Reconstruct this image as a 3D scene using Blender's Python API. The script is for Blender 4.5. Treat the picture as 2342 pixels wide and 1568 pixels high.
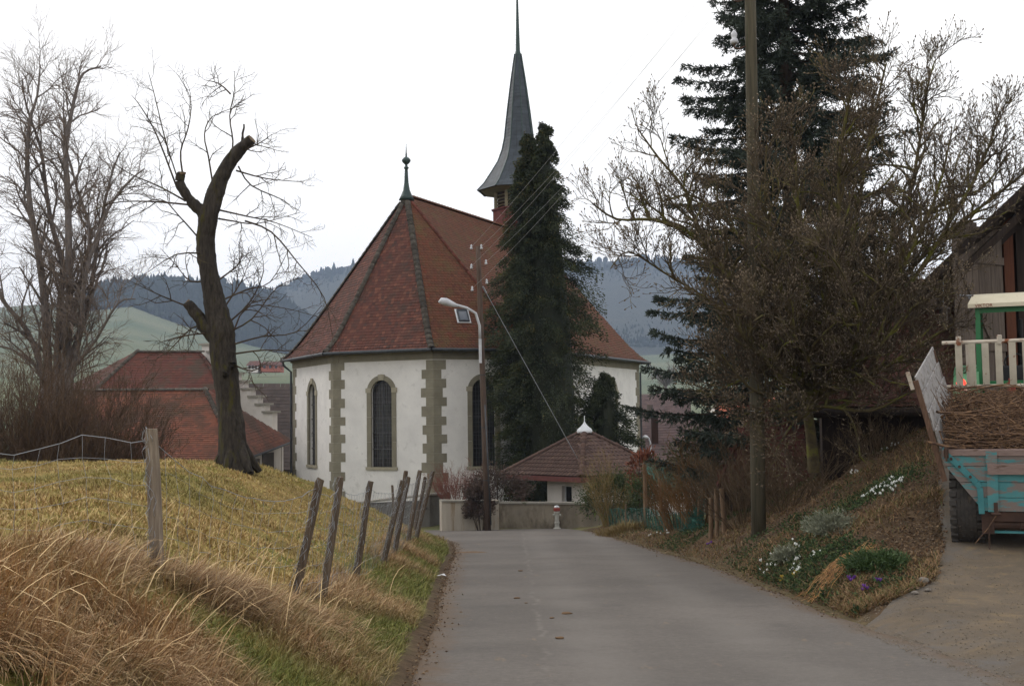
import bpy, math, random
import numpy as np
from mathutils import Vector, Matrix, noise as mnoise

random.seed(7)
RNG = np.random.default_rng(7)
SC = bpy.context.scene
for _o in list(bpy.data.objects):
    bpy.data.objects.remove(_o)
COL = SC.collection

# ------------------------------------------------------------------ camera
EYE = 1.6
PITCH, ROLL = math.radians(3.62), math.radians(-0.75)
F, CX, CY = 2779.0, 1171.0, 784.0          # focal length and centre in units of a 2342 px wide frame
RM = Matrix.Rotation(math.pi/2+PITCH, 3, 'X') @ Matrix.Rotation(ROLL, 3, 'Z')
cam = bpy.data.cameras.new('camera')
cam.sensor_width = 36.0
cam.lens = F/2342*36
cam.clip_start, cam.clip_end = 0.1, 9000
camo = bpy.data.objects.new('camera', cam)
camo.matrix_world = Matrix.Translation((0, 0, EYE)) @ RM.to_4x4()
COL.objects.link(camo)
SC.camera = camo

# ------------------------------------------------------------------ world: bright overcast sky
SUN_EL, SUN_AZ = math.radians(38), math.radians(-62)     # azimuth from +Y (view direction), negative = left
w = bpy.data.worlds.new('World')
SC.world = w
w.use_nodes = True
nt = w.node_tree
nt.nodes.clear()
N = nt.nodes.new
out = N('ShaderNodeOutputWorld')
bg = N('ShaderNodeBackground')
bg.inputs['Strength'].default_value = 0.1
sky = N('ShaderNodeTexSky')
sky.sky_type = 'NISHITA'
sky.sun_disc = False
sky.sun_elevation = SUN_EL
sky.sun_rotation = SUN_AZ
sky.dust_density = 3.0
tc = N('ShaderNodeTexCoord')
cl = N('ShaderNodeTexNoise')
cl.inputs['Scale'].default_value = 1.6
cl.inputs['Detail'].default_value = 5
cl.inputs['Roughness'].default_value = 0.45
rp = N('ShaderNodeValToRGB')
rp.color_ramp.elements[0].position = 0.30
rp.color_ramp.elements[1].position = 0.68
rp.color_ramp.elements[0].color = (13.0, 12.8, 12.9, 1)
rp.color_ramp.elements[1].color = (15.4, 15.1, 14.6, 1)
mx = N('ShaderNodeMix')
mx.data_type = 'RGBA'
mx.inputs['Factor'].default_value = 0.9           # how much of the blue the cloud layer covers
nt.links.new(tc.outputs['Generated'], cl.inputs['Vector'])
nt.links.new(cl.outputs['Fac'], rp.inputs['Fac'])
nt.links.new(sky.outputs['Color'], mx.inputs['A'])
nt.links.new(rp.outputs['Color'], mx.inputs['B'])
nt.links.new(mx.outputs['Result'], bg.inputs['Color'])
nt.links.new(bg.outputs['Background'], out.inputs['Surface'])

sun = bpy.data.lights.new('sun', 'SUN')
sun.energy = 0.9
sun.angle = math.radians(14)
sun.color = (1.0, 0.95, 0.88)
suno = bpy.data.objects.new('sun', sun)
_sd = Vector((math.sin(SUN_AZ)*math.cos(SUN_EL), math.cos(SUN_AZ)*math.cos(SUN_EL), math.sin(SUN_EL)))
suno.rotation_euler = _sd.to_track_quat('Z', 'Y').to_euler()
COL.objects.link(suno)

SC.view_settings.view_transform = 'Standard'
SC.view_settings.look = 'None'
SC.view_settings.exposure = 0.0
SC.view_settings.gamma = 1.0
SC.view_settings.use_curve_mapping = False
SC.render.engine = 'CYCLES'
SC.cycles.use_denoising = True
SC.cycles.max_bounces = 6
SC.cycles.diffuse_bounces = 3
SC.cycles.transparent_max_bounces = 8
SC.cycles.volume_bounces = 0
SC.render.film_transparent = False

# ------------------------------------------------------------------ helpers
def P(u, v, d):
    """world point seen at (u, v) of a 2342 px wide frame, at distance y = d"""
    q = RM @ Vector(((u-CX)/F, -(v-CY)/F, -1.0))
    k = d/q.y
    return Vector((q.x*k, d, EYE+q.z*k))

def lin(r, g, b):
    f = lambda c: (c/255/12.92) if c/255 <= 0.04045 else ((c/255+0.055)/1.055)**2.4
    return (f(r), f(g), f(b), 1.0)

def lerp(a, b, t):
    return a+(b-a)*t

MATS = {}
def mat(name, c1, c2=None, c3=None, scale=3.0, detail=6.0, rough=0.85, bump=0.0, bscale=60.0, stretch=(1, 1, 1),
        spec=0.3, metal=0.0, rnd=0.0, attr=None, spots=None, spot_scale=8.0, spot_pos=(0.58, 0.66), coord='world',
        rowcol=None, sheen=0, rough2=0.6):
    """principled material: noise between colours, optional per-piece random tint, spots/stains and bump"""
    m = bpy.data.materials.new(name)
    MATS[name] = m
    m.use_nodes = True
    t = m.node_tree
    nd, ln = t.nodes, t.links
    bs = nd['Principled BSDF']
    bs.inputs['Roughness'].default_value = rough
    bs.inputs['Specular IOR Level'].default_value = spec
    bs.inputs['Metallic'].default_value = metal
    if coord == 'world':
        g = nd.new('ShaderNodeNewGeometry')
        src = g.outputs['Position']
    else:
        g = nd.new('ShaderNodeTexCoord')
        src = g.outputs['Object']
    mp = nd.new('ShaderNodeMapping')
    mp.inputs['Scale'].default_value = stretch
    ln.new(src, mp.inputs['Vector'])
    vec = mp.outputs['Vector']
    nz = nd.new('ShaderNodeTexNoise')
    nz.inputs['Scale'].default_value = scale
    nz.inputs['Detail'].default_value = detail
    nz.inputs['Roughness'].default_value = rough2
    ln.new(vec, nz.inputs['Vector'])
    rp = nd.new('ShaderNodeValToRGB')
    e = rp.color_ramp.elements
    c2 = c2 or c1
    e[0].position, e[1].position = 0.33, 0.67
    e[0].color, e[1].color = c1, c2
    if c3:
        x = e.new(0.5)
        x.color = c3
    ln.new(nz.outputs['Fac'], rp.inputs['Fac'])
    colr = rp.outputs['Color']
    if attr:                                   # per-blade / per-leaf colour stored on the mesh
        at = nd.new('ShaderNodeAttribute')
        at.attribute_name = attr
        mu = nd.new('ShaderNodeMix')
        mu.data_type = 'RGBA'
        mu.blend_type = 'MULTIPLY'
        mu.inputs['Factor'].default_value = 1.0
        ln.new(colr, mu.inputs['A'])
        ln.new(at.outputs['Color'], mu.inputs['B'])
        colr = mu.outputs['Result']
    if rnd:
        oi = nd.new('ShaderNodeObjectInfo')
        at = nd.new('ShaderNodeAttribute')
        at.attribute_name = 'rnd'
        ad = nd.new('ShaderNodeMath')
        ad.operation = 'ADD'
        ln.new(oi.outputs['Random'], ad.inputs[0])
        ln.new(at.outputs['Fac'], ad.inputs[1])
        fr = nd.new('ShaderNodeMath')
        fr.operation = 'FRACT'
        ln.new(ad.outputs[0], fr.inputs[0])
        if rowcol:                              # palette of piece colours
            pr = nd.new('ShaderNodeValToRGB')
            pe = pr.color_ramp.elements
            for i, c in enumerate(rowcol):
                if i < 2:
                    pe[i].position = i/(len(rowcol)-1)
                    pe[i].color = c
                else:
                    q = pe.new(i/(len(rowcol)-1))
                    q.color = c
            pe[0].position = 0.0
            for i, c in enumerate(rowcol):
                pass
            ln.new(fr.outputs[0], pr.inputs['Fac'])
            mm = nd.new('ShaderNodeMix')
            mm.data_type = 'RGBA'
            mm.inputs['Factor'].default_value = rnd
            ln.new(colr, mm.inputs['A'])
            ln.new(pr.outputs['Color'], mm.inputs['B'])
            colr = mm.outputs['Result']
        else:
            mr = nd.new('ShaderNodeMapRange')
            mr.inputs['To Min'].default_value = 1-rnd
            mr.inputs['To Max'].default_value = 1+rnd
            ln.new(fr.outputs[0], mr.inputs['Value'])
            hs = nd.new('ShaderNodeHueSaturation')
            ln.new(mr.outputs['Result'], hs.inputs['Value'])
            ln.new(colr, hs.inputs['Color'])
            colr = hs.outputs['Color']
    if spots:
        n2 = nd.new('ShaderNodeTexNoise')
        n2.inputs['Scale'].default_value = spot_scale
        n2.inputs['Detail'].default_value = 8
        n2.inputs['Roughness'].default_value = 0.65
        ln.new(vec, n2.inputs['Vector'])
        r2 = nd.new('ShaderNodeMapRange')
        r2.inputs['From Min'].default_value, r2.inputs['From Max'].default_value = spot_pos
        ln.new(n2.outputs['Fac'], r2.inputs['Value'])
        m2 = nd.new('ShaderNodeMix')
        m2.data_type = 'RGBA'
        ln.new(r2.outputs['Result'], m2.inputs['Factor'])
        ln.new(colr, m2.inputs['A'])
        m2.inputs['B'].default_value = spots
        colr = m2.outputs['Result']
    ln.new(colr, bs.inputs['Base Color'])
    if bump:
        n3 = nd.new('ShaderNodeTexNoise')
        n3.inputs['Scale'].default_value = bscale
        n3.inputs['Detail'].default_value = 5
        ln.new(vec, n3.inputs['Vector'])
        bp = nd.new('ShaderNodeBump')
        bp.inputs['Strength'].default_value = bump
        bp.inputs['Distance'].default_value = 0.02
        ln.new(n3.outputs['Fac'], bp.inputs['Height'])
        ln.new(bp.outputs['Normal'], bs.inputs['Normal'])
    return m

def tag(o, label=None, cat=None, group=None, kind=None):
    if label: o['label'] = label
    if cat: o['category'] = cat
    if group: o['group'] = group
    if kind: o['kind'] = kind
    return o

def adopt(o, parent):
    if parent is None:
        return
    o.parent = parent
    if parent.type == 'EMPTY':
        o.matrix_parent_inverse = Matrix.Translation(-parent.location)

def thing(name, loc, label, cat, group=None):
    o = bpy.data.objects.new(name, None)
    o.location = loc
    o.empty_display_size = 0.2
    COL.objects.link(o)
    return tag(o, label, cat, group)

def mesh_from(name, V, Fc, smooth=False, attrs=None):
    """V: (n,3); Fc: list of face arrays, each (m,k) with constant k, or a list of python tuples"""
    me = bpy.data.meshes.new(name)
    V = np.asarray(V, dtype=np.float32)
    if isinstance(Fc, np.ndarray):
        Fc = [Fc]
    if Fc and isinstance(Fc[0], np.ndarray):
        nl = sum(f.size for f in Fc)
        npol = sum(len(f) for f in Fc)
        me.vertices.add(len(V))
        me.vertices.foreach_set('co', V.ravel())
        me.loops.add(nl)
        me.loops.foreach_set('vertex_index', np.concatenate([f.ravel() for f in Fc]).astype(np.int32))
        me.polygons.add(npol)
        st, o = [], 0
        for f in Fc:
            st.append(o+np.arange(len(f))*f.shape[1])
            o += f.size
        me.polygons.foreach_set('loop_start', np.concatenate(st).astype(np.int32))
        if smooth:
            me.polygons.foreach_set('use_smooth', np.ones(npol, dtype=bool))
        else:
            me.shade_flat()
        me.update(calc_edges=True)
    else:
        me.from_pydata([tuple(map(float, v)) for v in V], [], Fc)
        if smooth:
            me.polygons.foreach_set('use_smooth', np.ones(len(me.polygons), dtype=bool))
        me.update()
    if attrs:
        for k, a in attrs.items():
            a = np.asarray(a, dtype=np.float32)
            if a.ndim == 1:
                at = me.attributes.new(k, 'FLOAT', 'POINT')
                at.data.foreach_set('value', a)
            else:
                at = me.attributes.new(k, 'FLOAT_COLOR', 'POINT')
                if a.shape[1] == 3:
                    a = np.concatenate([a, np.ones((len(a), 1), np.float32)], 1)
                at.data.foreach_set('color', a.ravel())
    return me

def obj(name, me, m, parent=None):
    if m is not None and len(me.materials) == 0:
        me.materials.append(MATS[m] if isinstance(m, str) else m)
    o = bpy.data.objects.new(name, me)
    COL.objects.link(o)
    adopt(o, parent)
    return o

class B:
    """collects simple solids into one mesh"""
    def __init__(s):
        s.v, s.f = [], []
    def add(s, vs, fs):
        k = len(s.v)
        s.v += [Vector(v) for v in vs]
        s.f += [tuple(i+k for i in f) for f in fs]
        return s
    def box(s, lo, hi):
        x0, y0, z0 = lo
        x1, y1, z1 = hi
        return s.add([(x0, y0, z0), (x1, y0, z0), (x1, y1, z0), (x0, y1, z0), (x0, y0, z1), (x1, y0, z1), (x1, y1, z1), (x0, y1, z1)],
                     [(3, 2, 1, 0), (4, 5, 6, 7), (0, 1, 5, 4), (1, 2, 6, 5), (2, 3, 7, 6), (3, 0, 4, 7)])
    def frame_box(s, o, X, Y, Z, bev=0.0):
        """box from corner o with edge vectors X, Y, Z"""
        o, X, Y, Z = Vector(o), Vector(X), Vector(Y), Vector(Z)
        return s.add([o, o+X, o+X+Y, o+Y, o+Z, o+X+Z, o+X+Y+Z, o+Y+Z],
                     [(3, 2, 1, 0), (4, 5, 6, 7), (0, 1, 5, 4), (1, 2, 6, 5), (2, 3, 7, 6), (3, 0, 4, 7)])
    def bar(s, a, b, wd, th, up=(0, 0, 1)):
        """rectangular bar from a to b, width wd across, thickness th along up"""
        a, b = Vector(a), Vector(b)
        d = (b-a).normalized()
        sd = d.cross(Vector(up))
        if sd.length < 1e-4:
            sd = d.cross(Vector((1, 0, 0)))
        sd.normalize()
        n = sd.cross(d)
        return s.frame_box(a-sd*wd/2-n*th/2, b-a, sd*wd, n*th)
    def prism(s, pts, off):
        """polygon pts extruded by the vector off"""
        pts = [Vector(p) for p in pts]
        off = Vector(off)
        n = len(pts)
        return s.add(pts+[p+off for p in pts],
                     [tuple(range(n-1, -1, -1)), tuple(range(n, 2*n))]+[(i, (i+1) % n, n+(i+1) % n, n+i) for i in range(n)])
    def tube(s, pts, rad, n=8, cap=True):
        pts = [Vector(p) for p in pts]
        if not hasattr(rad, '__len__'):
            rad = [rad]*len(pts)
        k = len(s.v)
        prev = None
        for i, p in enumerate(pts):
            d = (pts[min(i+1, len(pts)-1)]-pts[max(i-1, 0)]).normalized()
            if prev is None:
                a = d.cross(Vector((0, 0, 1)))
                if a.length < 0.05:
                    a = d.cross(Vector((1, 0, 0)))
            else:
                a = prev-d*prev.dot(d)
            a.normalize()
            prev = a
            b = d.cross(a)
            for j in range(n):
                q = 2*math.pi*j/n
                s.v.append(p+(a*math.cos(q)+b*math.sin(q))*rad[i])
        for i in range(len(pts)-1):
            for j in range(n):
                s.f.append((k+i*n+j, k+i*n+(j+1) % n, k+(i+1)*n+(j+1) % n, k+(i+1)*n+j))
        if cap:
            s.f.append(tuple(k+j for j in range(n-1, -1, -1)))
            s.f.append(tuple(k+(len(pts)-1)*n+j for j in range(n)))
        return s
    def lathe(s, c, prof, n=16):
        """profile [(r, z)] turned round the vertical through c"""
        k = len(s.v)
        c = Vector(c)
        for r, z in prof:
            for j in range(n):
                q = 2*math.pi*j/n
                s.v.append(c+Vector((r*math.cos(q), r*math.sin(q), z)))
        for i in range(len(prof)-1):
            for j in range(n):
                s.f.append((k+i*n+j, k+i*n+(j+1) % n, k+(i+1)*n+(j+1) % n, k+(i+1)*n+j))
        s.f.append(tuple(k+j for j in range(n-1, -1, -1)))
        s.f.append(tuple(k+(len(prof)-1)*n+j for j in range(n)))
        return s
    def xf(s, M):
        s.v = [M @ v for v in s.v]
        return s
    def build(s, name, m, parent=None, smooth=False, bevel=0.0):
        me = mesh_from(name, np.array([tuple(v) for v in s.v]), s.f, smooth)
        o = obj(name, me, m, parent)
        if bevel:
            md = o.modifiers.new('bevel', 'BEVEL')
            md.width = bevel
            md.segments = 2
            md.limit_method = 'ANGLE'
        return o

def polytubes(lines, sides=3):
    """lines: list of (points (k,3), radii (k,)) -> vertices, quads (numpy); grouped by length so it is quick"""
    by = {}
    for p, r in lines:
        by.setdefault(len(p), []).append((p, r))
    Vs, Fs, o = [], [], 0
    for k, L in by.items():
        pts = np.array([l[0] for l in L], dtype=np.float64)
        rad = np.array([l[1] for l in L], dtype=np.float64)
        d = np.empty_like(pts)
        d[:, 1:-1] = pts[:, 2:]-pts[:, :-2]
        d[:, 0] = pts[:, 1]-pts[:, 0]
        d[:, -1] = pts[:, -1]-pts[:, -2]
        d /= np.linalg.norm(d, axis=2, keepdims=True)+1e-9
        ref = np.where(np.abs(d[:, :1, 2:3]) > 0.9, np.array([[[1.0, 0, 0]]]), np.array([[[0, 0, 1.0]]]))
        a = np.cross(d, np.broadcast_to(ref, d.shape))
        a /= np.linalg.norm(a, axis=2, keepdims=True)+1e-9
        b = np.cross(d, a)
        q = np.arange(sides)*2*np.pi/sides
        ring = pts[:, :, None, :]+(a[:, :, None, :]*np.cos(q)[None, None, :, None]+b[:, :, None, :]*np.sin(q)[None, None, :, None])*rad[:, :, None, None]
        n = len(L)
        Vs.append(ring.reshape(-1, 3))
        base = (np.arange(n)*k*sides)[:, None, None]
        i = np.arange(k-1)[None, :, None]
        j = np.arange(sides)[None, None, :]
        j2 = (j+1) % sides
        f = np.stack([base+i*sides+j, base+i*sides+j2, base+(i+1)*sides+j2, base+(i+1)*sides+j], -1)
        Fs.append(f.reshape(-1, 4)+o)
        o += n*k*sides
    return np.concatenate(Vs), np.concatenate(Fs)

def vnoise(x, y, sc, seed=0.0):
    """cheap smooth value noise on arrays, about -1..1"""
    x = np.asarray(x)*sc+seed*13.7
    y = np.asarray(y)*sc+seed*7.3
    xi, yi = np.floor(x), np.floor(y)
    fx, fy = x-xi, y-yi
    fx, fy = fx*fx*(3-2*fx), fy*fy*(3-2*fy)
    h = lambda a, b: np.modf(np.abs(np.sin(a*127.1+b*311.7)*43758.5453))[0]*2-1
    return (h(xi, yi)*(1-fx)+h(xi+1, yi)*fx)*(1-fy)+(h(xi, yi+1)*(1-fx)+h(xi+1, yi+1)*fx)*fy

def smin(a, b, k):
    h = np.clip(0.5+0.5*(b-a)/k, 0, 1)
    return b*(1-h)+a*h-k*h*(1-h)
# ================================================================== SETTING
def asphalt_material():
    m = bpy.data.materials.new('asphalt')
    MATS['asphalt'] = m
    m.use_nodes = True
    nd, ln = m.node_tree.nodes, m.node_tree.links
    bs = nd['Principled BSDF']
    bs.inputs['Roughness'].default_value = .88
    bs.inputs['Specular IOR Level'].default_value = .3
    g = nd.new('ShaderNodeNewGeometry')
    def nz(sc, det=6, r=.6, src=None):
        n = nd.new('ShaderNodeTexNoise')
        n.inputs['Scale'].default_value, n.inputs['Detail'].default_value, n.inputs['Roughness'].default_value = sc, det, r
        ln.new(src or g.outputs['Position'], n.inputs['Vector'])
        return n.outputs['Fac']
    def rng(v, a, b, lo=0.0, hi=1.0):
        r = nd.new('ShaderNodeMapRange')
        r.inputs['From Min'].default_value, r.inputs['From Max'].default_value = a, b
        r.inputs['To Min'].default_value, r.inputs['To Max'].default_value = lo, hi
        ln.new(v, r.inputs['Value'])
        return r.outputs['Result']
    def mth(op, a, b):
        n = nd.new('ShaderNodeMath')
        n.operation = op
        for i, x in enumerate((a, b)):
            if isinstance(x, (int, float)): n.inputs[i].default_value = x
            else: ln.new(x, n.inputs[i])
        return n.outputs[0]
    def mix(f, a, b):
        x = nd.new('ShaderNodeMix')
        x.data_type = 'RGBA'
        if isinstance(f, float): x.inputs['Factor'].default_value = f
        else: ln.new(f, x.inputs['Factor'])
        for k, c in (('A', a), ('B', b)):
            if isinstance(c, tuple): x.inputs[k].default_value = c
            else: ln.new(c, x.inputs[k])
        return x.outputs['Result']
    c = mix(rng(nz(.35, 8, .65), .36, .64), lin(94, 89, 84), lin(110, 104, 98))        # broad worn areas
    c = mix(rng(nz(14, 10, .8), .40, .62, 0, .5), c, lin(76, 71, 67))                    # grain
    c = mix(rng(nz(33, 6, .7), .60, .70, 0, .55), c, lin(142, 134, 122))                  # pale grit
    mp = nd.new('ShaderNodeMapping')
    mp.inputs['Scale'].default_value = (1.6, .5, 1)
    ln.new(g.outputs['Position'], mp.inputs['Vector'])
    c = mix(rng(nz(2.3, 8, .7, mp.outputs['Vector']), .62, .72, 0, .55), c, lin(136, 116, 92))   # tan dried mud
    c = mix(rng(nz(1.1, 6, .6), .60, .72, 0, .4), c, lin(78, 74, 71))                     # darker repairs
    sp = nd.new('ShaderNodeSeparateXYZ')
    ln.new(g.outputs['Position'], sp.inputs['Vector'])
    cy = nd.new('ShaderNodeCombineXYZ')
    ln.new(sp.outputs['Y'], cy.inputs['Y'])
    wob = mth('MULTIPLY', mth('SUBTRACT', nz(.9, 6, .65, cy.outputs['Vector']), .5), .55)
    for off, wd, st in ((.28, .05, .32),):                               # long pale cracks filled with grit
        d = mth('ABSOLUTE', mth('SUBTRACT', mth('SUBTRACT', sp.outputs['X'], off), wob), 0)
        f = mth('MULTIPLY', rng(d, wd, 0.0), rng(nz(1.7, 4, .6), .42, .62, 0, st))
        c = mix(f, c, lin(140, 134, 126))
    for off in (.75, 2.45):                                                              # tyre-polished tracks
        d = mth('ABSOLUTE', mth('SUBTRACT', mth('SUBTRACT', sp.outputs['X'], off), wob), 0)
        c = mix(mth('MULTIPLY', rng(d, .55, .1), rng(nz(.8, 6, .6), .3, .6, .05, .38)), c, lin(122, 117, 111))
    at = nd.new('ShaderNodeAttribute')
    at.attribute_name = 'edge'
    e = mth('ADD', at.outputs['Fac'], mth('MULTIPLY', mth('SUBTRACT', nz(2.6, 8, .7), .5), .9))
    c = mix(rng(e, .42, .05, 0, .85), c, lin(98, 80, 62))                                # earth washed over the edge
    ln.new(c, bs.inputs['Base Color'])
    b = nd.new('ShaderNodeBump')
    b.inputs['Strength'].default_value, b.inputs['Distance'].default_value = .6, .015
    ln.new(nz(70, 5), b.inputs['Height'])
    ln.new(b.outputs['Normal'], bs.inputs['Normal'])
asphalt_material()
mat('gravel', lin(84, 75, 65), lin(114, 99, 80), lin(98, 87, 73), scale=1.1, detail=14, rough2=.8, rough=0.95, bump=0.9, bscale=55,
    spots=lin(124, 106, 80), spot_scale=2.4, spot_pos=(0.54, 0.72))
def fade_gravel():
    """the drive's asphalt-grey worn margin towards the road"""
    m = MATS['gravel']
    nd, ln = m.node_tree.nodes, m.node_tree.links
    bs = nd['Principled BSDF']
    src = bs.inputs['Base Color'].links[0].from_socket
    g = nd.new('ShaderNodeNewGeometry')
    n = nd.new('ShaderNodeTexNoise')
    n.inputs['Scale'].default_value, n.inputs['Detail'].default_value, n.inputs['Roughness'].default_value = 1.3, 10, .7
    ln.new(g.outputs['Position'], n.inputs['Vector'])
    at = nd.new('ShaderNodeAttribute')
    at.attribute_name = 'edge'
    a = nd.new('ShaderNodeMath')
    a.operation = 'MULTIPLY_ADD'
    ln.new(n.outputs['Fac'], a.inputs[0])
    a.inputs[1].default_value = -4.5
    a.inputs[2].default_value = 2.9
    b = nd.new('ShaderNodeMath')
    b.operation = 'ADD'
    ln.new(at.outputs['Fac'], b.inputs[0])
    ln.new(a.outputs[0], b.inputs[1])
    r = nd.new('ShaderNodeMapRange')
    r.inputs['From Min'].default_value, r.inputs['From Max'].default_value = 1.3, .3
    ln.new(b.outputs[0], r.inputs['Value'])
    x = nd.new('ShaderNodeMix')
    x.data_type = 'RGBA'
    ln.new(r.outputs['Result'], x.inputs['Factor'])
    ln.new(src, x.inputs['A'])
    x.inputs['B'].default_value = lin(96, 91, 86)
    ln.new(x.outputs['Result'], bs.inputs['Base Color'])
fade_gravel()
mat('hill_grass', lin(74, 88, 60), lin(104, 108, 80), scale=0.012, detail=6, rough=0.95)
mat('forest_trees', lin(33, 44, 36), lin(52, 60, 46), scale=0.02, rough=0.95)
mat('forest_floor', lin(38, 46, 38), lin(52, 56, 44), scale=0.02, rough=0.95)

ROAD_L = np.array([(-8, -0.9), (9.8, -0.94), (15, -1.05), (23.8, -1.38), (30.2, -1.53), (36, -1.9), (40, -2.7), (43, -4.2), (45, -7), (46.2, -13), (47, -22)])
ROAD_R = np.array([(-8, 4.2), (9, 4.2), (15.5, 3.95), (23.8, 4.0), (32.4, 3.49), (38, 3.2), (44.4, 2.8), (47, 2.4)])
def road_l(y): return np.interp(y, ROAD_L[:, 0], ROAD_L[:, 1])
def road_r(y): return np.interp(y, ROAD_R[:, 0], ROAD_R[:, 1])
def road_z(y): return np.interp(y, [-60, 0, 47, 52, 75, 110, 3000], [2.0, 0, -2.585, -2.7, -5.5, -8, -10])
def ramp_z(y): return np.interp(y, [-10, 0, 8, 12, 14.4, 17, 20, 24, 27, 30, 34, 45], [0.9, 0.03, -0.40, -0.58, -0.54, -0.20, 0.45, 1.2, 1.5, 1.5, 1.45, 1.3])
def drive_l(y):  # left edge of the farm drive
    return np.interp(y, [5, 13.9, 14.5, 15.1, 17, 20, 24, 28], [3.85, 3.85, 4.35, 5.05, 5.85, 6.9, 8.25, 9.6])
def drive_r(y): return np.interp(y, [5, 12, 14, 17, 20, 28], [16, 12, 10.8, 10.6, 11.4, 15])

def height(x, y):
    x = np.asarray(x, dtype=float)
    y = np.asarray(y, dtype=float)
    rz = road_z(y)
    # left: bank, then the meadow mound
    s = np.maximum(road_l(y)-x, 0)
    A = np.interp(y, [6, 9.5, 12, 16, 28, 40], [1.05, 0.92, 0.42, 0.42, 0.5, 0.3])
    W = np.interp(y, [6, 9.5, 12, 40], [2.0, 1.8, 1.1, 1.0])
    q = np.clip(s/W, 0, 1)
    b = A*(0.45*q+0.55*q*q*(3-2*q))+np.maximum(s-W, 0)*0.52
    T = np.interp(y, [0, 12, 22, 26, 29, 32, 35, 38, 42, 48, 60, 90], [0.9, 0.86, 0.86, 0.80, 0.62, 0.16, -0.7, -1.6, -2.6, -3.4, -4.5, -7.0])
    T = T+0.05*vnoise(x, y, 0.5, 1)
    lz = smin(rz+b, np.where(s > 0, T, T+0), 0.35)
    lz = np.where(s <= 0.02, rz, np.maximum(lz, np.minimum(rz, T+0.3)-0.02))
    lump = np.clip(s-0.3, 0, 1)
    lz = lz+lump*(0.05*vnoise(x, y, 1.5, 2)+0.03*vnoise(x, y, 4.2, 3))
    # right: garden bank and the farm drive's hillside
    s2 = np.maximum(x-road_r(y), 0)
    fac = np.interp(y, [24, 28, 33, 38, 60], [1.0, 0.85, 0.35, 0.12, 0.05])
    fac = np.maximum(fac, np.clip((x-8)/3, 0, 1)*np.interp(y, [38, 48], [1, 0]))
    rb = rz+0.57*s2*fac+0.12*np.clip(s2/0.5, 0, 1)*np.interp(y, [13, 16], [0, 1])*np.interp(y, [44, 47], [1, 0])
    rr = ramp_z(y)
    rr = np.where(y > 40, np.minimum(rr, np.interp(y, [40, 60, 100], [1.3, -4, -8])), rr)
    far_top = np.interp(x-4, [0, 3, 30, 60], [0.0, 0, 0.4, -3])
    z2 = smin(rb, np.maximum(rr+far_top, rz), 0.3)
    z2 = np.where(y > 60, rz, z2)
    nodrive = np.clip((drive_l(y)-x)/0.4, 0, 1)*np.clip(s2/0.5, 0, 1)
    z2 = z2+nodrive*(0.085*vnoise(x, y, 1.3, 5)+0.05*vnoise(x, y, 3.4, 6))
    z = np.where(x < road_l(y), lz, np.where(x > road_r(y), z2, rz))
    return z
def gz(x, y): return float(height(np.array([x]), np.array([y]))[0])

def axis(fine0, fine1, step, lo, hi, g=1.22):
    a = list(np.arange(fine0, fine1+1e-6, step))
    s, p = step, fine1
    while p < hi:
        s *= g
        p += s
        a.append(p)
    s, p = step, fine0
    pre = []
    while p > lo:
        s *= g
        p -= s
        pre.append(p)
    return np.array(pre[::-1]+a)

def grid_mesh(name, xs, ys, zf):
    X, Y = np.meshgrid(xs, ys)
    Z = zf(X, Y)
    V = np.stack([X, Y, Z], -1).reshape(-1, 3)
    nx, ny = len(xs), len(ys)
    i = np.arange((nx-1)*(ny-1))
    r, c = i//(nx-1), i % (nx-1)
    k = r*nx+c
    return mesh_from(name, V, np.stack([k, k+1, k+1+nx, k+nx], 1), True), X, Y, Z

# -- ground sheet: zones stored as vertex colours (what grows there), r meadow, g bed soil, b far field
def ground_z(X, Y):
    Z = height(X, Y)
    inroad = np.minimum(X-road_l(Y), road_r(Y)-X)
    Z = Z-0.10*np.clip(inroad/0.25, 0, 1)*np.clip((47.5-Y)/0.5, 0, 1)
    indr = np.minimum(X-drive_l(Y), drive_r(Y)-X)
    Z = Z-0.12*np.clip((indr-0.05)/0.3, 0, 1)*(Y < 27.5)*(Y > 4)
    return Z
gme, X, Y, Z = grid_mesh('ground', axis(-16, 15, 0.2, -3500, 3500), axis(2, 52, 0.2, -80, 4500), ground_z)
meadow = np.clip((road_l(Y)-X)/0.5, 0, 1)*(Y < 46)
bed = np.maximum(np.clip((X-road_r(Y)+0.3)/0.4, 0, 1), np.clip(1.15-(road_l(Y)-X)/0.4+.35*vnoise(X, Y, 1.3, 31), 0, 1)*(X < 2))*(Y < 46)
far = np.clip((Y-70)/60, 0, 1)
at = gme.attributes.new('zone', 'FLOAT_COLOR', 'POINT')
at.data.foreach_set('color', np.stack([meadow, bed, far, np.ones_like(far)], -1).astype(np.float32).ravel())

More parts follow.
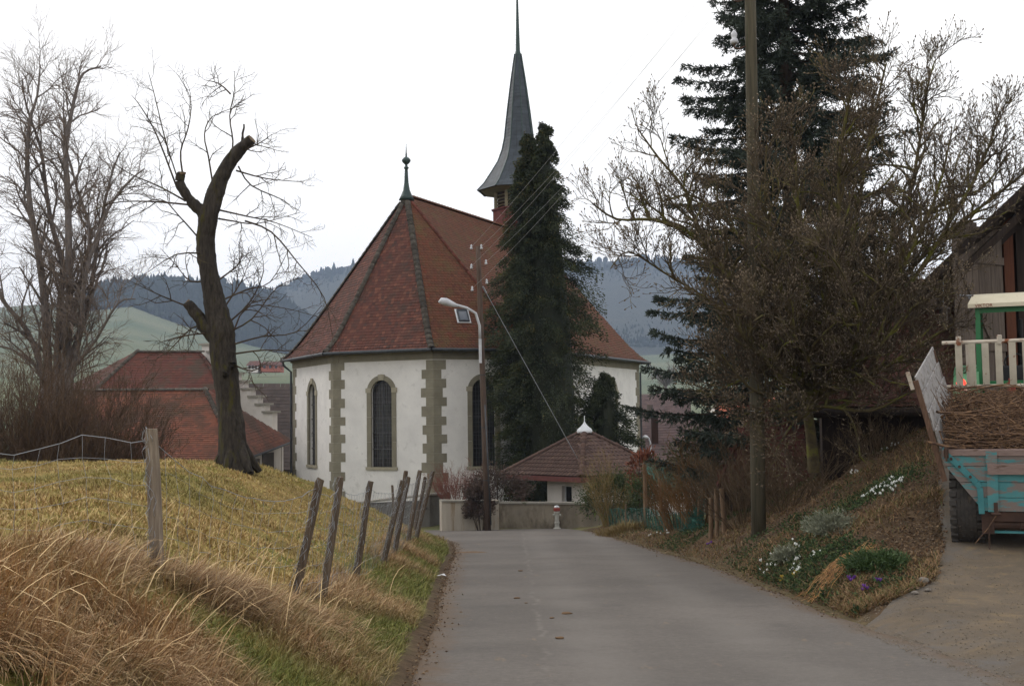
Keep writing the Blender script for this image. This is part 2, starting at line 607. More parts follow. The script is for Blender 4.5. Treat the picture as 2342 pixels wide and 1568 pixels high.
def ground_material():
    m = bpy.data.materials.new('ground')
    MATS['ground'] = m
    m.use_nodes = True
    t = m.node_tree
    nd, ln = t.nodes, t.links
    bs = nd['Principled BSDF']
    bs.inputs['Roughness'].default_value = 0.95
    bs.inputs['Specular IOR Level'].default_value = 0.15
    g = nd.new('ShaderNodeNewGeometry')
    def noise_(sc, det=8, r=0.6):
        n = nd.new('ShaderNodeTexNoise')
        n.inputs['Scale'].default_value, n.inputs['Detail'].default_value, n.inputs['Roughness'].default_value = sc, det, r
        ln.new(g.outputs['Position'], n.inputs['Vector'])
        return n.outputs['Fac']
    def ramp(f, *cs):
        r = nd.new('ShaderNodeValToRGB')
        e = r.color_ramp.elements
        for i, (p, c) in enumerate(cs):
            x = e[i] if i < 2 else e.new(p)
            x.position, x.color = p, c
        ln.new(f, r.inputs['Fac'])
        return r.outputs['Color']
    def mix(f, a, b):
        x = nd.new('ShaderNodeMix')
        x.data_type = 'RGBA'
        if isinstance(f, float): x.inputs['Factor'].default_value = f
        else: ln.new(f, x.inputs['Factor'])
        ln.new(a, x.inputs['A'])
        ln.new(b, x.inputs['B'])
        return x.outputs['Result']
    z = nd.new('ShaderNodeAttribute')
    z.attribute_name = 'zone'
    sp = nd.new('ShaderNodeSeparateColor')
    ln.new(z.outputs['Color'], sp.inputs['Color'])
    dry = ramp(noise_(2.2), (0.32, lin(112, 96, 54)), (0.68, lin(156, 132, 78)))
    grn = ramp(noise_(7.0), (0.35, lin(76, 86, 34)), (0.65, lin(118, 112, 50)))
    fg = ramp(noise_(0.55, 6, 0.65), (0.42, (0, 0, 0, 1)), (0.64, (1, 1, 1, 1)))
    mead = mix(fg, dry, grn)
    soil = ramp(noise_(5.0, 10, 0.7), (0.3, lin(58, 46, 36)), (0.7, lin(104, 86, 66)))
    yard = ramp(noise_(1.0), (0.4, lin(86, 92, 60)), (0.6, lin(112, 106, 76)))
    fld = ramp(noise_(0.01), (0.4, lin(92, 112, 70)), (0.6, lin(122, 124, 88)))
    c = mix(sp.outputs['Red'], yard, mead)
    c = mix(sp.outputs['Green'], c, soil)
    c = mix(sp.outputs['Blue'], c, fld)
    ln.new(c, bs.inputs['Base Color'])
    b = nd.new('ShaderNodeBump')
    b.inputs['Strength'].default_value = 0.6
    b.inputs['Distance'].default_value = 0.05
    ln.new(noise_(22, 6), b.inputs['Height'])
    ln.new(b.outputs['Normal'], bs.inputs['Normal'])
ground_material()
tag(obj('ground', gme, 'ground'), kind='structure')

# -- road sheet and drive sheet
def strip(name, ys, lf, rf, zf, m, nx=44, wob=0.05, seed=1):
    V, Fc = [], []
    for i, y in enumerate(ys):
        l = lf(y)+wob*float(vnoise(y, 0, 2.3, seed))+wob*0.6*float(vnoise(y, 3, 7.1, seed))
        r = rf(y)+wob*float(vnoise(y, 9, 2.1, seed))+wob*0.6*float(vnoise(y, 5, 6.3, seed))
        for j in range(nx+1):
            x = lerp(l, r, j/nx)
            e = 1.0 if 0 < j < nx else 0.0
            V.append((x, y, 0.0 if e else -0.09))
    V = np.array(V)
    V[:, 2] += zf(V[:, 0], V[:, 1])
    for i in range(len(ys)-1):
        for j in range(nx):
            a = i*(nx+1)+j
            Fc.append((a, a+1, a+nx+2, a+nx+1))
    me = mesh_from(name, V, Fc, True)
    wd = np.array([float(rf(y)-lf(y)) for y in ys])
    j = np.arange(nx+1)
    ed = (np.minimum(j, nx-j)/nx)[None, :]*wd[:, None]
    a = me.attributes.new('edge', 'FLOAT', 'POINT')
    a.data.foreach_set('value', ed.ravel().astype(np.float32))
    return obj(name, me, m)
ry = list(np.arange(-6, 40, 0.35))+list(np.arange(40, 47.2, 0.12))
tag(strip('road', ry, lambda y: float(road_l(y)), lambda y: float(road_r(y)),
          lambda x, y: road_z(y)+0.008*vnoise(x, y, 0.8, 3), 'asphalt', wob=0.05), kind='structure')
tag(strip('farm_drive', list(np.arange(4.5, 27.6, 0.2)), lambda y: float(drive_l(y)), lambda y: float(drive_r(y)),
          lambda x, y: height(x, y)+0.006+0.012*vnoise(x, y, 2.5, 4), 'gravel', nx=48, wob=0.07, seed=4), kind='structure')

# -- hills with their woods
def hill(name, us, rows, m, wood=None):
    V, Fc, mi = [], [], []
    for r, vf in rows:
        for u in us:
            p = P(u, vf(u), 1000.0)
            d = Vector((p.x, p.y, 0)).normalized()
            el = (p.z-EYE)/math.hypot(p.x, p.y)
            V.append((d.x*r, d.y*r, EYE+el*r+ (4*mnoise.noise((d.x*r*0.01, d.y*r*0.01, 1)) if r > 300 else 0)))
    n = len(us)
    for i in range(len(rows)-1):
        for j in range(n-1):
            a = i*n+j
            Fc.append((a, a+1, a+n+1, a+n))
            mi.append(1 if wood and i >= wood[0] and wood[1] < us[j] < wood[2] else 0)
    me = mesh_from(name, np.array(V), Fc, True)
    me.materials.append(MATS[m])
    me.materials.append(MATS['forest_floor'])
    me.polygons.foreach_set('material_index', mi)
    return obj(name, me, m)
SKA = [(-900, 740), (-300, 715), (0, 705), (190, 690), (225, 655), (330, 641), (480, 641), (560, 652), (640, 678), (700, 722), (800, 800), (900, 860), (1100, 900)]
EDA = [(-900, 760), (0, 735), (190, 712), (300, 700), (400, 735), (520, 775), (640, 805), (760, 830), (900, 880), (1100, 910)]
SKB = [(-900, 790), (300, 760), (560, 695), (640, 660), (720, 628), (800, 608), (900, 590), (1100, 585), (1330, 602), (1480, 592), (1560, 600), (1700, 620), (2000, 640), (2400, 660), (3000, 700)]
ip = lambda T: (lambda u: float(np.interp(u, [t[0] for t in T], [t[1] for t in T])))
skA, edA, skB = ip(SKA), ip(EDA), ip(SKB)
tag(hill('near_hill', list(range(-900, 1101, 25)),
         [(120, lambda u: 1230), (180, lambda u: 1010), (300, lambda u: lerp(1000, max(skA(u), 880), .9)), (650, lambda u: max(skA(u), 850)), (1100, lambda u: max(skA(u), lerp(850, edA(u), .6))),
          (1400, edA), (1700, skA), (2000, lambda u: skA(u)+60)], 'hill_grass', (5, 190, 780)), kind='structure')
tag(hill('far_hill', list(range(-900, 3001, 30)),
         [(140, lambda u: 1200), (300, lambda u: 1000), (600, lambda u: 900 if u > 1000 else 960), (1100, lambda u: 845), (1500, lambda u: 808), (2400, skB), (2800, lambda u: skB(u)+60)], 'hill_grass', (4, -900, 3000)), kind='structure')

def forest(name, n, urange, vtop, vbot, r0, r1, label, hmin=15, hmax=24, keep=None):
    Vs, Fs, o = [], [], 0
    rg = random.Random(5)
    prof = [(0.0, 1.0), (0.30, 0.82), (0.30, 0.95), (0.62, 0.45), (0.62, 0.6), (1.0, 0.02)]
    k = 0
    while k < n:
        u = rg.uniform(*urange)
        t = rg.random()**0.8
        if keep and not keep(u): continue
        k += 1
        v = lerp(vtop(u), vbot(u), t)
        r = lerp(r1, r0, t)
        p = P(u, v, 1000)
        d = Vector((p.x, p.y, 0)).normalized()
        el = (p.z-EYE)/math.hypot(p.x, p.y)
        b = Vector((d.x*r, d.y*r, EYE+el*r-3))
        h = rg.uniform(hmin, hmax)
        w_ = h*rg.uniform(0.16, 0.26)
        conif = rg.random() < 0.7
        a0 = rg.random()*6.28
        ns = 6
        pf = prof if conif else [(0.1, 0.35), (0.35, 0.95), (0.6, 1.1), (0.82, 0.8), (1.0, 0.2)]
        ww = w_ if conif else w_*1.3
        hh = h if conif else h*0.75
        for zz, rr in pf:
            for j in range(ns):
                q = a0+6.283*j/ns
                f = rr*ww*(1+0.25*(rg.random()-.5))
                Vs.append((b.x+math.cos(q)*f, b.y+math.sin(q)*f, b.z+zz*hh))
        for i in range(len(pf)-1):
            for j in range(ns):
                Fs.append((o+i*ns+j, o+i*ns+(j+1) % ns, o+(i+1)*ns+(j+1) % ns, o+(i+1)*ns+j))
        o += len(pf)*ns
    ob = obj(name, mesh_from(name, np.array(Vs), np.array(Fs)), 'forest_trees')
    tag(ob, label, 'wood', kind='stuff')
forest('wooded_ridge', 3000, (192, 760), skA, edA, 1400, 1690, 'blue grey wood along the crest of the left hill', 12, 17)
forest('wooded_slope', 5200, (560, 1700), skB, lambda u: 803, 1550, 2390, 'hazy blue wood covering the far hill behind the church', 15, 21,
       keep=lambda u: u < 900 or u > 1280)
# ================================================================== CHURCH
mat('roughcast', lin(208, 206, 203), lin(222, 220, 216), scale=1.2, rough=0.95, bump=0.35, bscale=9, spots=lin(202, 200, 196), spot_scale=2.5)
mat('sandstone', lin(116, 111, 96), lin(131, 126, 110), scale=2.0, rough=0.9, bump=0.15, bscale=40, rnd=0.05)
mat('sandstone_pale', lin(144, 138, 120), lin(158, 152, 134), scale=2.0, rough=0.9, rnd=0.05)
REDS = [lin(78, 48, 40), lin(100, 60, 49), lin(86, 52, 43), lin(66, 46, 41), lin(118, 76, 60), lin(80, 54, 47), lin(92, 54, 43), lin(60, 51, 47)]
MOSS = [lin(92, 62, 46), lin(104, 62, 46), lin(82, 60, 44), lin(112, 74, 54), lin(84, 50, 40), lin(98, 68, 48), lin(108, 58, 44)]
mat('church_tile', lin(78, 47, 39), lin(102, 59, 47), scale=1.1, rough=0.85, rnd=0.75, rowcol=REDS, spots=lin(72, 54, 46), spot_scale=1.3, spot_pos=(0.52, 0.66), bump=0.2, bscale=30)
mat('church_tile_mossy', lin(88, 58, 42), lin(102, 62, 46), scale=1.0, rough=0.9, rnd=0.7, rowcol=MOSS, spots=lin(92, 76, 48), spot_scale=1.2, spot_pos=(0.52, 0.68), bump=0.2, bscale=30)
mat('hip_tile', lin(62, 58, 54), lin(84, 78, 70), scale=5, rough=0.9, rnd=0.25, spots=lin(112, 110, 96), spot_scale=9, spot_pos=(0.58, .68))
mat('hip_tile_red', lin(106, 60, 48), lin(90, 54, 45), scale=5, rough=0.9, rnd=0.25)
mat('roof_deck', lin(46, 32, 28), lin(58, 40, 34), rough=0.9)
mat('gutter_metal', lin(58, 62, 66), lin(78, 82, 86), scale=6, rough=0.55, metal=0.4)
mat('leaded_glass', lin(20, 20, 22), lin(40, 38, 40), scale=3, rough=0.3, spec=0.5)
mat('stained_glass', lin(52, 46, 46), lin(66, 60, 50), lin(44, 50, 52), scale=9, rough=0.35)
mat('window_lead', lin(74, 74, 76), lin(92, 92, 94), rough=0.6)
mat('slate', lin(34, 42, 50), lin(52, 62, 70), scale=2.5, rough=0.55, spec=0.5, rnd=0.2)
mat('copper_dark', lin(46, 58, 58), lin(62, 78, 74), scale=5, rough=0.5, metal=0.3)
mat('turret_red', lin(110, 58, 52), lin(92, 50, 46), scale=4, rough=0.9, rnd=0.2)
mat('turret_wood', lin(112, 104, 84), lin(134, 126, 104), scale=4, stretch=(1, 1, 4), rough=0.9)
mat('white_metal', lin(196, 200, 204), lin(220, 222, 224), rough=0.45)
mat('skylight_glass', lin(88, 94, 104), lin(104, 110, 120), rough=0.15, spec=0.6)

ZE, ZB = P(992, 801, 52.4*1.06).z, -3.2                     # eave and foot of the church wall
CK = 1.06
cx = lambda u, d: Vector((P(u, 960, d*CK).x, d*CK, 0))
C1, C2, C3, C4, C5 = cx(670, 60.2), cx(763, 54.55), cx(992, 52.4), cx(1218, 53.97), cx(1463, 67.0)
AX = (C5-C4).normalized()
C0 = C1+AX*((C5-C4).length-0.4)
APEX = (C1+C4)/2+AX*0.2
APEX.z = P(935, 449, 57.3*CK).z
RIDGE_END = APEX+AX*((C5-C4).length*1.0)
church = thing('church', (0, 60, ZB), 'white village church with red tiled polygonal apse roof and slim slate spire', 'church')
wallpts = [C1, C2, C3, C4, C5, C0]

def out_n(a, b):                                       # outward normal of a facet (corners run left to right seen from outside)
    d = (b-a).normalized()
    return Vector((d.y, -d.x, 0))
def eave_pt(i, off=0.48):
    a, b, c = wallpts[i-1], wallpts[i], wallpts[(i+1) % 6]
    n1, n2 = out_n(a, b), out_n(b, c)
    m = (n1+n2).normalized()
    return b+m*(off/max(m.dot(n1), 0.4))
EV = [eave_pt(i) for i in range(6)]

def wall_facet(a, b, z0, z1, win=None):
    """wall with an arched opening; win = (s centre, half width, sill z, spring z)"""
    d = (b-a).normalized()
    L = (b-a).length
    pt = lambda s, z, o=0.0: a+d*s+Vector((0, 0, z))+out_n(a, b)*o
    w_ = B()
    if not win:
        w_.add([pt(0, z0), pt(L, z0), pt(L, z1), pt(0, z1)], [(0, 1, 2, 3)])
    else:
        c, hw, zs, zp = win
        w_.add([pt(0, z0), pt(c-hw, z0), pt(c-hw, z1), pt(0, z1)], [(0, 1, 2, 3)])
        w_.add([pt(c+hw, z0), pt(L, z0), pt(L, z1), pt(c+hw, z1)], [(0, 1, 2, 3)])
        w_.add([pt(c-hw, z0), pt(c+hw, z0), pt(c+hw, zs), pt(c-hw, zs)], [(0, 1, 2, 3)])
        n = 14
        arc = [(c-hw*math.cos(math.pi*i/n), zp+hw*math.sin(math.pi*i/n)) for i in range(n+1)]
        for i in range(n):
            w_.add([pt(*arc[i]), pt(*arc[i+1]), pt(arc[i+1][0], z1), pt(arc[i][0], z1)], [(0, 1, 2, 3)])
        # reveal
        ring = [(c-hw, zs)]+arc+[(c+hw, zs)]
        for i in range(len(ring)):
            p, q = ring[i], ring[(i+1) % len(ring)]
            w_.add([pt(*p), pt(*p, -0.26), pt(*q, -0.26), pt(*q)], [(0, 1, 2, 3)])
    w_.build('wall', 'roughcast', church)
    return pt

def arched_window(a, b, win, label=None):
    d = (b-a).normalized()
    n_ = out_n(a, b)
    pt = lambda s, z, o=0.0: a+d*s+Vector((0, 0, z))+n_*o
    c, hw, zs, zp = win
    k = 14
    arc = lambda r: [(c-r*math.cos(math.pi*i/k), zp+r*math.sin(math.pi*i/k)) for i in range(k+1)]
    g = B()
    ring = [(c-hw+.005, zs)]+arc(hw-.005)+[(c+hw-.005, zs)]
    g.add([pt(*p, -0.20) for p in ring], [tuple(range(len(ring)))])
    wn = g.build('window', 'leaded_glass', church)
    fw = 0.20
    def blk(name, pts, o=0.035, dep=0.10, m='sandstone'):
        q = B()
        q.prism([pt(*p, o) for p in pts], -n_*dep)
        return q.build(name, m, wn)
    h = (zp-zs)
    for sgn in (-1, 1):
        e0, e1 = c+sgn*(hw-.03), c+sgn*(hw+fw)
        for i in range(3):
            z0, z1 = zs+h*i/3+0.004, zs+h*(i+1)/3-0.004
            blk('jamb_stone', [(min(e0, e1), z0), (max(e0, e1), z0), (max(e0, e1), z1), (min(e0, e1), z1)])
        e1 = c+sgn*(hw+fw+.05)
        blk('impost', [(min(e0, e1), zp-.02), (max(e0, e1), zp-.02), (max(e0, e1), zp+.2), (min(e0, e1), zp+.2)], 0.06, 0.12, 'sandstone_pale')
    ins, ous = arc(hw-.03), arc(hw+fw)
    for i0, i1 in ((0, 6), (8, 14)):
        blk('arch_stone', ins[i0:i1+1]+ous[i0:i1+1][::-1])
    blk('keystone', ins[6:9]+[(x, z+.05) for x, z in ous[6:9]][::-1], 0.055, 0.12, 'sandstone_pale')
    s = B()
    s.prism([pt(c-hw-fw-.06, zs-.14, .07), pt(c+hw+fw+.06, zs-.14, .07), pt(c+hw+fw+.06, zs+.0, .07), pt(c-hw-fw-.06, zs+.0, .07)], -n_*0.43)
    s.build('sill', 'sandstone_pale', wn)
    # lead grille
    gr = B()
    top = lambda s_: zp+math.sqrt(max(hw*hw-(s_-c)**2, 0))
    for i in range(1, 9):
        s_ = c-hw+2*hw*i/9
        gr.bar(pt(s_, zs+.02, -0.17), pt(s_, top(s_)-.02, -0.17), 0.018, 0.018, up=n_)
    for i in range(1, 20):
        z = zs+(zp+hw-zs)*i/20
        e = hw if z <= zp else math.sqrt(max(hw*hw-(z-zp)**2, 0))
        gr.bar(pt(c-e+.02, z, -0.17), pt(c+e-.02, z, -0.17), 0.016, 0.016, up=n_)
    gr.build('grille', 'window_lead', wn)
    fr = B()
    for t in (0.24, 0.45, 0.66, 0.86):
        z = zs+(zp-zs)*t*1.0
        fr.bar(pt(c-hw+.01, z, -0.15), pt(c+hw-.01, z, -0.15), 0.03, 0.035, up=n_)
    fr.bar(pt(c, zs+.02, -0.145), pt(c, zp+hw-.03, -0.145), 0.03, 0.03, up=n_)
    fr.build('glazing_bar', 'window_lead', wn)
    for (z0, z1, x0, x1) in ((.10, .22, -.3, .3), (.27, .43, -.35, .35), (.48, .64, -.75, -.08), (.48, .64, .08, .75), (.69, .84, -.5, .5)):
        q = B()
        q.prism([pt(c+hw*x0, zs+h*z0, -.175), pt(c+hw*x1, zs+h*z0, -.175), pt(c+hw*x1, zs+h*z1, -.175), pt(c+hw*x0, zs+h*z1, -.175)], -n_*0.012)
        q.build('pane', 'stained_glass', wn)

zs_, zp_ = P(880, 1068, 53.2*CK).z, P(880, 896, 53.2*CK).z
hw_ = 0.59
for (a, b, frac) in ((C1, C2, .5), (C2, C3, .49), (C3, C4, .5)):
    wn = ((b-a).length*frac, hw_, zs_, zp_)
    wall_facet(a, b, ZB, ZE, wn)
    arched_window(a, b, wn)
wall_facet(C5, C0, ZB, ZE)
wall_facet(C0, C1, ZB, ZE)
# long nave wall with two openings, done as two facets
mid = lerp(C4, C5, 0.5)
for a, b in ((C4, mid), (mid, C5)):
    wn = ((b-a).length*.42, hw_, zs_, zp_)
    wall_facet(a, b, ZB, ZE, wn)
    arched_window(a, b, wn)
g = B()   # gable wall under the ridge end
g.add([C5+Vector((0, 0, ZE)), C0+Vector((0, 0, ZE)), Vector((RIDGE_END.x, RIDGE_END.y, APEX.z-.15))], [(0, 1, 2)])
g.build('gable_wall', 'roughcast', church)

# quoins: one stone per course, wrapping the corner
def quoins(i, z0, z1, vis=(True, True)):
    c = wallpts[i]
    d1 = (wallpts[i-1]-c).normalized()
    d2 = (wallpts[(i+1) % 6]-c).normalized()
    n1, n2 = out_n(wallpts[i-1], c), out_n(c, wallpts[(i+1) % 6])
    m = (n1+n2).normalized()
    z, k = z0, 0
    while z < z1-0.05:
        h = min((0.45 if k % 2 else 0.42)+random.uniform(-.03, .03), z1-z)
        l1 = (0.62 if k % 2 else 0.40)+random.uniform(-.04, .04)
        l2 = (0.40 if k % 2 else 0.64)+random.uniform(-.04, .04)
        pr = 0.014
        cc = c+m*(pr/max(m.dot(n1), .3))
        q = B()
        q.prism([cc+Vector((0, 0, z+.003)), c+d1*l1+n1*pr+Vector((0, 0, z+.003)), c+d1*l1-n1*.1+Vector((0, 0, z+.003)),
                 c-m*.12+Vector((0, 0, z+.003)), c+d2*l2-n2*.1+Vector((0, 0, z+.003)), c+d2*l2+n2*pr+Vector((0, 0, z+.003))][::-1], (0, 0, h-.006))
        q.build('quoin', 'sandstone', church)
        z += h
        k += 1
for i in range(5):
    quoins(i, ZB+.3, ZE-0.40)

# cornice, soffit, gutter, downpipes
for i in range(5):
    a, b = wallpts[i], wallpts[(i+1) % 6]
    ea, eb = EV[i], EV[(i+1) % 6]
    n_ = out_n(a, b)
    q = B()
    q.frame_box(a+Vector((0, 0, ZE-.40))+n_*0.001, (b-a), n_*0.035, (0, 0, .34))
    q.frame_box(a+Vector((0, 0, ZE-.10))+n_*0.036, (b-a), n_*0.10, (0, 0, .10))
    q.build('cornice', 'sandstone', church)
    s = B()
    zz = Vector((0, 0, ZE-.015))
    s.add([a+zz, b+zz, eb+zz, ea+zz], [(0, 1, 2, 3)])
    s.build('soffit', 'roof_deck', church)
    g = B()
    o = n_*0.07
    up = Vector((0, 0, ZE+.015))
    g.tube([ea+o+up, eb+o+up], 0.075, 8)
    g.build('gutter', 'gutter_metal', church)
for c, e in ((C1, EV[0]), (C5, EV[4])):
    q = B()
    v = (c-e).normalized()
    dn = c-v*0.10
    q.tube([e+Vector((0, 0, ZE)), e+v*.05+Vector((0, 0, ZE-.22)), dn+Vector((0, 0, ZE-.55)), dn+Vector((0, 0, ZB))], 0.055, 8)
    q.build('downpipe', 'gutter_metal', church)

# ---- roof: bell-cast profile, deck and single tiles
ZT = APEX.z
def prof(t):
    return (t-0.07*(1-math.exp(-t/0.10)))/(1-0.07)
def roof_pt(E0, E1, T0, T1, s, t):
    p = lerp(lerp(E0, E1, s), lerp(T0, T1, s), t)
    return Vector((p.x, p.y, lerp(ZE+.05, ZT, prof(t))))
facets = [(EV[0], EV[1], APEX, APEX, 'church_tile'), (EV[1], EV[2], APEX, APEX, 'church_tile'),
          (EV[2], EV[3], APEX, APEX, 'church_tile_mossy'), (EV[3], EV[4]+AX*.25, APEX, RIDGE_END+AX*.25, 'church_tile_mossy'),
          (EV[5]+AX*.25, EV[0], RIDGE_END+AX*.25, APEX, 'church_tile')]
TS = [0, .02, .05, .09, .14, .2, .3, .45, .6, .8, 1.0]

def tile_shape(w_, l_, th, rounded=True):
    x = w_/2
    if rounded:
        edge = [(-x, .45*w_), (-x*.85, .16*w_), (-x*.45, .03*w_), (0, 0), (x*.45, .03*w_), (x*.85, .16*w_), (x, .45*w_)]
    else:
        edge = [(-x, 0), (-x*.33, 0), (x*.33, 0), (x, 0)]
    n = len(edge)
    zz = lambda y: th*(1.9-y/l_*1.7)
    V = [(a, b, zz(b)) for a, b in edge]+[(x, l_, 0.0), (-x, l_, 0.0)]+[(a, b+.004, zz(b)-th) for a, b in edge]
    Fc = [tuple(range(n+2))]+[(i+1, i, n+2+i, n+3+i) for i in range(n-1)]
    return np.array(V), Fc

def tile_frames(pf, tw, te, t_end=0.985, jit=0.006, rg=None):
    """pf(s, t) -> point on the roof facet; returns tile frames (4x4) row by row"""
    rg = rg or random.Random(3)
    rows, t, r = [], 0.0, 0
    while t < t_end:
        a, b = pf(0, t), pf(1, t)
        wd = (b-a).length
        X = (b-a).normalized()
        m0, m1 = pf(.5, t), pf(.5, min(t+.01, 1))
        # the slope direction square to the row
        Y = (m1-m0)
        Y = (Y-X*Y.dot(X)).normalized()
        Zn = X.cross(Y)
        n = int(wd/tw)
        off = (wd-n*tw)/2+(tw/2 if r % 2 else 0)
        row = []
        for i in range(-1, n+1):
            x = off+(i+.5)*tw
            if x < tw*.25 or x > wd-tw*.25: continue
            o = a+X*(x+rg.uniform(-jit, jit))+Y*rg.uniform(-jit, jit)+Zn*rg.uniform(0, jit*.8)
            rot = rg.uniform(-.03, .03)
            X2 = X*math.cos(rot)+Y*math.sin(rot)
            Y2 = Y*math.cos(rot)-X*math.sin(rot)
            M = Matrix((X2, Y2, Zn)).transposed().to_4x4()
            M.translation = o
            row.append(M)
        rows.append(row)
        dl = (m1-m0).length/max(min(t+.01, 1)-t, 1e-6)
        t += te/dl
        r += 1
    return rows

def merged_tiles(name, frames, shape, m, parent):
    V, Fc = shape
    n = len(frames)
    A = np.array([[list(r) for r in M] for M in frames])
    W = np.einsum('nij,kj->nki', A[:, :3, :3], V)+A[:, None, :3, 3]
    by = {}
    for f in Fc:
        by.setdefault(len(f), []).append(f)
    Fs = [(np.array(fs)[None]+(np.arange(n)*len(V))[:, None, None]).reshape(-1, k) for k, fs in by.items()]
    rv = np.repeat(RNG.random(n), len(V))
    o = obj(name, mesh_from(name, W.reshape(-1, 3), Fs, attrs={'rnd': rv}), m, parent)
    o['kind'] = 'stuff'
    return o

def single_tiles(name, frames, me, m, parent):
    for M in frames:
        o = obj(name, me, m, parent)
        o.matrix_basis = M

TW, TE = 0.172, 0.17
shp = tile_shape(TW*.95, TE*2.1, 0.024)
tile_me = mesh_from('tile', shp[0], shp[1])
tile_me.materials.append(MATS['church_tile'])
left_frames = []
for fi, (E0, E1, T0, T1, m) in enumerate(facets):
    deck = B()
    for i in range(len(TS)-1):
        a, b = TS[i], TS[i+1]
        deck.add([roof_pt(E0, E1, T0, T1, 0, a), roof_pt(E0, E1, T0, T1, 1, a), roof_pt(E0, E1, T0, T1, 1, b), roof_pt(E0, E1, T0, T1, 0, b)], [(0, 1, 2, 3)])
    deck.build('roof_deck', 'roof_deck', church)
    if fi == 4:
        continue
    rows = tile_frames(lambda s, t: roof_pt(E0, E1, T0, T1, s, t), TW, TE, rg=random.Random(fi))
    if fi == 1:
        flat = [M for r in rows for M in r]
        single_tiles('tile', flat[:300], tile_me, 'church_tile', church)
        merged_tiles('tile_field', flat[300:], shp, m, church)
    else:
        merged_tiles('tile_field', [M for r in rows for M in r], shp, m, church)

def hip_caps(pts, m, parent, name='hip_tile', r=0.16, step=0.33):
    """row of half-round cap tiles along a polyline"""
    acc, rem = [], 0.0
    for a, b in zip(pts[:-1], pts[1:]):
        L = (b-a).length
        x = rem
        while x < L:
            acc.append((a+(b-a)*(x/L), (b-a).normalized()))
            x += step
        rem = x-L
    for p, d in acc:
        q = B()
        sd = d.cross(Vector((0, 0, 1))).normalized()
        up = sd.cross(d)
        k = 7
        ring = lambda c, rr: [c+sd*(math.cos(math.pi*j/(k-1))*rr)+up*(math.sin(math.pi*j/(k-1))*rr*.8) for j in range(k)]
        a, b = ring(p-d*.02, r*1.08), ring(p+d*(step+.03), r*.9)
        a2 = ring(p-d*.02, r*.8)
        q.add(a+b+a2, [(j, j+1, k+j+1, k+j) for j in range(k-1)]+[(j+1, j, 2*k+j, 2*k+j+1) for j in range(k-1)])
        o = q.build(name, m, parent, smooth=True)
up = Vector((0, 0, .03))
HT = [0.0, .02, .05, .1, .15, .22, .35, .5, .7, .95]
hip_caps([roof_pt(EV[0], EV[1], APEX, APEX, 1, t)+up for t in HT], 'hip_tile', church)
hip_caps([roof_pt(EV[1], EV[2], APEX, APEX, 1, t)+up for t in HT], 'hip_tile', church)
hip_caps([roof_pt(EV[0], EV[1], APEX, APEX, 0, t)+up for t in HT], 'hip_tile', church)
hip_caps([roof_pt(EV[2], EV[3], APEX, APEX, 1, t)+up for t in HT], 'hip_tile_red', church, r=.10)
hip_caps([Vector((APEX.x, APEX.y, ZT))+up, Vector((RIDGE_END.x, RIDGE_END.y, ZT))+up+AX*.2], 'church_tile_mossy', church, name='ridge_tile', r=.14)

# skylight in the mossy facet
def on_facet(fi, u, v):
    """s, t on a facet for the sight line through (u, v)"""
    E0, E1, T0, T1, _ = facets[fi]
    best = None
    for i in range(61):
        for j in range(61):
            p = roof_pt(E0, E1, T0, T1, i/60, j/60)
            q = RM.transposed() @ (p-Vector((0, 0, EYE)))
            e = (CX+F*q.x/-q.z-u)**2+(CY-F*q.y/-q.z-v)**2
            if best is None or e < best[0]:
                best = (e, i/60, j/60)
    return best[1], best[2]
s0, t0 = on_facet(2, 1057, 724)
E0, E1, T0, T1, _ = facets[2]
p0 = roof_pt(E0, E1, T0, T1, s0, t0)
X = (E1-E0).normalized()
Yv = roof_pt(E0, E1, T0, T1, s0, t0+.02)-p0
Yv = (Yv-X*Yv.dot(X)).normalized()
Zv = X.cross(Yv)
fl = B()
fl.frame_box(p0-X*.34-Yv*.42+Zv*.05, X*.68, Yv*.84, Zv*.012)
flo = fl.build('skylight_flashing', 'white_metal', church)
fr = B()
for a, b, c, d in ((-.26, -.36, .52, .07), (-.26, .29, .52, .07), (-.26, -.29, .06, .58), (.20, -.29, .06, .58)):
    fr.frame_box(p0+X*a+Yv*b+Zv*.055, X*c, Yv*d, Zv*.09)
sk = fr.build('skylight', 'gutter_metal', church)
q = B()
q.frame_box(p0-X*.20-Yv*.29+Zv*.06, X*.40, Yv*.58, Zv*.05)
q.build('pane', 'skylight_glass', sk)

# finial on the apse roof
fz = ZT-.05
pf = [(0.40, -.15), (0.30, .05), (0.17, .35), (0.11, .75), (0.085, 1.25), (0.075, 1.42), (.12, 1.46), (.12, 1.52), (.07, 1.56), (.06, 1.66), (.16, 1.74), (.22, 1.83), (.22, 1.90), (.15, 1.99), (.05, 2.05), (.028, 2.3), (.006, 2.75)]
q = B()
q.lathe((APEX.x, APEX.y, fz), pf, 14)
q.build('roof_finial', 'copper_dark', church, smooth=True)

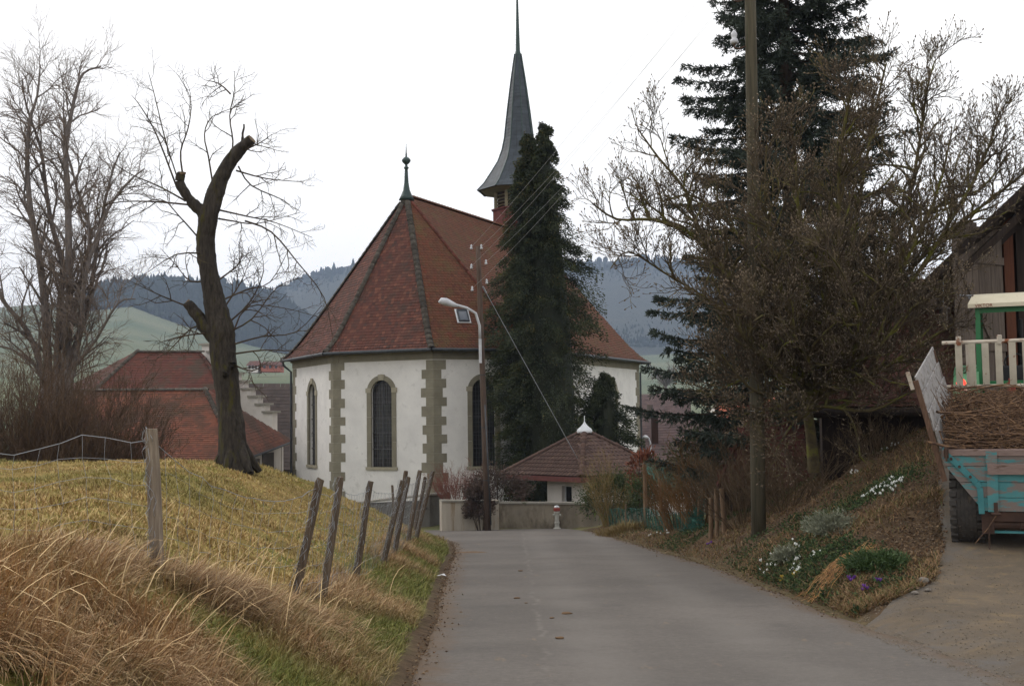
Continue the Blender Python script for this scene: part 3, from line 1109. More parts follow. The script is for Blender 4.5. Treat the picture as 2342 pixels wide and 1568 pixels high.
# ---- ridge turret and spire
SP = APEX+AX*12.5*CK
q0 = P(1190, 530, SP.y)
SP = Vector((q0.x, SP.y, ZT))
ang = math.radians(12)
def octa(r, z, n=8):
    return [Vector((SP.x+r*math.cos(ang+2*math.pi*j/n), SP.y+r*math.sin(ang+2*math.pi*j/n), z)) for j in range(n)]
def ring_solid(name, prof_, m, cap=True, n=8, smooth=False):
    q = B()
    rs = [octa(r, z, n) for r, z in prof_]
    V = [p for r in rs for p in r]
    Fc = [(i*n+j, i*n+(j+1) % n, (i+1)*n+(j+1) % n, (i+1)*n+j) for i in range(len(rs)-1) for j in range(n)]
    Fc.append(tuple(range(n-1, -1, -1)))
    Fc.append(tuple((len(rs)-1)*n+j for j in range(n)))
    q.add(V, Fc)
    return q.build(name, m, church, smooth)
z_e = P(1150, 440, SP.y).z
ring_solid('turret_skirt', [(1.66, ZT-1.6), (1.66, z_e-1.20), (1.76, z_e-1.18), (1.76, z_e-1.10)], 'turret_red')
core = ring_solid('turret_shaft', [(1.35, z_e-1.10), (1.35, z_e-.05)], 'roof_deck')
for j in range(8):                                       # corner posts and louvres of the belfry
    a = octa(1.50, z_e-1.10)[j]
    q = B()
    q.frame_box(a-Vector((.09, .09, 0)), (.18, 0, 0), (0, .18, 0), (0, 0, 1.02))
    q.build('turret_post', 'turret_wood', church)
    b = octa(1.50, z_e-1.10)[(j+1) % 8]
    for k in range(4):
        q = B()
        z = Vector((0, 0, .18+k*.20))
        q.bar(lerp(a, b, .1)+z, lerp(a, b, .9)+z, .12, .03, up=(0, 0.5, 1))
        q.build('louvre', 'turret_wood', core)
ring_solid('spire_soffit', [(1.5, z_e-.10), (2.42, z_e+.02)], 'turret_wood')
spire_prof = [(2.45, 14.53), (2.05, 14.95), (1.62, 15.6), (1.22, 16.25), (.98, 16.9), (.84, 17.55), (.63, 19.3), (.40, 21.0), (.17, 22.5)]
dz = z_e+.03-14.53*CK
spire_prof = [(r*CK, z*CK) for r, z in spire_prof]
# slates in courses, one band per course, each overlapping the one below
rr = np.interp(np.arange(14.53*CK, 22.5*CK, .22), [p[1] for p in spire_prof], [p[0] for p in spire_prof])
q = B()
rgs = random.Random(2)
zc = np.arange(14.53*CK, 22.5*CK, .22)
for i in range(len(zc)-1):
    lo, hi = octa(rr[i]+.018, zc[i]+dz), octa(rr[i+1]-.004, zc[i+1]+dz+.02)
    for j in range(8):
        a0, a1, b0, b1 = lo[j], lo[(j+1) % 8], hi[j], hi[(j+1) % 8]
        nn = max(1, int((a1-a0).length/.3))
        for k in range(nn):
            f0, f1 = (k+.015)/nn, (k+.985)/nn
            lift = ((a0+a1)/2-Vector((SP.x, SP.y, 0)))
            lift.z = 0
            lift = lift.normalized()*rgs.uniform(0, .012)
            q.add([lerp(a0, a1, f0)+lift, lerp(a0, a1, f1)+lift, lerp(b0, b1, f1)+lift*.2, lerp(b0, b1, f0)+lift*.2], [(0, 1, 2, 3)])
rv = np.repeat(RNG.random(len(q.v)//4), 4)
o = obj('slate', mesh_from('slate', np.array([tuple(v) for v in q.v]), q.f, attrs={'rnd': rv}), 'slate', church)
o['kind'] = 'stuff'
ring_solid('spire_core', [(r-.03, z+dz) for r, z in spire_prof], 'roof_deck')
ring_solid('spire_tip', [(.20, 22.42*CK+dz), (.14, 22.7*CK+dz), (.13, 23.0*CK+dz), (.05, 26.2*CK+dz), (.09, 26.25*CK+dz), (.16, 26.25*CK+.2+dz), (.09, 26.25*CK+.4+dz), (.02, 26.25*CK+.55+dz), (.015, 26.25*CK+2+dz)], 'copper_dark', smooth=False)
for j in range(8):
    q = B()
    q.tube([octa(r+.03, z+dz)[j] for r, z in spire_prof], [.035]*len(spire_prof), 5)
    q.build('spire_hip', 'copper_dark', church)
# ================================================================== WALLS AND BUILDINGS ROUND THE CHURCH
mat('old_concrete', lin(112, 104, 92), lin(140, 131, 116), scale=1.8, detail=8, rough=0.95, bump=0.3, bscale=30, stretch=(1, 1, .5), spots=lin(84, 76, 66), spot_scale=1.7, spot_pos=(0.48, 0.66))
mat('pale_concrete', lin(158, 150, 138), lin(176, 168, 154), scale=1.8, detail=8, rough=0.95, bump=0.3, bscale=30, stretch=(3, 3, .35), spots=lin(132, 112, 86), spot_scale=1.5, spot_pos=(0.52, 0.7))
mat('grey_concrete', lin(96, 94, 90), lin(120, 117, 112), scale=1.8, detail=8, rough=0.95, bump=0.3, bscale=30, spots=lin(72, 70, 66), spot_scale=1.5)
mat('coping', lin(126, 122, 114), lin(152, 148, 138), scale=3, rough=0.95, bump=0.3, bscale=50, rnd=.08, spots=lin(92, 92, 76), spot_scale=3)
mat('white_render', lin(196, 190, 184), lin(210, 204, 198), scale=1.5, rough=0.95, bump=0.2, bscale=30)
PAV = [lin(74, 58, 53), lin(86, 67, 60), lin(68, 54, 50), lin(96, 77, 68), lin(78, 62, 56)]
mat('pavilion_tile', lin(76, 58, 53), lin(94, 74, 65), scale=2.0, rough=0.9, rnd=0.6, rowcol=PAV, spots=lin(104, 92, 66), spot_scale=6, spot_pos=(.6, .72), bump=.2)
mat('brown_paint', lin(84, 46, 42), lin(98, 56, 50), scale=5, rough=0.7)
mat('wood_brown', lin(84, 64, 52), lin(112, 88, 72), scale=7, stretch=(6, 6, .5), rough=0.9, bump=.3, bscale=40)
mat('dark_glass', lin(22, 24, 28), lin(34, 36, 40), rough=0.15, spec=.5)
ORG = [lin(106, 64, 50), lin(120, 74, 56), lin(90, 57, 47), lin(128, 82, 62), lin(78, 55, 47), lin(110, 66, 52)]
mat('farm_tile', lin(102, 61, 47), lin(116, 70, 53), scale=.8, rough=0.9, rnd=.65, rowcol=ORG, spots=lin(76, 56, 44), spot_scale=.7, spot_pos=(.44, .62))
DRK = [lin(84, 48, 42), lin(96, 54, 44), lin(74, 46, 40), lin(104, 60, 48)]
mat('farm_tile_dark', lin(82, 50, 42), lin(98, 58, 48), scale=.8, rough=0.9, rnd=.6, rowcol=DRK, spots=lin(74, 60, 50), spot_scale=.9, spot_pos=(.48, .62))
GRY = [lin(72, 64, 62), lin(84, 74, 70), lin(64, 58, 56), lin(90, 80, 76)]
mat('grey_tile', lin(70, 62, 60), lin(86, 76, 72), scale=.8, rough=0.9, rnd=.6, rowcol=GRY)
PUR = [lin(80, 66, 66), lin(92, 74, 72), lin(72, 60, 60), lin(98, 80, 76)]
mat('village_tile', lin(76, 64, 64), lin(92, 76, 74), scale=.8, rough=0.9, rnd=.6, rowcol=PUR)
mat('orange_tile', lin(166, 98, 74), lin(148, 86, 66), scale=.8, rough=0.9, rnd=.4, rowcol=[lin(170, 100, 76), lin(150, 84, 62), lin(160, 94, 70)])
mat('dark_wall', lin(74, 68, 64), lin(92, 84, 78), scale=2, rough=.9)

def garden_wall(name, pts, h, th, m, label, panel=2.4, back=False, top0=None):
    """wall panels with coping stones along a polyline (a wall seen from its front, left to right)"""
    t = thing(name, (pts[0].x, pts[0].y, -3), label, 'wall')
    for a, b in zip(pts[:-1], pts[1:]):
        L = (b-a).length
        d = (b-a).normalized()
        n = Vector((-d.y, d.x, 0)).normalized()
        d2 = Vector((d.x, d.y, 0)).normalized()
        k = max(1, round(L/panel))
        for i in range(k):
            p0, p1 = lerp(a, b, i/k), lerp(a, b, (i+1)/k)
            q = B()
            q.frame_box(Vector((p0.x, p0.y, -3.4))+d2*.004, Vector((p1.x-p0.x, p1.y-p0.y, 0))-d2*.008, n*th, (0, 0, p0.z+3.4))
            q.build('wall_panel', m, t)
        kc = max(1, round(L/0.95))
        for i in range(kc):
            p0, p1 = lerp(a, b, i/kc), lerp(a, b, (i+1)/kc)
            q = B()
            q.frame_box(p0-n*.05+d2*.003, (p1-p0)-d2*.006, n*(th+.10), (0, 0, .075+random.uniform(-.006, .006)))
            q.build('coping_stone', 'coping', t)
    return t
tz = lambda u, v, d: Vector((P(u, v, d).x, d, P(u, v, d).z))
garden_wall('churchyard_wall', [tz(1140, 1151, 47.6), tz(1352, 1153, 47.3), tz(1480, 1150, 49)], 1, .35, 'old_concrete', 'stained old churchyard wall with coping in front of the small hut')
garden_wall('wall_end', [tz(1010, 1147, 46.3), tz(1141, 1149, 46.9)], 1, .4, 'pale_concrete', 'pale streaked concrete wall end beside the wooden lamp pole')
garden_wall('side_wall', [tz(820, 1152, 47.6), tz(982, 1133, 49.2), tz(1020, 1131, 51.5)], 1, .35, 'grey_concrete', 'grey low wall behind the leaning fence posts at the mound')

# ---------------------------------------------------------------- small hut with a hipped tile roof
HD = 51.2
hc = P(1337, 985, HD)
ez = P(1318, 1090, HD-3).z
HR = 3.55
hang = math.radians(-96)
hcorner = [Vector((hc.x+HR*math.cos(hang+k*math.pi/2), hc.y+HR*math.sin(hang+k*math.pi/2), ez)) for k in range(4)]  # front, right, back, left
hut = thing('churchyard_hut', (hc.x, hc.y, -3), 'small white churchyard hut under a brown hipped tile roof with a metal tip', 'hut')
hap = Vector((hc.x, hc.y, hc.z))
def wavy_tile(w_, l_, th):
    xs = [-.5, -.3, -.1, .1, .3, .5]
    zs = [0.0, .010, .004, .0, .018, .032]
    n = len(xs)
    V = [(x*w_, 0, z+th*1.7) for x, z in zip(xs, zs)]+[(x*w_, l_, z) for x, z in zip(xs, zs)]+[(x*w_, .004, z+th*.7) for x, z in zip(xs, zs)]
    Fc = [(i, i+1, n+i+1, n+i) for i in range(n-1)]+[(i+1, i, 2*n+i, 2*n+i+1) for i in range(n-1)]
    return np.array(V), Fc
wshape = wavy_tile(.235, .40, .02)
wme = mesh_from('tile', *wshape)
wme.materials.append(MATS['pavilion_tile'])
hut_frames = []
for k in range(4):
    a, b = hcorner[k-1], hcorner[k]
    q = B()
    q.add([a, b, hap], [(0, 1, 2)])
    q.build('roof_deck', 'roof_deck', hut)
    f = B()
    inn = lambda p: Vector((lerp(p.x, hc.x, .02), lerp(p.y, hc.y, .02), p.z))
    f.bar(a+Vector((0, 0, -.10)), b+Vector((0, 0, -.10)), .05, .20)
    f.build('fascia', 'brown_paint', hut)
    s = B()
    s.add([a+Vector((0, 0, -.19)), b+Vector((0, 0, -.19)), Vector((hc.x, hc.y, ez-.19))], [(0, 1, 2)])
    s.build('soffit', 'brown_paint', hut)
    if k in (0, 1):
        rows = tile_frames(lambda s_, t_: lerp(lerp(a, b, s_), hap, t_)+Vector((0, 0, .02)), .225, .25, jit=.004, rg=random.Random(k))
        for r in rows: hut_frames += [(M.translation.y, M) for M in r]
hut_frames.sort(key=lambda e: e[0])
single_tiles('tile', [M for _, M in hut_frames[:300]], wme, 'pavilion_tile', hut)
if len(hut_frames) > 300:
    merged_tiles('tile_field', [M for _, M in hut_frames[300:]], wshape, 'pavilion_tile', hut)
for k in range(4):
    hip_caps([hcorner[k]+Vector((0, 0, .04)), lerp(hcorner[k], hap, .97)+Vector((0, 0, .04))], 'pavilion_tile', hut, r=.12, step=.30)
q = B()
q.lathe(hap+Vector((0, 0, -.08)), [(.34, 0), (.33, .08), (.29, .17), (.17, .26), (.08, .36), (.04, .43), (.018, .48), (.010, .72)], 12)
q.build('roof_tip', 'white_metal', hut, smooth=True)
# body: walls set back under the eaves, with a small framed window and an open porch on the left
wf = [lerp(Vector((hc.x, hc.y, ez)), c, .74) for c in hcorner]
wf[3] = lerp(wf[0], wf[3], .58)
wf[2] = lerp(wf[1], wf[2], .58)
for i, (a, b) in enumerate(((wf[3], wf[0]), (wf[0], wf[1]), (wf[1], wf[2]), (wf[2], wf[3]))):
    d = (b-a).normalized()
    nrm = Vector((d.y, -d.x, 0))
    z0, z1 = -3.2, ez-.19
    pt = lambda s_, z_, o=0.0: Vector((a.x+d.x*s_+nrm.x*o, a.y+d.y*s_+nrm.y*o, z_))
    L = (b-a).length
    q = B()
    if i == 0:
        c_, hw2 = L*.56, .30
        za, zb = z1-.98, z1-.22
        for s0_, s1_, y0, y1 in ((0, c_-hw2, z0, z1), (c_+hw2, L, z0, z1), (c_-hw2, c_+hw2, z0, za), (c_-hw2, c_+hw2, zb, z1)):
            q.add([pt(s0_, y0), pt(s1_, y0), pt(s1_, y1), pt(s0_, y1)], [(0, 1, 2, 3)])
        for (p, r) in (((c_-hw2, za), (c_-hw2, zb)), ((c_-hw2, zb), (c_+hw2, zb)), ((c_+hw2, zb), (c_+hw2, za)), ((c_+hw2, za), (c_-hw2, za))):
            q.add([pt(*p), pt(*p, -.25), pt(*r, -.25), pt(*r)], [(0, 1, 2, 3)])
        q.build('wall', 'white_render', hut)
        g = B()
        g.add([pt(c_-hw2, za, -.22), pt(c_+hw2, za, -.22), pt(c_+hw2, zb, -.22), pt(c_-hw2, zb, -.22)], [(0, 1, 2, 3)])
        wn = g.build('window', 'dark_glass', hut)
        fr = B()
        for (p, r) in (((c_-hw2, za), (c_-hw2, zb)), ((c_-hw2, zb), (c_+hw2, zb)), ((c_+hw2, zb), (c_+hw2, za)), ((c_+hw2, za), (c_-hw2, za))):
            fr.bar(pt(*p, -.19), pt(*r, -.19), .07, .05, up=nrm)
        fr.build('window_frame', 'white_metal', wn)
    else:
        q.add([pt(0, z0), pt(L, z0), pt(L, z1), pt(0, z1)], [(0, 1, 2, 3)])
        q.build('wall', 'white_render', hut)
for p in (lerp(Vector((hc.x, hc.y, ez)), hcorner[3], .74),):
    q = B()
    q.frame_box(Vector((p.x-.08, p.y-.08, -3.2)), (.16, 0, 0), (0, .16, 0), (0, 0, ez-.19+3.2))
    q.build('porch_post', 'wood_brown', hut)

# ---------------------------------------------------------------- farmhouse group on the left, behind the mound
def roof_face(pts, m, parent, tw=.19, te=.17, name='tile_field', shape=None, caps=None):
    """tile a planar face given as lower-left, lower-right, upper-right, upper-left"""
    ll, lr, ur, ul = [Vector(p) for p in pts]
    q = B()
    q.add([ll, lr, ur, ul], [(0, 1, 2, 3)])
    q.build('roof_deck', 'roof_deck', parent)
    sh = shape or tile_shape(tw*.97, te*2.0, .018, False)
    rows = tile_frames(lambda s_, t_: lerp(lerp(ll, lr, s_), lerp(ul, ur, s_), t_)+Vector((0, 0, .02)), tw, te, t_end=.995, rg=random.Random(1))
    return merged_tiles(name, [M for r in rows for M in r], sh, m, parent)
fh = thing('farmhouse', P(330, 1053, 58), 'low farmhouse with broad orange tiled hip roof behind the grassy mound', 'house')
fh.location.z = -4
R0, R1 = P(90, 895, 60.5), P(470, 893, 60.5)
E0, E1 = P(60, 1056, 56), P(548, 1054, 56)
E2 = P(668, 1009, 66)
roof_face([E0, E1, R1, R0], 'farm_tile', fh)
roof_face([E1, E2, R1+Vector((.05, .05, 0)), R1], 'farm_tile', fh)
hip_caps([E1+up, R1+up], 'hip_tile', fh, r=.13, step=.4)
hip_caps([R0+up, R1+up], 'hip_tile', fh, r=.13, step=.4, name='ridge_tile')
for a, b in ((E0, E1), (E1, E2)):
    g = B()
    g.tube([a+Vector((0, 0, -.03)), b+Vector((0, 0, -.03))], .06, 8)
    g.build('gutter', 'gutter_metal', fh)
ins = lambda a, b, p, k: lerp(p, lerp(R0, R1, .6), k)
W0, W1, W2 = [Vector((lerp(p.x, R1.x-3, .08), lerp(p.y, R1.y+2, .08), p.z)) for p in (E0, E1, E2)]
for a, b in ((W0, W1), (W1, W2)):
    q = B()
    q.add([Vector((a.x, a.y, -5)), Vector((b.x, b.y, -5)), Vector((b.x, b.y, b.z)), Vector((a.x, a.y, a.z))], [(0, 1, 2, 3)])
    q.build('wall', 'white_render', fh)
d = (W2-W1); nrm = Vector((d.y, -d.x, 0)).normalized()
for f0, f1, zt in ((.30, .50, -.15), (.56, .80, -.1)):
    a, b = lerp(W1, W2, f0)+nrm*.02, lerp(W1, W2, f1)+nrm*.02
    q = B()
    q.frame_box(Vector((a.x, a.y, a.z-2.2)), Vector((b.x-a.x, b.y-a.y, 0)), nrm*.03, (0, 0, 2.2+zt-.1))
    dr = q.build('dark_opening_panel', 'dark_wall', fh)  # dark panel on the wall, stands for the shade inside an opening
q = B()
q.frame_box(Vector((W2.x-.3, W2.y-.15, -5)), (.35, 0, 0), (0, .35, 0), (0, 0, W2.z+4.98))
q.build('corner_pillar', 'white_render', fh)

bh = thing('farm_wing', P(380, 890, 70), 'dark red hipped roof of a taller house rising behind the orange farmhouse roof', 'house')
bh.location.z = -4
r0, r1 = P(312, 806, 72), P(455, 806, 72)
e0, e1 = P(205, 905, 68.5), P(520, 905, 68.5)
el = P(120, 905, 76)
roof_face([e0, e1, r1, r0], 'farm_tile_dark', bh)
roof_face([el, e0, r0, r0-Vector((.05, -.05, 0))], 'farm_tile_dark', bh)
roof_face([e1, P(560, 905, 77), r1+Vector((.05, .05, 0)), r1], 'farm_tile_dark', bh)
hip_caps([e0+up, r0+up], 'hip_tile', bh, r=.14, step=.4)
hip_caps([r0+up, r1+up], 'hip_tile', bh, r=.14, step=.4, name='ridge_tile')
q = B()
q.add([Vector((p.x, p.y, z)) for p, z in ((e0, -5), (e1, -5), (e1, e1.z), (e0, e0.z))], [(0, 1, 2, 3)])
q.build('wall', 'white_render', bh)

sg = thing('stepped_gable', P(550, 900, 73), 'white stepped gable wall with stone caps between farmhouse roofs', 'gable wall')
sg.location.z = -4
gd = 73.0
top = P(462, 786, gd)
pts = []
for i in range(10):
    f0 = i/10
    a = lerp(P(462, 786, gd), P(622, 958, gd-3), f0)
    b = lerp(P(462, 786, gd), P(622, 958, gd-3), (i+1)/10)
    q = B()
    dd = Vector((b.x-a.x, b.y-a.y, 0))
    n = Vector((dd.y, -dd.x, 0)).normalized()
    q.frame_box(Vector((a.x, a.y, -4.5)), dd, -n*.45, (0, 0, a.z-.10+4.5))
    q.build('gable_step', 'white_render', sg)
    c = B()
    c.frame_box(Vector((a.x, a.y, a.z-.098))-dd.normalized()*.14+n*.12, dd+dd.normalized()*.30, -n*.7, (0, 0, .12))
    c.build('step_cap', 'coping', sg)

gh = thing('grey_roofed_barn', P(620, 960, 82), 'barn with steep plain grey brown roof left of the church wall', 'barn')
gh.location.z = -5
roof_face([P(540, 1075, 80), P(760, 1075, 80), P(760, 886, 84), P(540, 886, 84)], 'grey_tile', gh, tw=.3, te=.3)
q = B()
a, b = P(545, 1074, 80.2), P(755, 1074, 80.2)
q.frame_box(Vector((a.x, a.y, -7)), (b.x-a.x, 0, 0), (0, 8, 0), (0, 0, a.z+7))
q.build('wall', 'dark_wall', gh)

# ---------------------------------------------------------------- village houses on the right, below the church
def house(name, ul, ur, ll, lr, dr, de, m, wall, label, extra=0.0):
    """house with its roof slope facing the camera: ridge v at dr, eave v at de"""
    t = thing(name, P(lerp(ul[0], ur[0], .5), ul[1], dr), label, 'house')
    A, B_, C, D = P(*ll, de), P(*lr, de), P(*ur, dr), P(*ul, dr)
    t.location.z = -9
    roof_face([A, B_, C, D], m, t, tw=.3, te=.33)
    depth = dr-de
    A2, B2 = Vector((A.x, dr+depth, A.z)), Vector((B_.x, dr+depth, B_.z))
    q = B()
    q.add([B2, A2, D, C], [(0, 1, 2, 3)])
    q.build('roof_deck', 'roof_deck', t)
    w_ = B()
    lo = lambda p: Vector((p.x, p.y, -10))
    w_.add([lo(A), lo(B_), B_, A], [(0, 1, 2, 3)])
    w_.add([lo(B_), lo(B2), B2, C, B_], [(0, 1, 2, 3, 4)])
    w_.add([lo(A2), lo(A), A, D, A2], [(0, 1, 2, 3, 4)])
    w_.xf(Matrix.Translation((0, .12, -.06)))
    w_.build('wall', wall, t)
    return t
h1 = house('village_house', (1455, 972), (1700, 962), (1450, 1080), (1700, 1078), 78, 73, 'village_tile', 'white_render', 'house with large purple brown tiled roof and black chimney behind the hut')
cpt = P(1497, 975, 76)
q = B()
q.frame_box(cpt-Vector((.2, .2, 1.2)), (.4, 0, 0), (0, .4, 0), (0, 0, 1.75))
ch = q.build('chimney', 'roof_deck', h1)
q = B()
q.frame_box(cpt-Vector((.25, .25, -.552)), (.5, 0, 0), (0, .5, 0), (0, 0, .10))
q.build('chimney_cap', 'gutter_metal', ch)
h2 = house('village_house', (1440, 907), (1580, 902), (1440, 985), (1580, 985), 118, 110, 'village_tile', 'dark_wall', 'farther village house with a plain dull purple roof and one small roof window')
q = B()
c = P(1487, 938, 113.5)
q.frame_box(c-Vector((.28, .3, .7)), (.5, 0, 0), (0, .6, 0), (0, 0, 1.2))
sk = q.build('roof_window', 'dark_wall', h2)
h3 = house('village_house', (1640, 918), (1790, 912), (1640, 972), (1790, 970), 100, 95, 'orange_tile', 'white_render', 'village house with bright orange tiled roof half hidden by shrubs')
far_specs = [(566, 590, 824, 846, 'white_render', 'farm_tile_dark', 'tiny white house left of the church roof on the valley slope'),
             (596, 640, 826, 844, 'orange_tile', 'farm_tile_dark', 'tiny orange brown farm building in the valley left of the church')]
for (u0, u1, v0, v1, wl, rf, lb) in far_specs:
    t = thing('valley_house', P((u0+u1)/2, v1, 500), lb, 'house')
    a, b, c, d_ = P(u0, v1+6, 500), P(u1, v1+6, 500), P(u1, (v0+v1)/2, 500), P(u0, (v0+v1)/2, 500)
    q = B()
    q.frame_box(a, b-a, (0, 9, 0), c-b)
    q.build('wall', wl, t)
    r = B()
    z = P(u0, v0, 500).z
    r.add([d_+Vector((-.6, -.6, -.1)), c+Vector((.6, -.6, -.1)), Vector((c.x, 504.5, z)), Vector((d_.x, 504.5, z)), c+Vector((.6, 9.6, -.1)), d_+Vector((-.6, 9.6, -.1))],
          [(0, 1, 2, 3), (3, 2, 4, 5), (0, 3, 5), (1, 4, 2)])
    r.build('roof', rf, t)
    for k in range(3):
        q = B()
        x = lerp(a.x, b.x, .2+.3*k)
        q.frame_box((x-.5, 499.9, lerp(a.z, c.z, .55)), (1.0, 0, 0), (0, .15, 0), (0, 0, 1.3))
        q.build('window', 'dark_glass', t)
# ================================================================== POLES, WIRES, FENCE
mat('pole_wood', lin(70, 58, 50), lin(96, 80, 70), scale=5, stretch=(5, 5, .35), rough=0.9, bump=.3, bscale=30)
mat('pole_green', lin(62, 58, 46), lin(86, 80, 64), scale=4, stretch=(5, 5, .3), rough=0.9, bump=.3, bscale=24, spots=lin(58, 60, 42), spot_scale=2.2)
mat('porcelain', lin(190, 192, 196), lin(176, 178, 182), rough=0.25, spec=.6)
mat('lamp_grey', lin(178, 180, 184), lin(196, 198, 202), rough=0.4)
mat('steel_wire', lin(128, 132, 138), lin(158, 162, 166), rough=0.45, metal=.5)
mat('wire_thin', lin(170, 170, 172), lin(170, 170, 172), rough=0.6)
mat('grey_post', lin(104, 92, 80), lin(146, 134, 118), lin(120, 108, 94), scale=6, stretch=(7, 7, .4), rough=0.95, bump=.5, bscale=30, rnd=.12, spots=lin(150, 148, 132), spot_scale=14, spot_pos=(.62, .7))
mat('brown_post', lin(72, 60, 50), lin(108, 94, 80), lin(88, 76, 64), scale=6, stretch=(7, 7, .4), rough=0.95, bump=.5, bscale=30, rnd=.15, spots=lin(140, 138, 124), spot_scale=16, spot_pos=(.62, .7))
mat('red_paint', lin(140, 58, 46), lin(124, 52, 42), rough=.6)
mat('hydrant_grey', lin(150, 150, 142), lin(170, 168, 160), scale=6, rough=.7)
mat('rust_iron', lin(66, 52, 44), lin(88, 68, 56), scale=9, rough=.85, bump=.2)

def insulator(parent, foot, tip, s=1.0):
    q = B()
    a, b = Vector(foot), Vector(tip)
    m_ = Vector((b.x, b.y, a.z-.04))
    q.tube([a, lerp(a, m_, .6)+Vector((0, 0, -.03)), m_, b], .012*s, 6)
    hk = q.build('insulator_hook', 'rust_iron', parent)
    c = B()
    c.lathe(b, [(.045*s, -.02), (.065*s, 0), (.06*s, .05*s), (.035*s, .07*s), (.045*s, .10*s), (.05*s, .14*s), (.03*s, .18*s), (.01*s, .20*s)], 10)
    c.build('insulator', 'porcelain', hk, smooth=True)
    return b+Vector((0, 0, .09*s))

# lamp pole by the churchyard wall
LB = P(1116, 1206, 46.0)
LT = P(1093, 561, 46.0)
LT.y = 46.2
lp = thing('lamp_pole', LB, 'brown wooden pole with white insulators and curved street lamp before the church', 'lamp pole')
q = B()
q.tube([lerp(LB, LT, t)+Vector((0, 0, -.4 if t == 0 else 0)) for t in (0, .3, .6, .9, 1)], [.125, .115, .105, .09, .085], 12)
q.build('pole', 'pole_wood', lp, smooth=True)
ax = lambda t: lerp(LB, LT, t)
ends = []
for t, sx in ((.985, -1), (.985, 1), (.93, 1), (.915, -1), (.86, 1), (.835, -1)):
    p = ax(t)
    ends.append(insulator(lp, p+Vector((sx*.10, -.02, 0)), p+Vector((sx*(.28 if t < .95 else .26 if sx < 0 else .12), -.05, .05)), .85))
q = B()
arm = [P(1098, 780, 45.85), P(1097, 745, 45.8), P(1088, 716, 45.7), P(1068, 704, 45.6), P(1043, 697, 45.5)]
q.tube(arm, .05, 8)
am = q.build('lamp_arm', 'lamp_grey', lp, smooth=True)
q = B()
hd = [P(1048, 700, 45.5), P(1036, 696, 45.5), P(1020, 690, 45.45), P(1009, 688, 45.4), P(1003, 691, 45.4)]
q.tube(hd, [.05, .10, .145, .12, .03], 12)
q.build('lamp_head', 'lamp_grey', am, smooth=True)
q = B()
q.tube([P(1098, 775, 45.84), P(1099, 830, 45.86)], .055, 8)
q.build('lamp_bracket', 'lamp_grey', lp)
q = B()
q.tube([P(1109, 925, 45.88), P(1123, 1200, 45.87)], .024, 8)
q.build('cable_pipe', 'gutter_metal', lp, smooth=True)
for v in (860, 980, 1100):
    q = B()
    c_ = ax((1206-v)/(1206-561))
    q.lathe(c_, [(.125, 0), (.127, .03)], 12)
    q.build('pipe_clamp', 'gutter_metal', lp)
q = B()
q.tube([P(1104, 655, 46.1), P(1352, 1105, 49.5)], .014, 6)
q.tube([P(1104, 655, 46.1), P(1112, 670, 46.2)], .035, 6)
q.build('guy_wire', 'steel_wire', lp)

# tall pole on the garden bank
TB = P(1735, 1225, 24)
TT = Vector((P(1720, 0, 24).x-.02, 24.0, 11.6))
TB.z = gz(TB.x, TB.y)-.5
tp = thing('telegraph_pole', (TB.x, TB.y, TB.z+.5), 'tall greenish weathered utility pole rising out of the garden bank', 'utility pole')
q = B()
q.tube([lerp(TB, TT, t) for t in (0, .2, .4, .6, .8, 1)], [.145, .14, .13, .122, .115, .105], 14)
q.build('pole', 'pole_green', tp, smooth=True)
tend = []
for k, (t, sx) in enumerate(((.985, -1), (.985, 1), (.93, -1), (.93, 1), (.875, -1), (.80, -1))):
    p = lerp(TB, TT, t)
    tend.append(insulator(tp, p+Vector((sx*.10, 0, 0)), p+Vector((sx*.34, -.03, .06)), 1.3))
q = B()
c_ = lerp(TB, TT, .23)
q.lathe(c_, [(.142, 0), (.143, .02)], 14)
q.build('wire_band', 'steel_wire', tp)
for k, (a, b) in enumerate(zip(tend[:5], [ends[0], ends[1], ends[3], ends[2], ends[5]])):
    pts = []
    for i in range(13):
        t = i/12
        p = lerp(a, b, t)
        pts.append(p-Vector((0, 0, 1.1*t*(1-t))))
    q = B()
    q.tube(pts, .0034, 5)
    o = q.build('overhead_wire', 'wire_thin')
    tag(o, 'thin overhead wire sagging to the lamp pole, '+['uppermost and leftmost of five', 'second from the top left', 'third and middle of five', 'fourth from the top left', 'lowest and rightmost of five'][k], 'wire', 'overhead wires between the two poles')

# fence along the meadow bank: (top u, v), (foot u, v), distance, radius
posts = [((345, 980), (362, 1330), 9.5, .052, .0), ((733, 1094), (667, 1398), 12.0, .043, .1), ((779, 1090), (737, 1378), 12.9, .040, .1), ((848, 1100), (812, 1335), 15.7, .042, .1),
         ((921, 1098), (878, 1285), 19.5, .044, .1), ((934, 1090), (902, 1262), 21.5, .042, .1), ((929, 1076), (918, 1150), 26, .05, .1), ((961, 1075), (936, 1222), 25.5, .05, .1), ((990, 1077), (958, 1208), 28.5, .05, .1), ((973, 1090), (950, 1206), 31, .045, .1),
         ((897, 1109), (900, 1165), 33, .035, .0)]
fn = thing('wire_fence', P(733, 1394, 12), 'sagging wire mesh fence on leaning grey wooden posts along the meadow', 'fence')
tops, feet = [], []
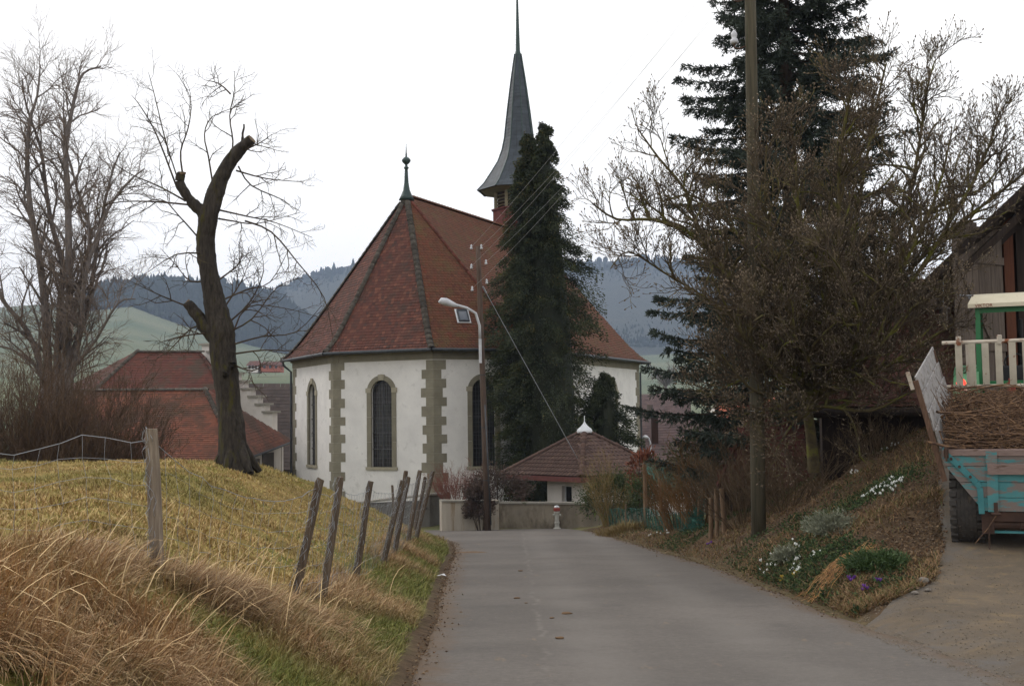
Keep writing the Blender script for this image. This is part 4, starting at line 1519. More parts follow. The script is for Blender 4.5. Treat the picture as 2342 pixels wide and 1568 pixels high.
# one more post outside the frame carries the wires to the left
ex_t, ex_f = Vector((-5.6, 8.4, 1.75)), Vector((-5.7, 8.45, gz(-5.7, 8.45)-.2))
def post_obj(tp_, ft_, r, i):
    q = B()
    d = (tp_-ft_)
    rg = random.Random(i)
    ts = [0, .25, .5, .75, .97, 1.0]
    n = 9
    k0 = len(q.v)
    pts = [lerp(ft_, tp_, t)+Vector((rg.uniform(-.006, .006), rg.uniform(-.006, .006), 0)) for t in ts]
    q.tube(pts, [r*1.05, r*1.03, r, r*.98, r*.97, r*.86], n)
    for v in q.v:
        v += Vector((rg.uniform(-.004, .004), rg.uniform(-.004, .004), 0))
    top_i = [i_ for i_ in range(len(q.v)-2*n, len(q.v))]
    sl = rg.uniform(-.25, .25)
    for i_ in top_i:
        q.v[i_].z += (q.v[i_].x-tp_.x)*sl
    o = q.build('post', 'grey_post' if i in (0, 40) else 'brown_post', fn)
    return o
for i, ((tu, tv), (fu, fv), d, r, _) in enumerate(posts):
    ft = P(fu, fv, d)
    tp_ = P(tu, tv, d)
    g0 = gz(ft.x, ft.y)
    dirv = (tp_-ft).normalized()
    ft2 = ft-dirv*max(0.25, (ft.z-g0+.25)/max(dirv.z, .3)) if ft.z > g0-.2 else ft
    post_obj(tp_, ft2, r, i)
    tops.append(tp_)
    gp = ft+dirv*((g0-ft.z)/max(dirv.z, .3))
    feet.append(gp)
post_obj(ex_t, ex_f, .05, 40)
run = [0, 1, 2, 3, 4, 5, 7, 8]
T_ = [ex_t]+[tops[i] for i in run]
G_ = [ex_f+Vector((0, 0, .2))]+[feet[i] for i in run]
def wavy(a, b, sag, n, amp, rg):
    pts = []
    for i in range(n+1):
        t = i/n
        p = lerp(a, b, t)+Vector((0, 0, -4*sag*t*(1-t)))
        if 0 < i < n:
            p += Vector((rg.uniform(-amp, amp), rg.uniform(-amp, amp), rg.uniform(-amp, amp)))
        pts.append(p)
    return pts
rg = random.Random(11)
lines = []
for k in range(len(T_)-1):
    L = (T_[k+1]-T_[k]).length
    n = max(6, int(L/.16))
    rows = []
    slack = .2 if k == 1 else (.10 if k == 0 else .07)
    nrow = 7
    for j in range(nrow):
        h0 = .93-.87*j/(nrow-1)
        a, b = lerp(G_[k], T_[k], h0), lerp(G_[k+1], T_[k+1], h0)
        pts = wavy(a, b, slack*(h0+.2)*(1.0 if j else 1.2), n, .018, rg)
        if k == 0:
            pts = [p+Vector((0, 0, .05*math.sin(i*.5)+.03*math.sin(i*1.3+1))) for i, p in enumerate(pts)]
        rows.append(pts)
    for j, pts in enumerate(rows):
        o = B()
        if j == 0:
            o.tube(pts, .003, 5)
            o.build('top_wire', 'steel_wire', fn)
        else:
            lines.append((np.array([tuple(p) for p in pts]), np.full(len(pts), .0017)))
    for i in range(0, n+1):
        vp = [rows[j][i]+Vector((rg.uniform(-.012, .012), rg.uniform(-.012, .012), 0)) for j in range(nrow)]
        lines.append((np.array([tuple(p) for p in vp]), np.full(nrow, .0015)))
# loose bundles of mesh hanging at the posts
for k in range(1, len(T_)):
    for c in range(7):
        pts = []
        for i in range(16):
            t = i/15
            p = lerp(T_[k], G_[k], t)+Vector((rg.uniform(-.07, .03), rg.uniform(-.08, .02), rg.uniform(-.02, .02)))
            pts.append(tuple(p))
        lines.append((np.array(pts), np.full(16, .0019)))
V, Fq = polytubes(lines, 3)
o = obj('wire_mesh', mesh_from('wire_mesh', V, Fq), 'steel_wire', fn)
o['kind'] = 'stuff'

# hydrant in front of the churchyard wall
HB = P(1274, 1203, 46.9)
HB.z = gz(HB.x, HB.y)-.03
hy = thing('hydrant', HB, 'grey fire hydrant with red and white cap against the churchyard wall', 'hydrant')
q = B()
q.lathe(HB, [(.14, 0), (.14, .06), (.09, .09), (.085, .22), (.10, .24), (.10, .28), (.085, .30), (.085, .60), (.115, .63), (.115, .70)], 14)
q.build('body', 'hydrant_grey', hy, smooth=False)
q = B()
q.lathe(HB+Vector((0, 0, .702)), [(.115, 0), (.125, .02), (.125, .11), (.10, .13)], 14)
q.build('red_band', 'red_paint', hy)
q = B()
q.lathe(HB+Vector((0, 0, .835)), [(.10, 0), (.105, .03), (.075, .07), (.03, .09)], 14)
q.build('cap', 'porcelain', hy)
for sx in (-1, 1):
    q = B()
    q.tube([HB+Vector((0, 0, .56)), HB+Vector((sx*.16, 0, .56))], .045, 10)
    q.build('outlet', 'hydrant_grey', hy)

# far street lamp below the church
fb = P(1488, 1045, 56)
fl_ = thing('street_lamp', Vector((fb.x, 56, gz(fb.x, 56))), 'small white street lamp on curved arm beyond the church corner', 'street lamp')
q = B()
q.tube([Vector((fb.x+.06, 56, gz(fb.x, 56)-.2)), P(1489, 1040, 56), P(1487, 1012, 56), P(1484, 1002, 56), P(1479, 998, 56)], [.06, .05, .04, .035, .03], 8)
q.build('pole', 'lamp_grey', fl_)
q = B()
c_ = P(1476, 999, 56)
q.lathe(c_-Vector((0, 0, .08)), [(.04, 0), (.14, .03), (.15, .09), (.08, .15), (.02, .17)], 12)
q.build('lamp_head', 'porcelain', fl_, smooth=True)

# garden stakes and green netting beside the road
mat('stake_wood', lin(104, 84, 66), lin(132, 110, 88), scale=6, stretch=(6, 6, .4), rough=.9, bump=.3, rnd=.1)
mat('green_net', lin(38, 82, 72), lin(50, 98, 86), rough=.7)
stakes = [((1474, 1058), (1476, 1205), 40.0, .07, 'tall grey stake at the left end of the raised green netting'),
          ((1508, 1095), (1516, 1215), 38.6, .06, 'tall stake right beside the raised green netting, leaning slightly left'),
          ((1626, 1138), (1624, 1235), 27.5, .055, 'shortest of the three round stakes left of the tall pole'),
          ((1638, 1117), (1639, 1236), 27.2, .05, 'middle one of the three round stakes left of the tall pole'),
          ((1650, 1116), (1658, 1238), 26.8, .055, 'darker leaning stake nearest the tall pole of the three')]
for (tu, tv), (fu, fv), d, r, lb in stakes:
    a, b = P(fu, fv, d), P(tu, tv, d)
    a.z = gz(a.x, a.y)-.3
    q = B()
    q.tube([a, lerp(a, b, .5)+Vector((.01, 0, 0)), b], [r, r*.97, r*.93], 10)
    tag(q.build('garden_stake', 'stake_wood'), lb, 'stake', 'stakes in the roadside garden')
def netting(name, pts_lo, pts_hi, label, nh=10, cell=.06, amp=.04):
    rg = random.Random(4)
    lines = []
    cols = []
    for (a, b, c_, d_) in zip(pts_lo[:-1], pts_lo[1:], pts_hi[:-1], pts_hi[1:]):
        n = max(2, int((b-a).length/cell))
        for i in range(n):
            t = i/n
            cols.append((lerp(a, b, t), lerp(c_, d_, t)))
    cols.append((pts_lo[-1], pts_hi[-1]))
    G = [[lerp(lo, hi, j/nh)+Vector((amp*math.sin(i*.7+j*.5), amp*math.sin(i*.41+j), amp*.6*math.sin(i*.23+j*.9)))+Vector((rg.uniform(-.008, .008),)*3) for j in range(nh+1)] for i, (lo, hi) in enumerate(cols)]
    for g in G:
        lines.append((np.array([tuple(p) for p in g]), np.full(nh+1, .0042)))
    for j in range(nh+1):
        for s in range(0, len(G)-1, 12):
            seg = [tuple(G[i][j]) for i in range(s, min(s+13, len(G)))]
            if len(seg) > 1:
                lines.append((np.array(seg), np.full(len(seg), .008 if j in (0, nh) else .0042)))
    V, Fq = polytubes(lines, 3)
    return tag(obj(name, mesh_from(name, V, Fq), 'green_net'), label, 'netting')
gp = lambda u, v, d: (lambda p: Vector((p.x, p.y, gz(p.x, p.y)+.02)))(P(u, v, d))
lo = [gp(1392, 1195, 44), gp(1432, 1200, 41.5), gp(1476, 1208, 39.5), gp(1520, 1218, 36), gp(1560, 1230, 33), gp(1596, 1243, 30.5)]
netting('low_green_netting', lo, [p+Vector((0, 0, h)) for p, h in zip(lo, (.62, .58, .6, .58, .52, .45))], 'low strip of green garden netting along the road edge')
for i, p in enumerate(lo):
    a = p+Vector((0, .04, -.2))
    q = B()
    q.tube([a, a+Vector((.01*i, 0, .95))], [.03, .026], 8)
    tag(q.build('netting_peg', 'stake_wood'), 'short wooden peg of the low green netting, '+['leftmost and farthest', 'second from the left', 'third from the left', 'fourth from the left', 'fifth from the left', 'rightmost and nearest'][i], 'peg', 'pegs of the low green netting')
hi0 = [P(1476, 1068, 40), P(1510, 1096, 38.6), P(1548, 1100, 37), P(1560, 1070, 40), P(1478, 1058, 42)]
netting('raised_green_netting', [P(1476, 1075, 40), P(1512, 1108, 38.6), P(1560, 1108, 37.5)], [P(1480, 1060, 42), P(1530, 1068, 41.5), P(1575, 1070, 41)], 'green netting stretched over stakes above the garden shrubs', nh=26)
netting('fallen_green_netting', [gp(1560, 1235, 32), gp(1590, 1245, 30)], [P(1608, 1130, 31), P(1600, 1195, 30)], 'crumpled green netting rising behind the low netting end', nh=14, amp=.12)
# ================================================================== BARN, OUTBUILDING, SHED
mat('barn_board', lin(82, 73, 66), lin(112, 101, 92), scale=5, stretch=(7, 7, .35), rough=.95, bump=.5, bscale=30, rnd=.15)
mat('barn_dark', lin(40, 34, 30), lin(60, 50, 44), scale=4, stretch=(5, 5, .4), rough=.95, rnd=.15)
mat('orange_post', lin(84, 52, 38), lin(100, 62, 44), scale=4, stretch=(5, 5, .5), rough=.9)
OUT = [lin(88, 58, 52), lin(100, 66, 58), lin(78, 54, 50), lin(110, 74, 64)]  # palette darkened to carry the shade under the magnolia
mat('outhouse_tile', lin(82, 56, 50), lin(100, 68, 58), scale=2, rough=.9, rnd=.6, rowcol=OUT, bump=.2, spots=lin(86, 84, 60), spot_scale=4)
mat('shed_tile', lin(74, 44, 38), lin(92, 54, 46), scale=2, rough=.9, rnd=.5, rowcol=[lin(72, 42, 36), lin(88, 52, 44), lin(64, 40, 34)])
BD = 27.6
vx = lambda u, v, d=BD: P(u, v, d)
barn = thing('barn', (vx(2300, 900).x, BD, 1.4), 'dark timber barn with wide overhanging roof at the top of the drive', 'barn')
ea, eb = vx(2058, 692, BD-1.2), vx(2345, 418, BD-1.2)
sl = (eb-ea).normalized()
apx = ea+sl*8.6
un = Vector((-sl.z, 0, sl.x))
q = B()                                                   # roof slab, left slope, overhanging towards us
YV = Vector((.40, .92, 0))
q.frame_box(ea, apx-ea, YV*9, -un*.16)
q.build('roof', 'barn_dark', barn)
q = B()
rs = Vector((-sl.x, 0, sl.z))
e2 = apx+Vector((sl.x, 0, -sl.z))*8.6
q.frame_box(e2, apx-e2, YV*9, -Vector((sl.z, 0, sl.x))*.16)
q.build('roof', 'barn_dark', barn)
for k in range(5):                                        # rafters, purlins under the overhang
    q = B()
    y = BD-1.05+k*.9
    q.frame_box(Vector((ea.x+.1+(k*.9+.15)*.43, y, ea.z-.10))-un*.20, (apx-ea)*.97, (0, .13, 0), -un*.16)
    q.build('rafter', 'barn_dark', barn)
for f in (.10, .45, .8):
    p = ea+(apx-ea)*f
    q = B()
    q.frame_box(Vector((p.x-.1, BD-1.3, p.z-.66)), (.22, 0, 0), YV*8, (0, 0, .24))
    q.build('purlin', 'barn_board', barn)
# front boards, one by one, cut under the roof slope
xl, xr = vx(2110, 900).x, vx(2306, 900).x
x = xl
while x < xr-.05:
    wd = random.uniform(.17, .24)
    x1 = min(x+wd, xr)
    zt = lambda xx: ea.z+(xx-ea.x)*(sl.z/sl.x)-.42
    q = B()
    q.prism([(x+.004, BD, .9), (x1-.004, BD, .9), (x1-.004, BD, zt(x1)), (x+.004, BD, zt(x))], (0, .03+random.uniform(0, .012), 0))
    q.build('wall_board', 'barn_dark', barn)
    x = x1
q = B()
q.frame_box((xr, BD-.06, 1.2), (.22, 0, 0), (0, .24, 0), (0, 0, 4.85))
q.build('door_post', 'orange_post', barn)
q = B()
q.frame_box((xr+.3, BD-.02, 1.2), (.2, 0, 0), (0, .2, 0), (0, 0, 5.0))
q.build('door_post', 'barn_dark', barn)
# sides and back so the inside is dark
q = B()
q.frame_box((xl, BD+.1, .5), (.06, 0, 0), (0, 7.5, 0), (0, 0, 4.0))
q.frame_box((xl+11.8, BD+.1, .5), (.06, 0, 0), (0, 7.5, 0), (0, 0, 4.5))
q.frame_box((xl, BD+.1, .9), (12, 0, 0), (0, 7.5, 0), (0, 0, .5))
q.build('side_wall', 'barn_dark', barn)
q = B()
bk = YV*8.4
q.prism([Vector((ea.x+1+bk.x, ea.y+bk.y, .5)), Vector((ea.x+1+bk.x, ea.y+bk.y, ea.z+.5)), apx+bk-Vector((0, 0, .5)), Vector((e2.x-1+bk.x, ea.y+bk.y, e2.z+.5)), Vector((e2.x-1+bk.x, ea.y+bk.y, .5))], (0, .06, 0))
q.build('back_wall', 'barn_dark', barn)
q = B()
q.frame_box((xr+3.6, BD, 1.2), (4.0, 0, 0), (0, .05, 0), (0, 0, 4.6))
q.build('front_wall', 'barn_dark', barn)
# open door leaf
DA, DBt = P(2174, 506, 26.4), P(2286, 500, 27.4)
zb = 1.6
door = None
dd = Vector((DBt.x-DA.x, DBt.y-DA.y, 0))
nl = Vector((dd.y, -dd.x, 0)).normalized()
npl = 8
dr = B()
for zz, hh in ((P(2200, 600, 26.7).z, .17), (P(2200, 600, 26.7).z-1.95, .17), (DA.z-.25, .12)):
    dr.frame_box(Vector((DA.x, DA.y, zz))+nl*.032, dd, nl*.04, (0, 0, hh))
zr = P(2200, 600, 26.7).z
dr.bar(Vector((DA.x, DA.y, zr-.02))+nl*.05+dd*.08, Vector((DA.x, DA.y, zr-1.75))+nl*.05+dd*.72, .13, .04, up=nl)
door = dr.build('barn_door', 'barn_board', barn)
for k in range(npl):
    a = Vector((DA.x, DA.y, zb))+dd*((k+.02)/npl)
    q = B()
    q.frame_box(a, dd*(.96/npl), nl*.03, (0, 0, DA.z-zb+random.uniform(-.06, .06)))
    q.build('plank', 'barn_board', door)
q = B()
q.tube([P(2190, 675, 25.9), P(2262, 678, 26.2)], .02, 6)
q.tube([P(2215, 680, 25.95), P(2255, 712, 26.1)], .018, 6)
q.build('door_bar', 'steel_wire', door)

# tiled outbuilding roof in front of the barn
oh = thing('tiled_outbuilding', (P(2040, 930, 26).x, 26, gz(P(2040, 930, 26).x, 26)), 'low outbuilding with old red brown tiled roof beside the barn door', 'outbuilding')
LL, LR, UR, UL = P(1868, 934, 26.2), P(2205, 930, 26.2), P(2205, 668, 27.5), P(1985, 672, 27.5)
q = B()
q.add([LL, LR, UR, UL], [(0, 1, 2, 3)])
q.build('roof_deck', 'roof_deck', oh)
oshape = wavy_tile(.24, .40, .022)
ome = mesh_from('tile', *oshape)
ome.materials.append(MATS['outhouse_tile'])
rows = tile_frames(lambda s_, t_: lerp(lerp(LL, LR, s_), lerp(UL, UR, s_), t_)+Vector((0, -.02, .02)), .23, .19, jit=.008, rg=random.Random(9))
fl = [M for r in rows for M in r]
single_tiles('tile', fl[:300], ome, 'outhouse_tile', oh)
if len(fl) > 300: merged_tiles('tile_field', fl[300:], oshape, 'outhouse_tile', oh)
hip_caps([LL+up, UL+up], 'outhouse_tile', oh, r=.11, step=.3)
q = B()
q.tube([LL+Vector((-.15, -.05, -.10)), LR+Vector((0, -.05, -.10))], .11, 10)
q.build('eave_log', 'barn_dark', oh)
q = B()
q.frame_box(Vector((LL.x+.2, 26.6, .2)), (LR.x-LL.x-.2, 0, 0), (0, .2, 0), (0, 0, LL.z+.3-.2))
q.build('wall', 'barn_dark', oh)
# red-roofed shed behind the tall pole
sd = thing('garden_shed', (P(1740, 1200, 30).x, 30, gz(P(1740, 1200, 30).x, 30)), 'steep dark red shingled shed half hidden behind the tall pole', 'shed')
LL, LR, UR, UL = P(1640, 1118, 29), P(1850, 1118, 29), P(1850, 930, 30.6), P(1722, 946, 30.6)
q = B()
q.add([LL, LR, UR, UL], [(0, 1, 2, 3)])
q.build('roof_deck', 'roof_deck', sd)
rows = tile_frames(lambda s_, t_: lerp(lerp(LL, LR, s_), lerp(UL, UR, s_), t_)+Vector((0, -.02, .02)), .22, .19, jit=.006, rg=random.Random(10))
fl = [M for r in rows for M in r]
sshape = tile_shape(.215, .38, .018, False)
sme = mesh_from('tile', *sshape)
sme.materials.append(MATS['shed_tile'])
single_tiles('tile', fl[:300], sme, 'shed_tile', sd)
q = B()
q.frame_box(LL+Vector((-.03, -.03, 0)), UL-LL, (.05, 0, 0), (0, 0, .12))
q.build('verge_board', 'brown_paint', sd)
q = B()
q.frame_box(Vector((LL.x+.1, 29.1, -2)), (LR.x-LL.x, 0, 0), (0, 1.2, 0), (0, 0, LL.z+2-.02))
q.build('wall', 'barn_dark', sd)
# bird feeder hanging in the magnolia
bf = P(2158, 722, 24.2)
fd = thing('bird_feeder', bf, 'small hanging green bird feeder before the tiled outbuilding roof', 'bird feeder')
q = B()
q.lathe(bf, [(.12, -.16), (.12, -.14), (.03, -.13)], 10)
q.build('tray', 'barn_dark', fd)
q = B()
q.lathe(bf, [(.085, -.13), (.09, .12), (.07, .13)], 10)
q.build('seed_tube', 'holly_leaf_dull' if 'holly_leaf_dull' in MATS else 'dark_wall', fd)
q = B()
q.lathe(bf, [(.13, .13), (.12, .16), (.02, .22)], 10)
q.build('roof', 'dark_wall', fd)
q = B()
q.tube([bf+Vector((0, 0, .2)), bf+Vector((.02, 0, .75))], .006, 5)
q.build('hanger', 'steel_wire', fd)
# ================================================================== TREES AND SHRUBS
mat('bark_grey', lin(88, 82, 80), lin(124, 116, 112), scale=6, stretch=(3, 3, .6), rough=.95, bump=.5, bscale=14)
mat('twig_grey', lin(98, 86, 78), lin(124, 111, 101), scale=3, rough=.95)
mat('bark_dark', lin(36, 32, 29), lin(66, 60, 53), scale=7, stretch=(3, 3, .7), rough=.95, bump=.9, bscale=18, spots=lin(64, 60, 26), spot_scale=2.2, spot_pos=(.55, .64))
mat('twig_dark', lin(54, 45, 38), lin(80, 68, 56), scale=3, rough=.95, spots=lin(82, 76, 44), spot_scale=4, spot_pos=(.58, .68))
mat('bark_moss', lin(66, 58, 42), lin(96, 86, 58), scale=5, rough=.95, bump=.6, bscale=16, spots=lin(94, 94, 38), spot_scale=2.5, spot_pos=(.5, .62))
mat('twig_magnolia', lin(58, 50, 40), lin(90, 78, 62), scale=3, rough=.9, spots=lin(112, 104, 58), spot_scale=2.2, spot_pos=(.55, .68))
mat('bud', lin(94, 82, 66), lin(124, 110, 92), scale=5, rough=.95)
mat('spruce_needles', lin(40, 48, 40), lin(68, 78, 68), scale=1.5, rough=.8, attr='tint')
mat('spruce_bark', lin(50, 42, 36), lin(72, 62, 54), scale=6, rough=.95, bump=.6)
mat('thuja_leaf', lin(40, 48, 36), lin(62, 66, 46), scale=1.2, rough=.8, attr='tint')
mat('hedge_leaf', lin(44, 58, 34), lin(72, 86, 48), scale=3, rough=.6, attr='tint')
mat('holly_leaf', lin(62, 70, 48), lin(98, 98, 72), scale=3, rough=.5, attr='tint')
mat('red_leaf', lin(104, 58, 44), lin(128, 76, 56), scale=4, rough=.7, attr='tint')
mat('red_twig', lin(104, 66, 58), lin(132, 88, 76), scale=3, rough=.9)
mat('dark_shrub', lin(66, 52, 50), lin(98, 84, 78), scale=3, rough=.8, attr='tint')
mat('brown_twig', lin(76, 64, 50), lin(106, 90, 70), scale=2, rough=.95)
mat('thicket_twig', lin(70, 56, 46), lin(98, 80, 64), scale=1, rough=.95)
mat('rust_twig', lin(98, 72, 46), lin(124, 94, 60), scale=2, rough=.95)
mat('olive_twig', lin(112, 96, 60), lin(136, 118, 78), scale=2, rough=.95)

mat('cut_wood', lin(92, 76, 58), lin(122, 104, 82), scale=9, rough=.9)
def nrm3(v):
    return v/(np.linalg.norm(v)+1e-9)

class Grower:
    """grows a bare branch system: polylines with radii"""
    def __init__(s, seed):
        s.r = np.random.default_rng(seed)
        s.thick, s.thin, s.tips = [], [], []
        s.res = 3
    def curve(s, p, d, L, n, wig, grav):
        pts = [p]
        st = L/n
        for i in range(n):
            d = nrm3(d+s.r.normal(0, wig, 3)+np.array([0, 0, grav]))
            p = p+d*st
            pts.append(p)
        return np.array(pts), d
    def put(s, pts, r0, r1):
        rad = np.linspace(r0, r1, len(pts))
        (s.thick if r0 > .022 else s.thin).append((pts, rad))
    def side(s, d, ang):
        a = nrm3(np.cross(d, s.r.normal(0, 1, 3)))
        return nrm3(d*math.cos(ang)+a*math.sin(ang))
    def kids(s, pts, r0, r1, lev, spec):
        """spec: list per level of dict(n, len, ang, wig, grav, seg, r)"""
        if lev >= len(spec):
            s.tips.append((pts[-1], nrm3(pts[-1]-pts[-2])))
            return
        c = spec[lev]
        seg = np.linalg.norm(np.diff(pts, axis=0), axis=1)
        tot = seg.sum()
        n = int(round(c['n']*s.r.uniform(.75, 1.25)*(tot if c.get('per_m') else 1)))
        cum = np.concatenate([[0], np.cumsum(seg)])
        for k in range(n):
            t = c.get('from', .2)+(1-c.get('from', .2))*((k+s.r.random())/max(n, 1))
            x = t*tot
            i = min(np.searchsorted(cum, x)-1, len(seg)-1)
            i = max(i, 0)
            f = (x-cum[i])/seg[i]
            p = pts[i]*(1-f)+pts[i+1]*f
            d = nrm3(pts[i+1]-pts[i])
            dd = s.side(d, c['ang']*s.r.uniform(.7, 1.3))
            if c.get('up'): dd = nrm3(dd+np.array([0, 0, c['up']]))
            L = c['len']*s.r.uniform(.55, 1.25)*(1.15-.55*t)
            q, _ = s.curve(p, dd, L, c['seg'], c['wig'], c['grav'])
            ra = min(c['r'], (r0+(r1-r0)*t)*.75)
            rb = max(ra*.35, c.get('rmin', .003))
            s.put(q, ra, rb)
            s.kids(q, ra, rb, lev+1, spec)
        s.tips.append((pts[-1], nrm3(pts[-1]-pts[-2])))
    def limb(s, pts, rad, spec):
        pts = np.array([tuple(p) for p in pts], dtype=float)
        rad = np.array(rad, dtype=float)
        # resample smoothly
        t = np.linspace(0, len(pts)-1, (len(pts)-1)*s.res+1)
        ii = np.arange(len(pts))
        def cr(a):
            out = []
            for x in t:
                i = min(int(x), len(pts)-2)
                f = x-i
                p0, p1, p2, p3 = a[max(i-1, 0)], a[i], a[i+1], a[min(i+2, len(a)-1)]
                out.append(.5*((2*p1)+(-p0+p2)*f+(2*p0-5*p1+4*p2-p3)*f*f+(-p0+3*p1-3*p2+p3)*f**3))
            return np.array(out)
        q = cr(pts)
        rr = np.interp(t, ii, rad)
        s.thick.append((q, rr))
        s.kids(q, rad[0], rad[-1], 0, spec)
    def crown(s, name, m, parent, sides=3):
        V, Fq = polytubes([(p, r) for p, r in s.thin], sides)
        return obj(name, mesh_from(name, V, Fq), m, parent)
    def wood(s, name, m, parent, sides=9, rough=.08):
        V, Fq = polytubes(s.thick, sides)
        return obj(name, mesh_from(name, V, Fq, True), m, parent)

def at(u, v, d, dy=0.0):
    p = P(u, v, d)
    return np.array([p.x, p.y+dy, p.z])

# ---- tall bare lime on the left: several stems
lime = thing('bare_lime_tree', Vector((P(135, 1000, 43).x, 43, gz(P(135, 1000, 43).x, 43))), 'tall bare tree of several grey stems with fine twigs at the left', 'tree')
G = Grower(1)
LD = 43
lime_spec = [dict(n=2.0, per_m=1, len=2.3, ang=.75, wig=.16, grav=.05, seg=6, r=.055, up=.35, **{'from': .25}),
             dict(n=7, len=1.3, ang=.65, wig=.20, grav=.02, seg=4, r=.018, rmin=.004),
             dict(n=5, len=.7, ang=.6, wig=.22, grav=0, seg=3, r=.009, rmin=.004)]
b0 = [at(118, 1060, LD), at(122, 960, LD)]
stems = [([(110, 850), (103, 700), (88, 580), (70, 480), (62, 372), (68, 277), (85, 220), (92, 150)], .19, 0),
         ([(130, 850), (128, 700), (124, 600), (100, 510), (85, 420), (74, 330), (40, 230), (30, 165)], .16, .8),
         ([(150, 850), (163, 720), (167, 600), (165, 480), (160, 380), (162, 330), (180, 230), (200, 175), (240, 160)], .20, -.4),
         ([(158, 850), (190, 720), (200, 620), (215, 520), (240, 400), (262, 340)], .13, .6),
         ([(162, 870), (195, 760), (215, 640), (260, 500), (310, 430), (345, 400)], .12, -.9),
         ([(98, 870), (70, 760), (20, 690), (-20, 600), (-40, 480)], .13, -.5),
         ([(140, 860), (170, 640), (180, 520), (150, 420), (120, 300), (118, 190)], .10, 1.2),
         ([(150, 880), (230, 780), (290, 700), (330, 690)], .07, -1.0),
         ([(110, 880), (40, 800), (-10, 800)], .07, -1.0)]
for pts, r, dy in stems:
    n = len(pts)
    r = r*.85
    L = [at(130+ (pts[0][0]-130)*.7, 1080, LD)]+[at(u, v, LD, dy*min(1, i/2)) for i, (u, v) in enumerate(pts)]
    rad = [r*1.0]+[r*.9*(1-i/(n-.4)) + .012 for i in range(n)]
    G.limb(L, rad, lime_spec)
G.wood('trunk', 'bark_grey', lime)
G.crown('crown', 'twig_grey', lime)

# ---- old cut tree on the mound
pear = thing('old_pollard_tree', P(535, 1060, 24.5), 'old mossy tree with two sawn off limbs standing on the mound', 'tree')
G = Grower(3)
G.res = 9
PD = 24.5
S_ = F/PD
rw = lambda w_: w_/2/S_*.88
tr = [(538, 1085, 92), (535, 1045, 78), (528, 980, 66), (522, 900, 62), (514, 830, 64), (506, 760, 64), (492, 690, 58), (478, 620, 48), (472, 560, 47), (474, 500, 50), (478, 470, 44)]
spec = [dict(n=0, len=1, ang=1, wig=.2, grav=0, seg=3, r=.01)]
G.limb([at(u, v, PD) for u, v, _ in tr], [rw(w_) for *_, w_ in tr], spec)
G.limb([at(*p, PD) for p in ((476, 490), (490, 445), (505, 405), (525, 370), (550, 340), (574, 320))], [rw(w_) for w_ in (44, 42, 38, 36, 31, 27)], spec)
G.limb([at(*p, PD) for p in ((470, 500), (455, 480), (437, 460), (420, 436), (413, 415), (416, 396))], [rw(w_) for w_ in (34, 28, 24, 25, 24, 22)], spec)
G.limb([at(*p, PD) for p in ((498, 780), (470, 745), (448, 718), (436, 702), (428, 692))], [rw(w_) for w_ in (40, 36, 33, 27, 20)], spec)
G.limb([at(*p, PD) for p in ((548, 342), (554, 312), (561, 283))], [rw(w_) for w_ in (8, 7, 5)], spec)
for c_ in range(6):                                       # root flare
    a = c_*1.05+.3
    b_ = at(538, 1062, PD)
    G.thick.append((np.array([b_+np.array([0, 0, .55]), b_+np.array([math.cos(a)*.28, math.sin(a)*.28, .12]), b_+np.array([math.cos(a)*.45, math.sin(a)*.45, -.15])]), np.array([.13, .10, .05])))
for p_, n_, w_ in (((574, 319), 1, 27), ((416, 395), 1, 22)):   # blunt sawn ends
    e = at(*p_, PD)
    ed = np.array([.012, 0, .012]) if w_ > 25 else np.array([.002, 0, .014])
    G.thick.append((np.array([e-ed, e, e+ed*.3]), np.array([rw(w_), rw(w_)*.98, .002])))
# knot hole and burrs
for (u, v, r) in ((521, 858, .075), (541, 836, .08)):
    e = at(u, v, PD, -.22)
    G.thick.append((np.array([e-np.array([0, 0, r]), e-np.array([0, .05, r*.4]), e+np.array([0, -.05, r*.4]), e+np.array([0, 0, r])]), np.array([.01, r*.9, r*.9, .01])))
V, Fq = polytubes(G.thick, 26)
rgn = np.random.default_rng(5)
an_ = V[:, 0]*1.7-V[:, 1]*.9
nz = vnoise(an_, V[:, 2]*.35, 6.0, 2)*.030+vnoise(an_, V[:, 2]*.5, 16.0, 3)*.022+vnoise(an_, V[:, 2], 2.2, 5)*.03
V[:, 0] += nz
V[:, 1] -= nz
obj('trunk', mesh_from('trunk', V, Fq, True), 'bark_dark', pear)
for (u_, v_), nrm_, rr_ in (((575.5, 318.5), (.75, -.25, .62), 27), ((416.3, 394.5), (.12, -.25, .96), 21), ((427, 690.5), (-.72, -.3, .62), 19)):
    e = Vector(at(u_, v_, PD))
    nv = Vector(nrm_).normalized()
    q = B()
    q.tube([e-nv*.03, e+nv*.012], rw(rr_)*.97, 14)
    q.build('cut_face', 'cut_wood', pear)
G.res = 3
G.thin, G.thick = [], []
sub = [dict(n=6, len=.75, ang=.8, wig=.22, grav=.02, seg=5, r=.012, rmin=.003),
       dict(n=6, len=.28, ang=.9, wig=.2, grav=.02, seg=3, r=.006, rmin=.003)]
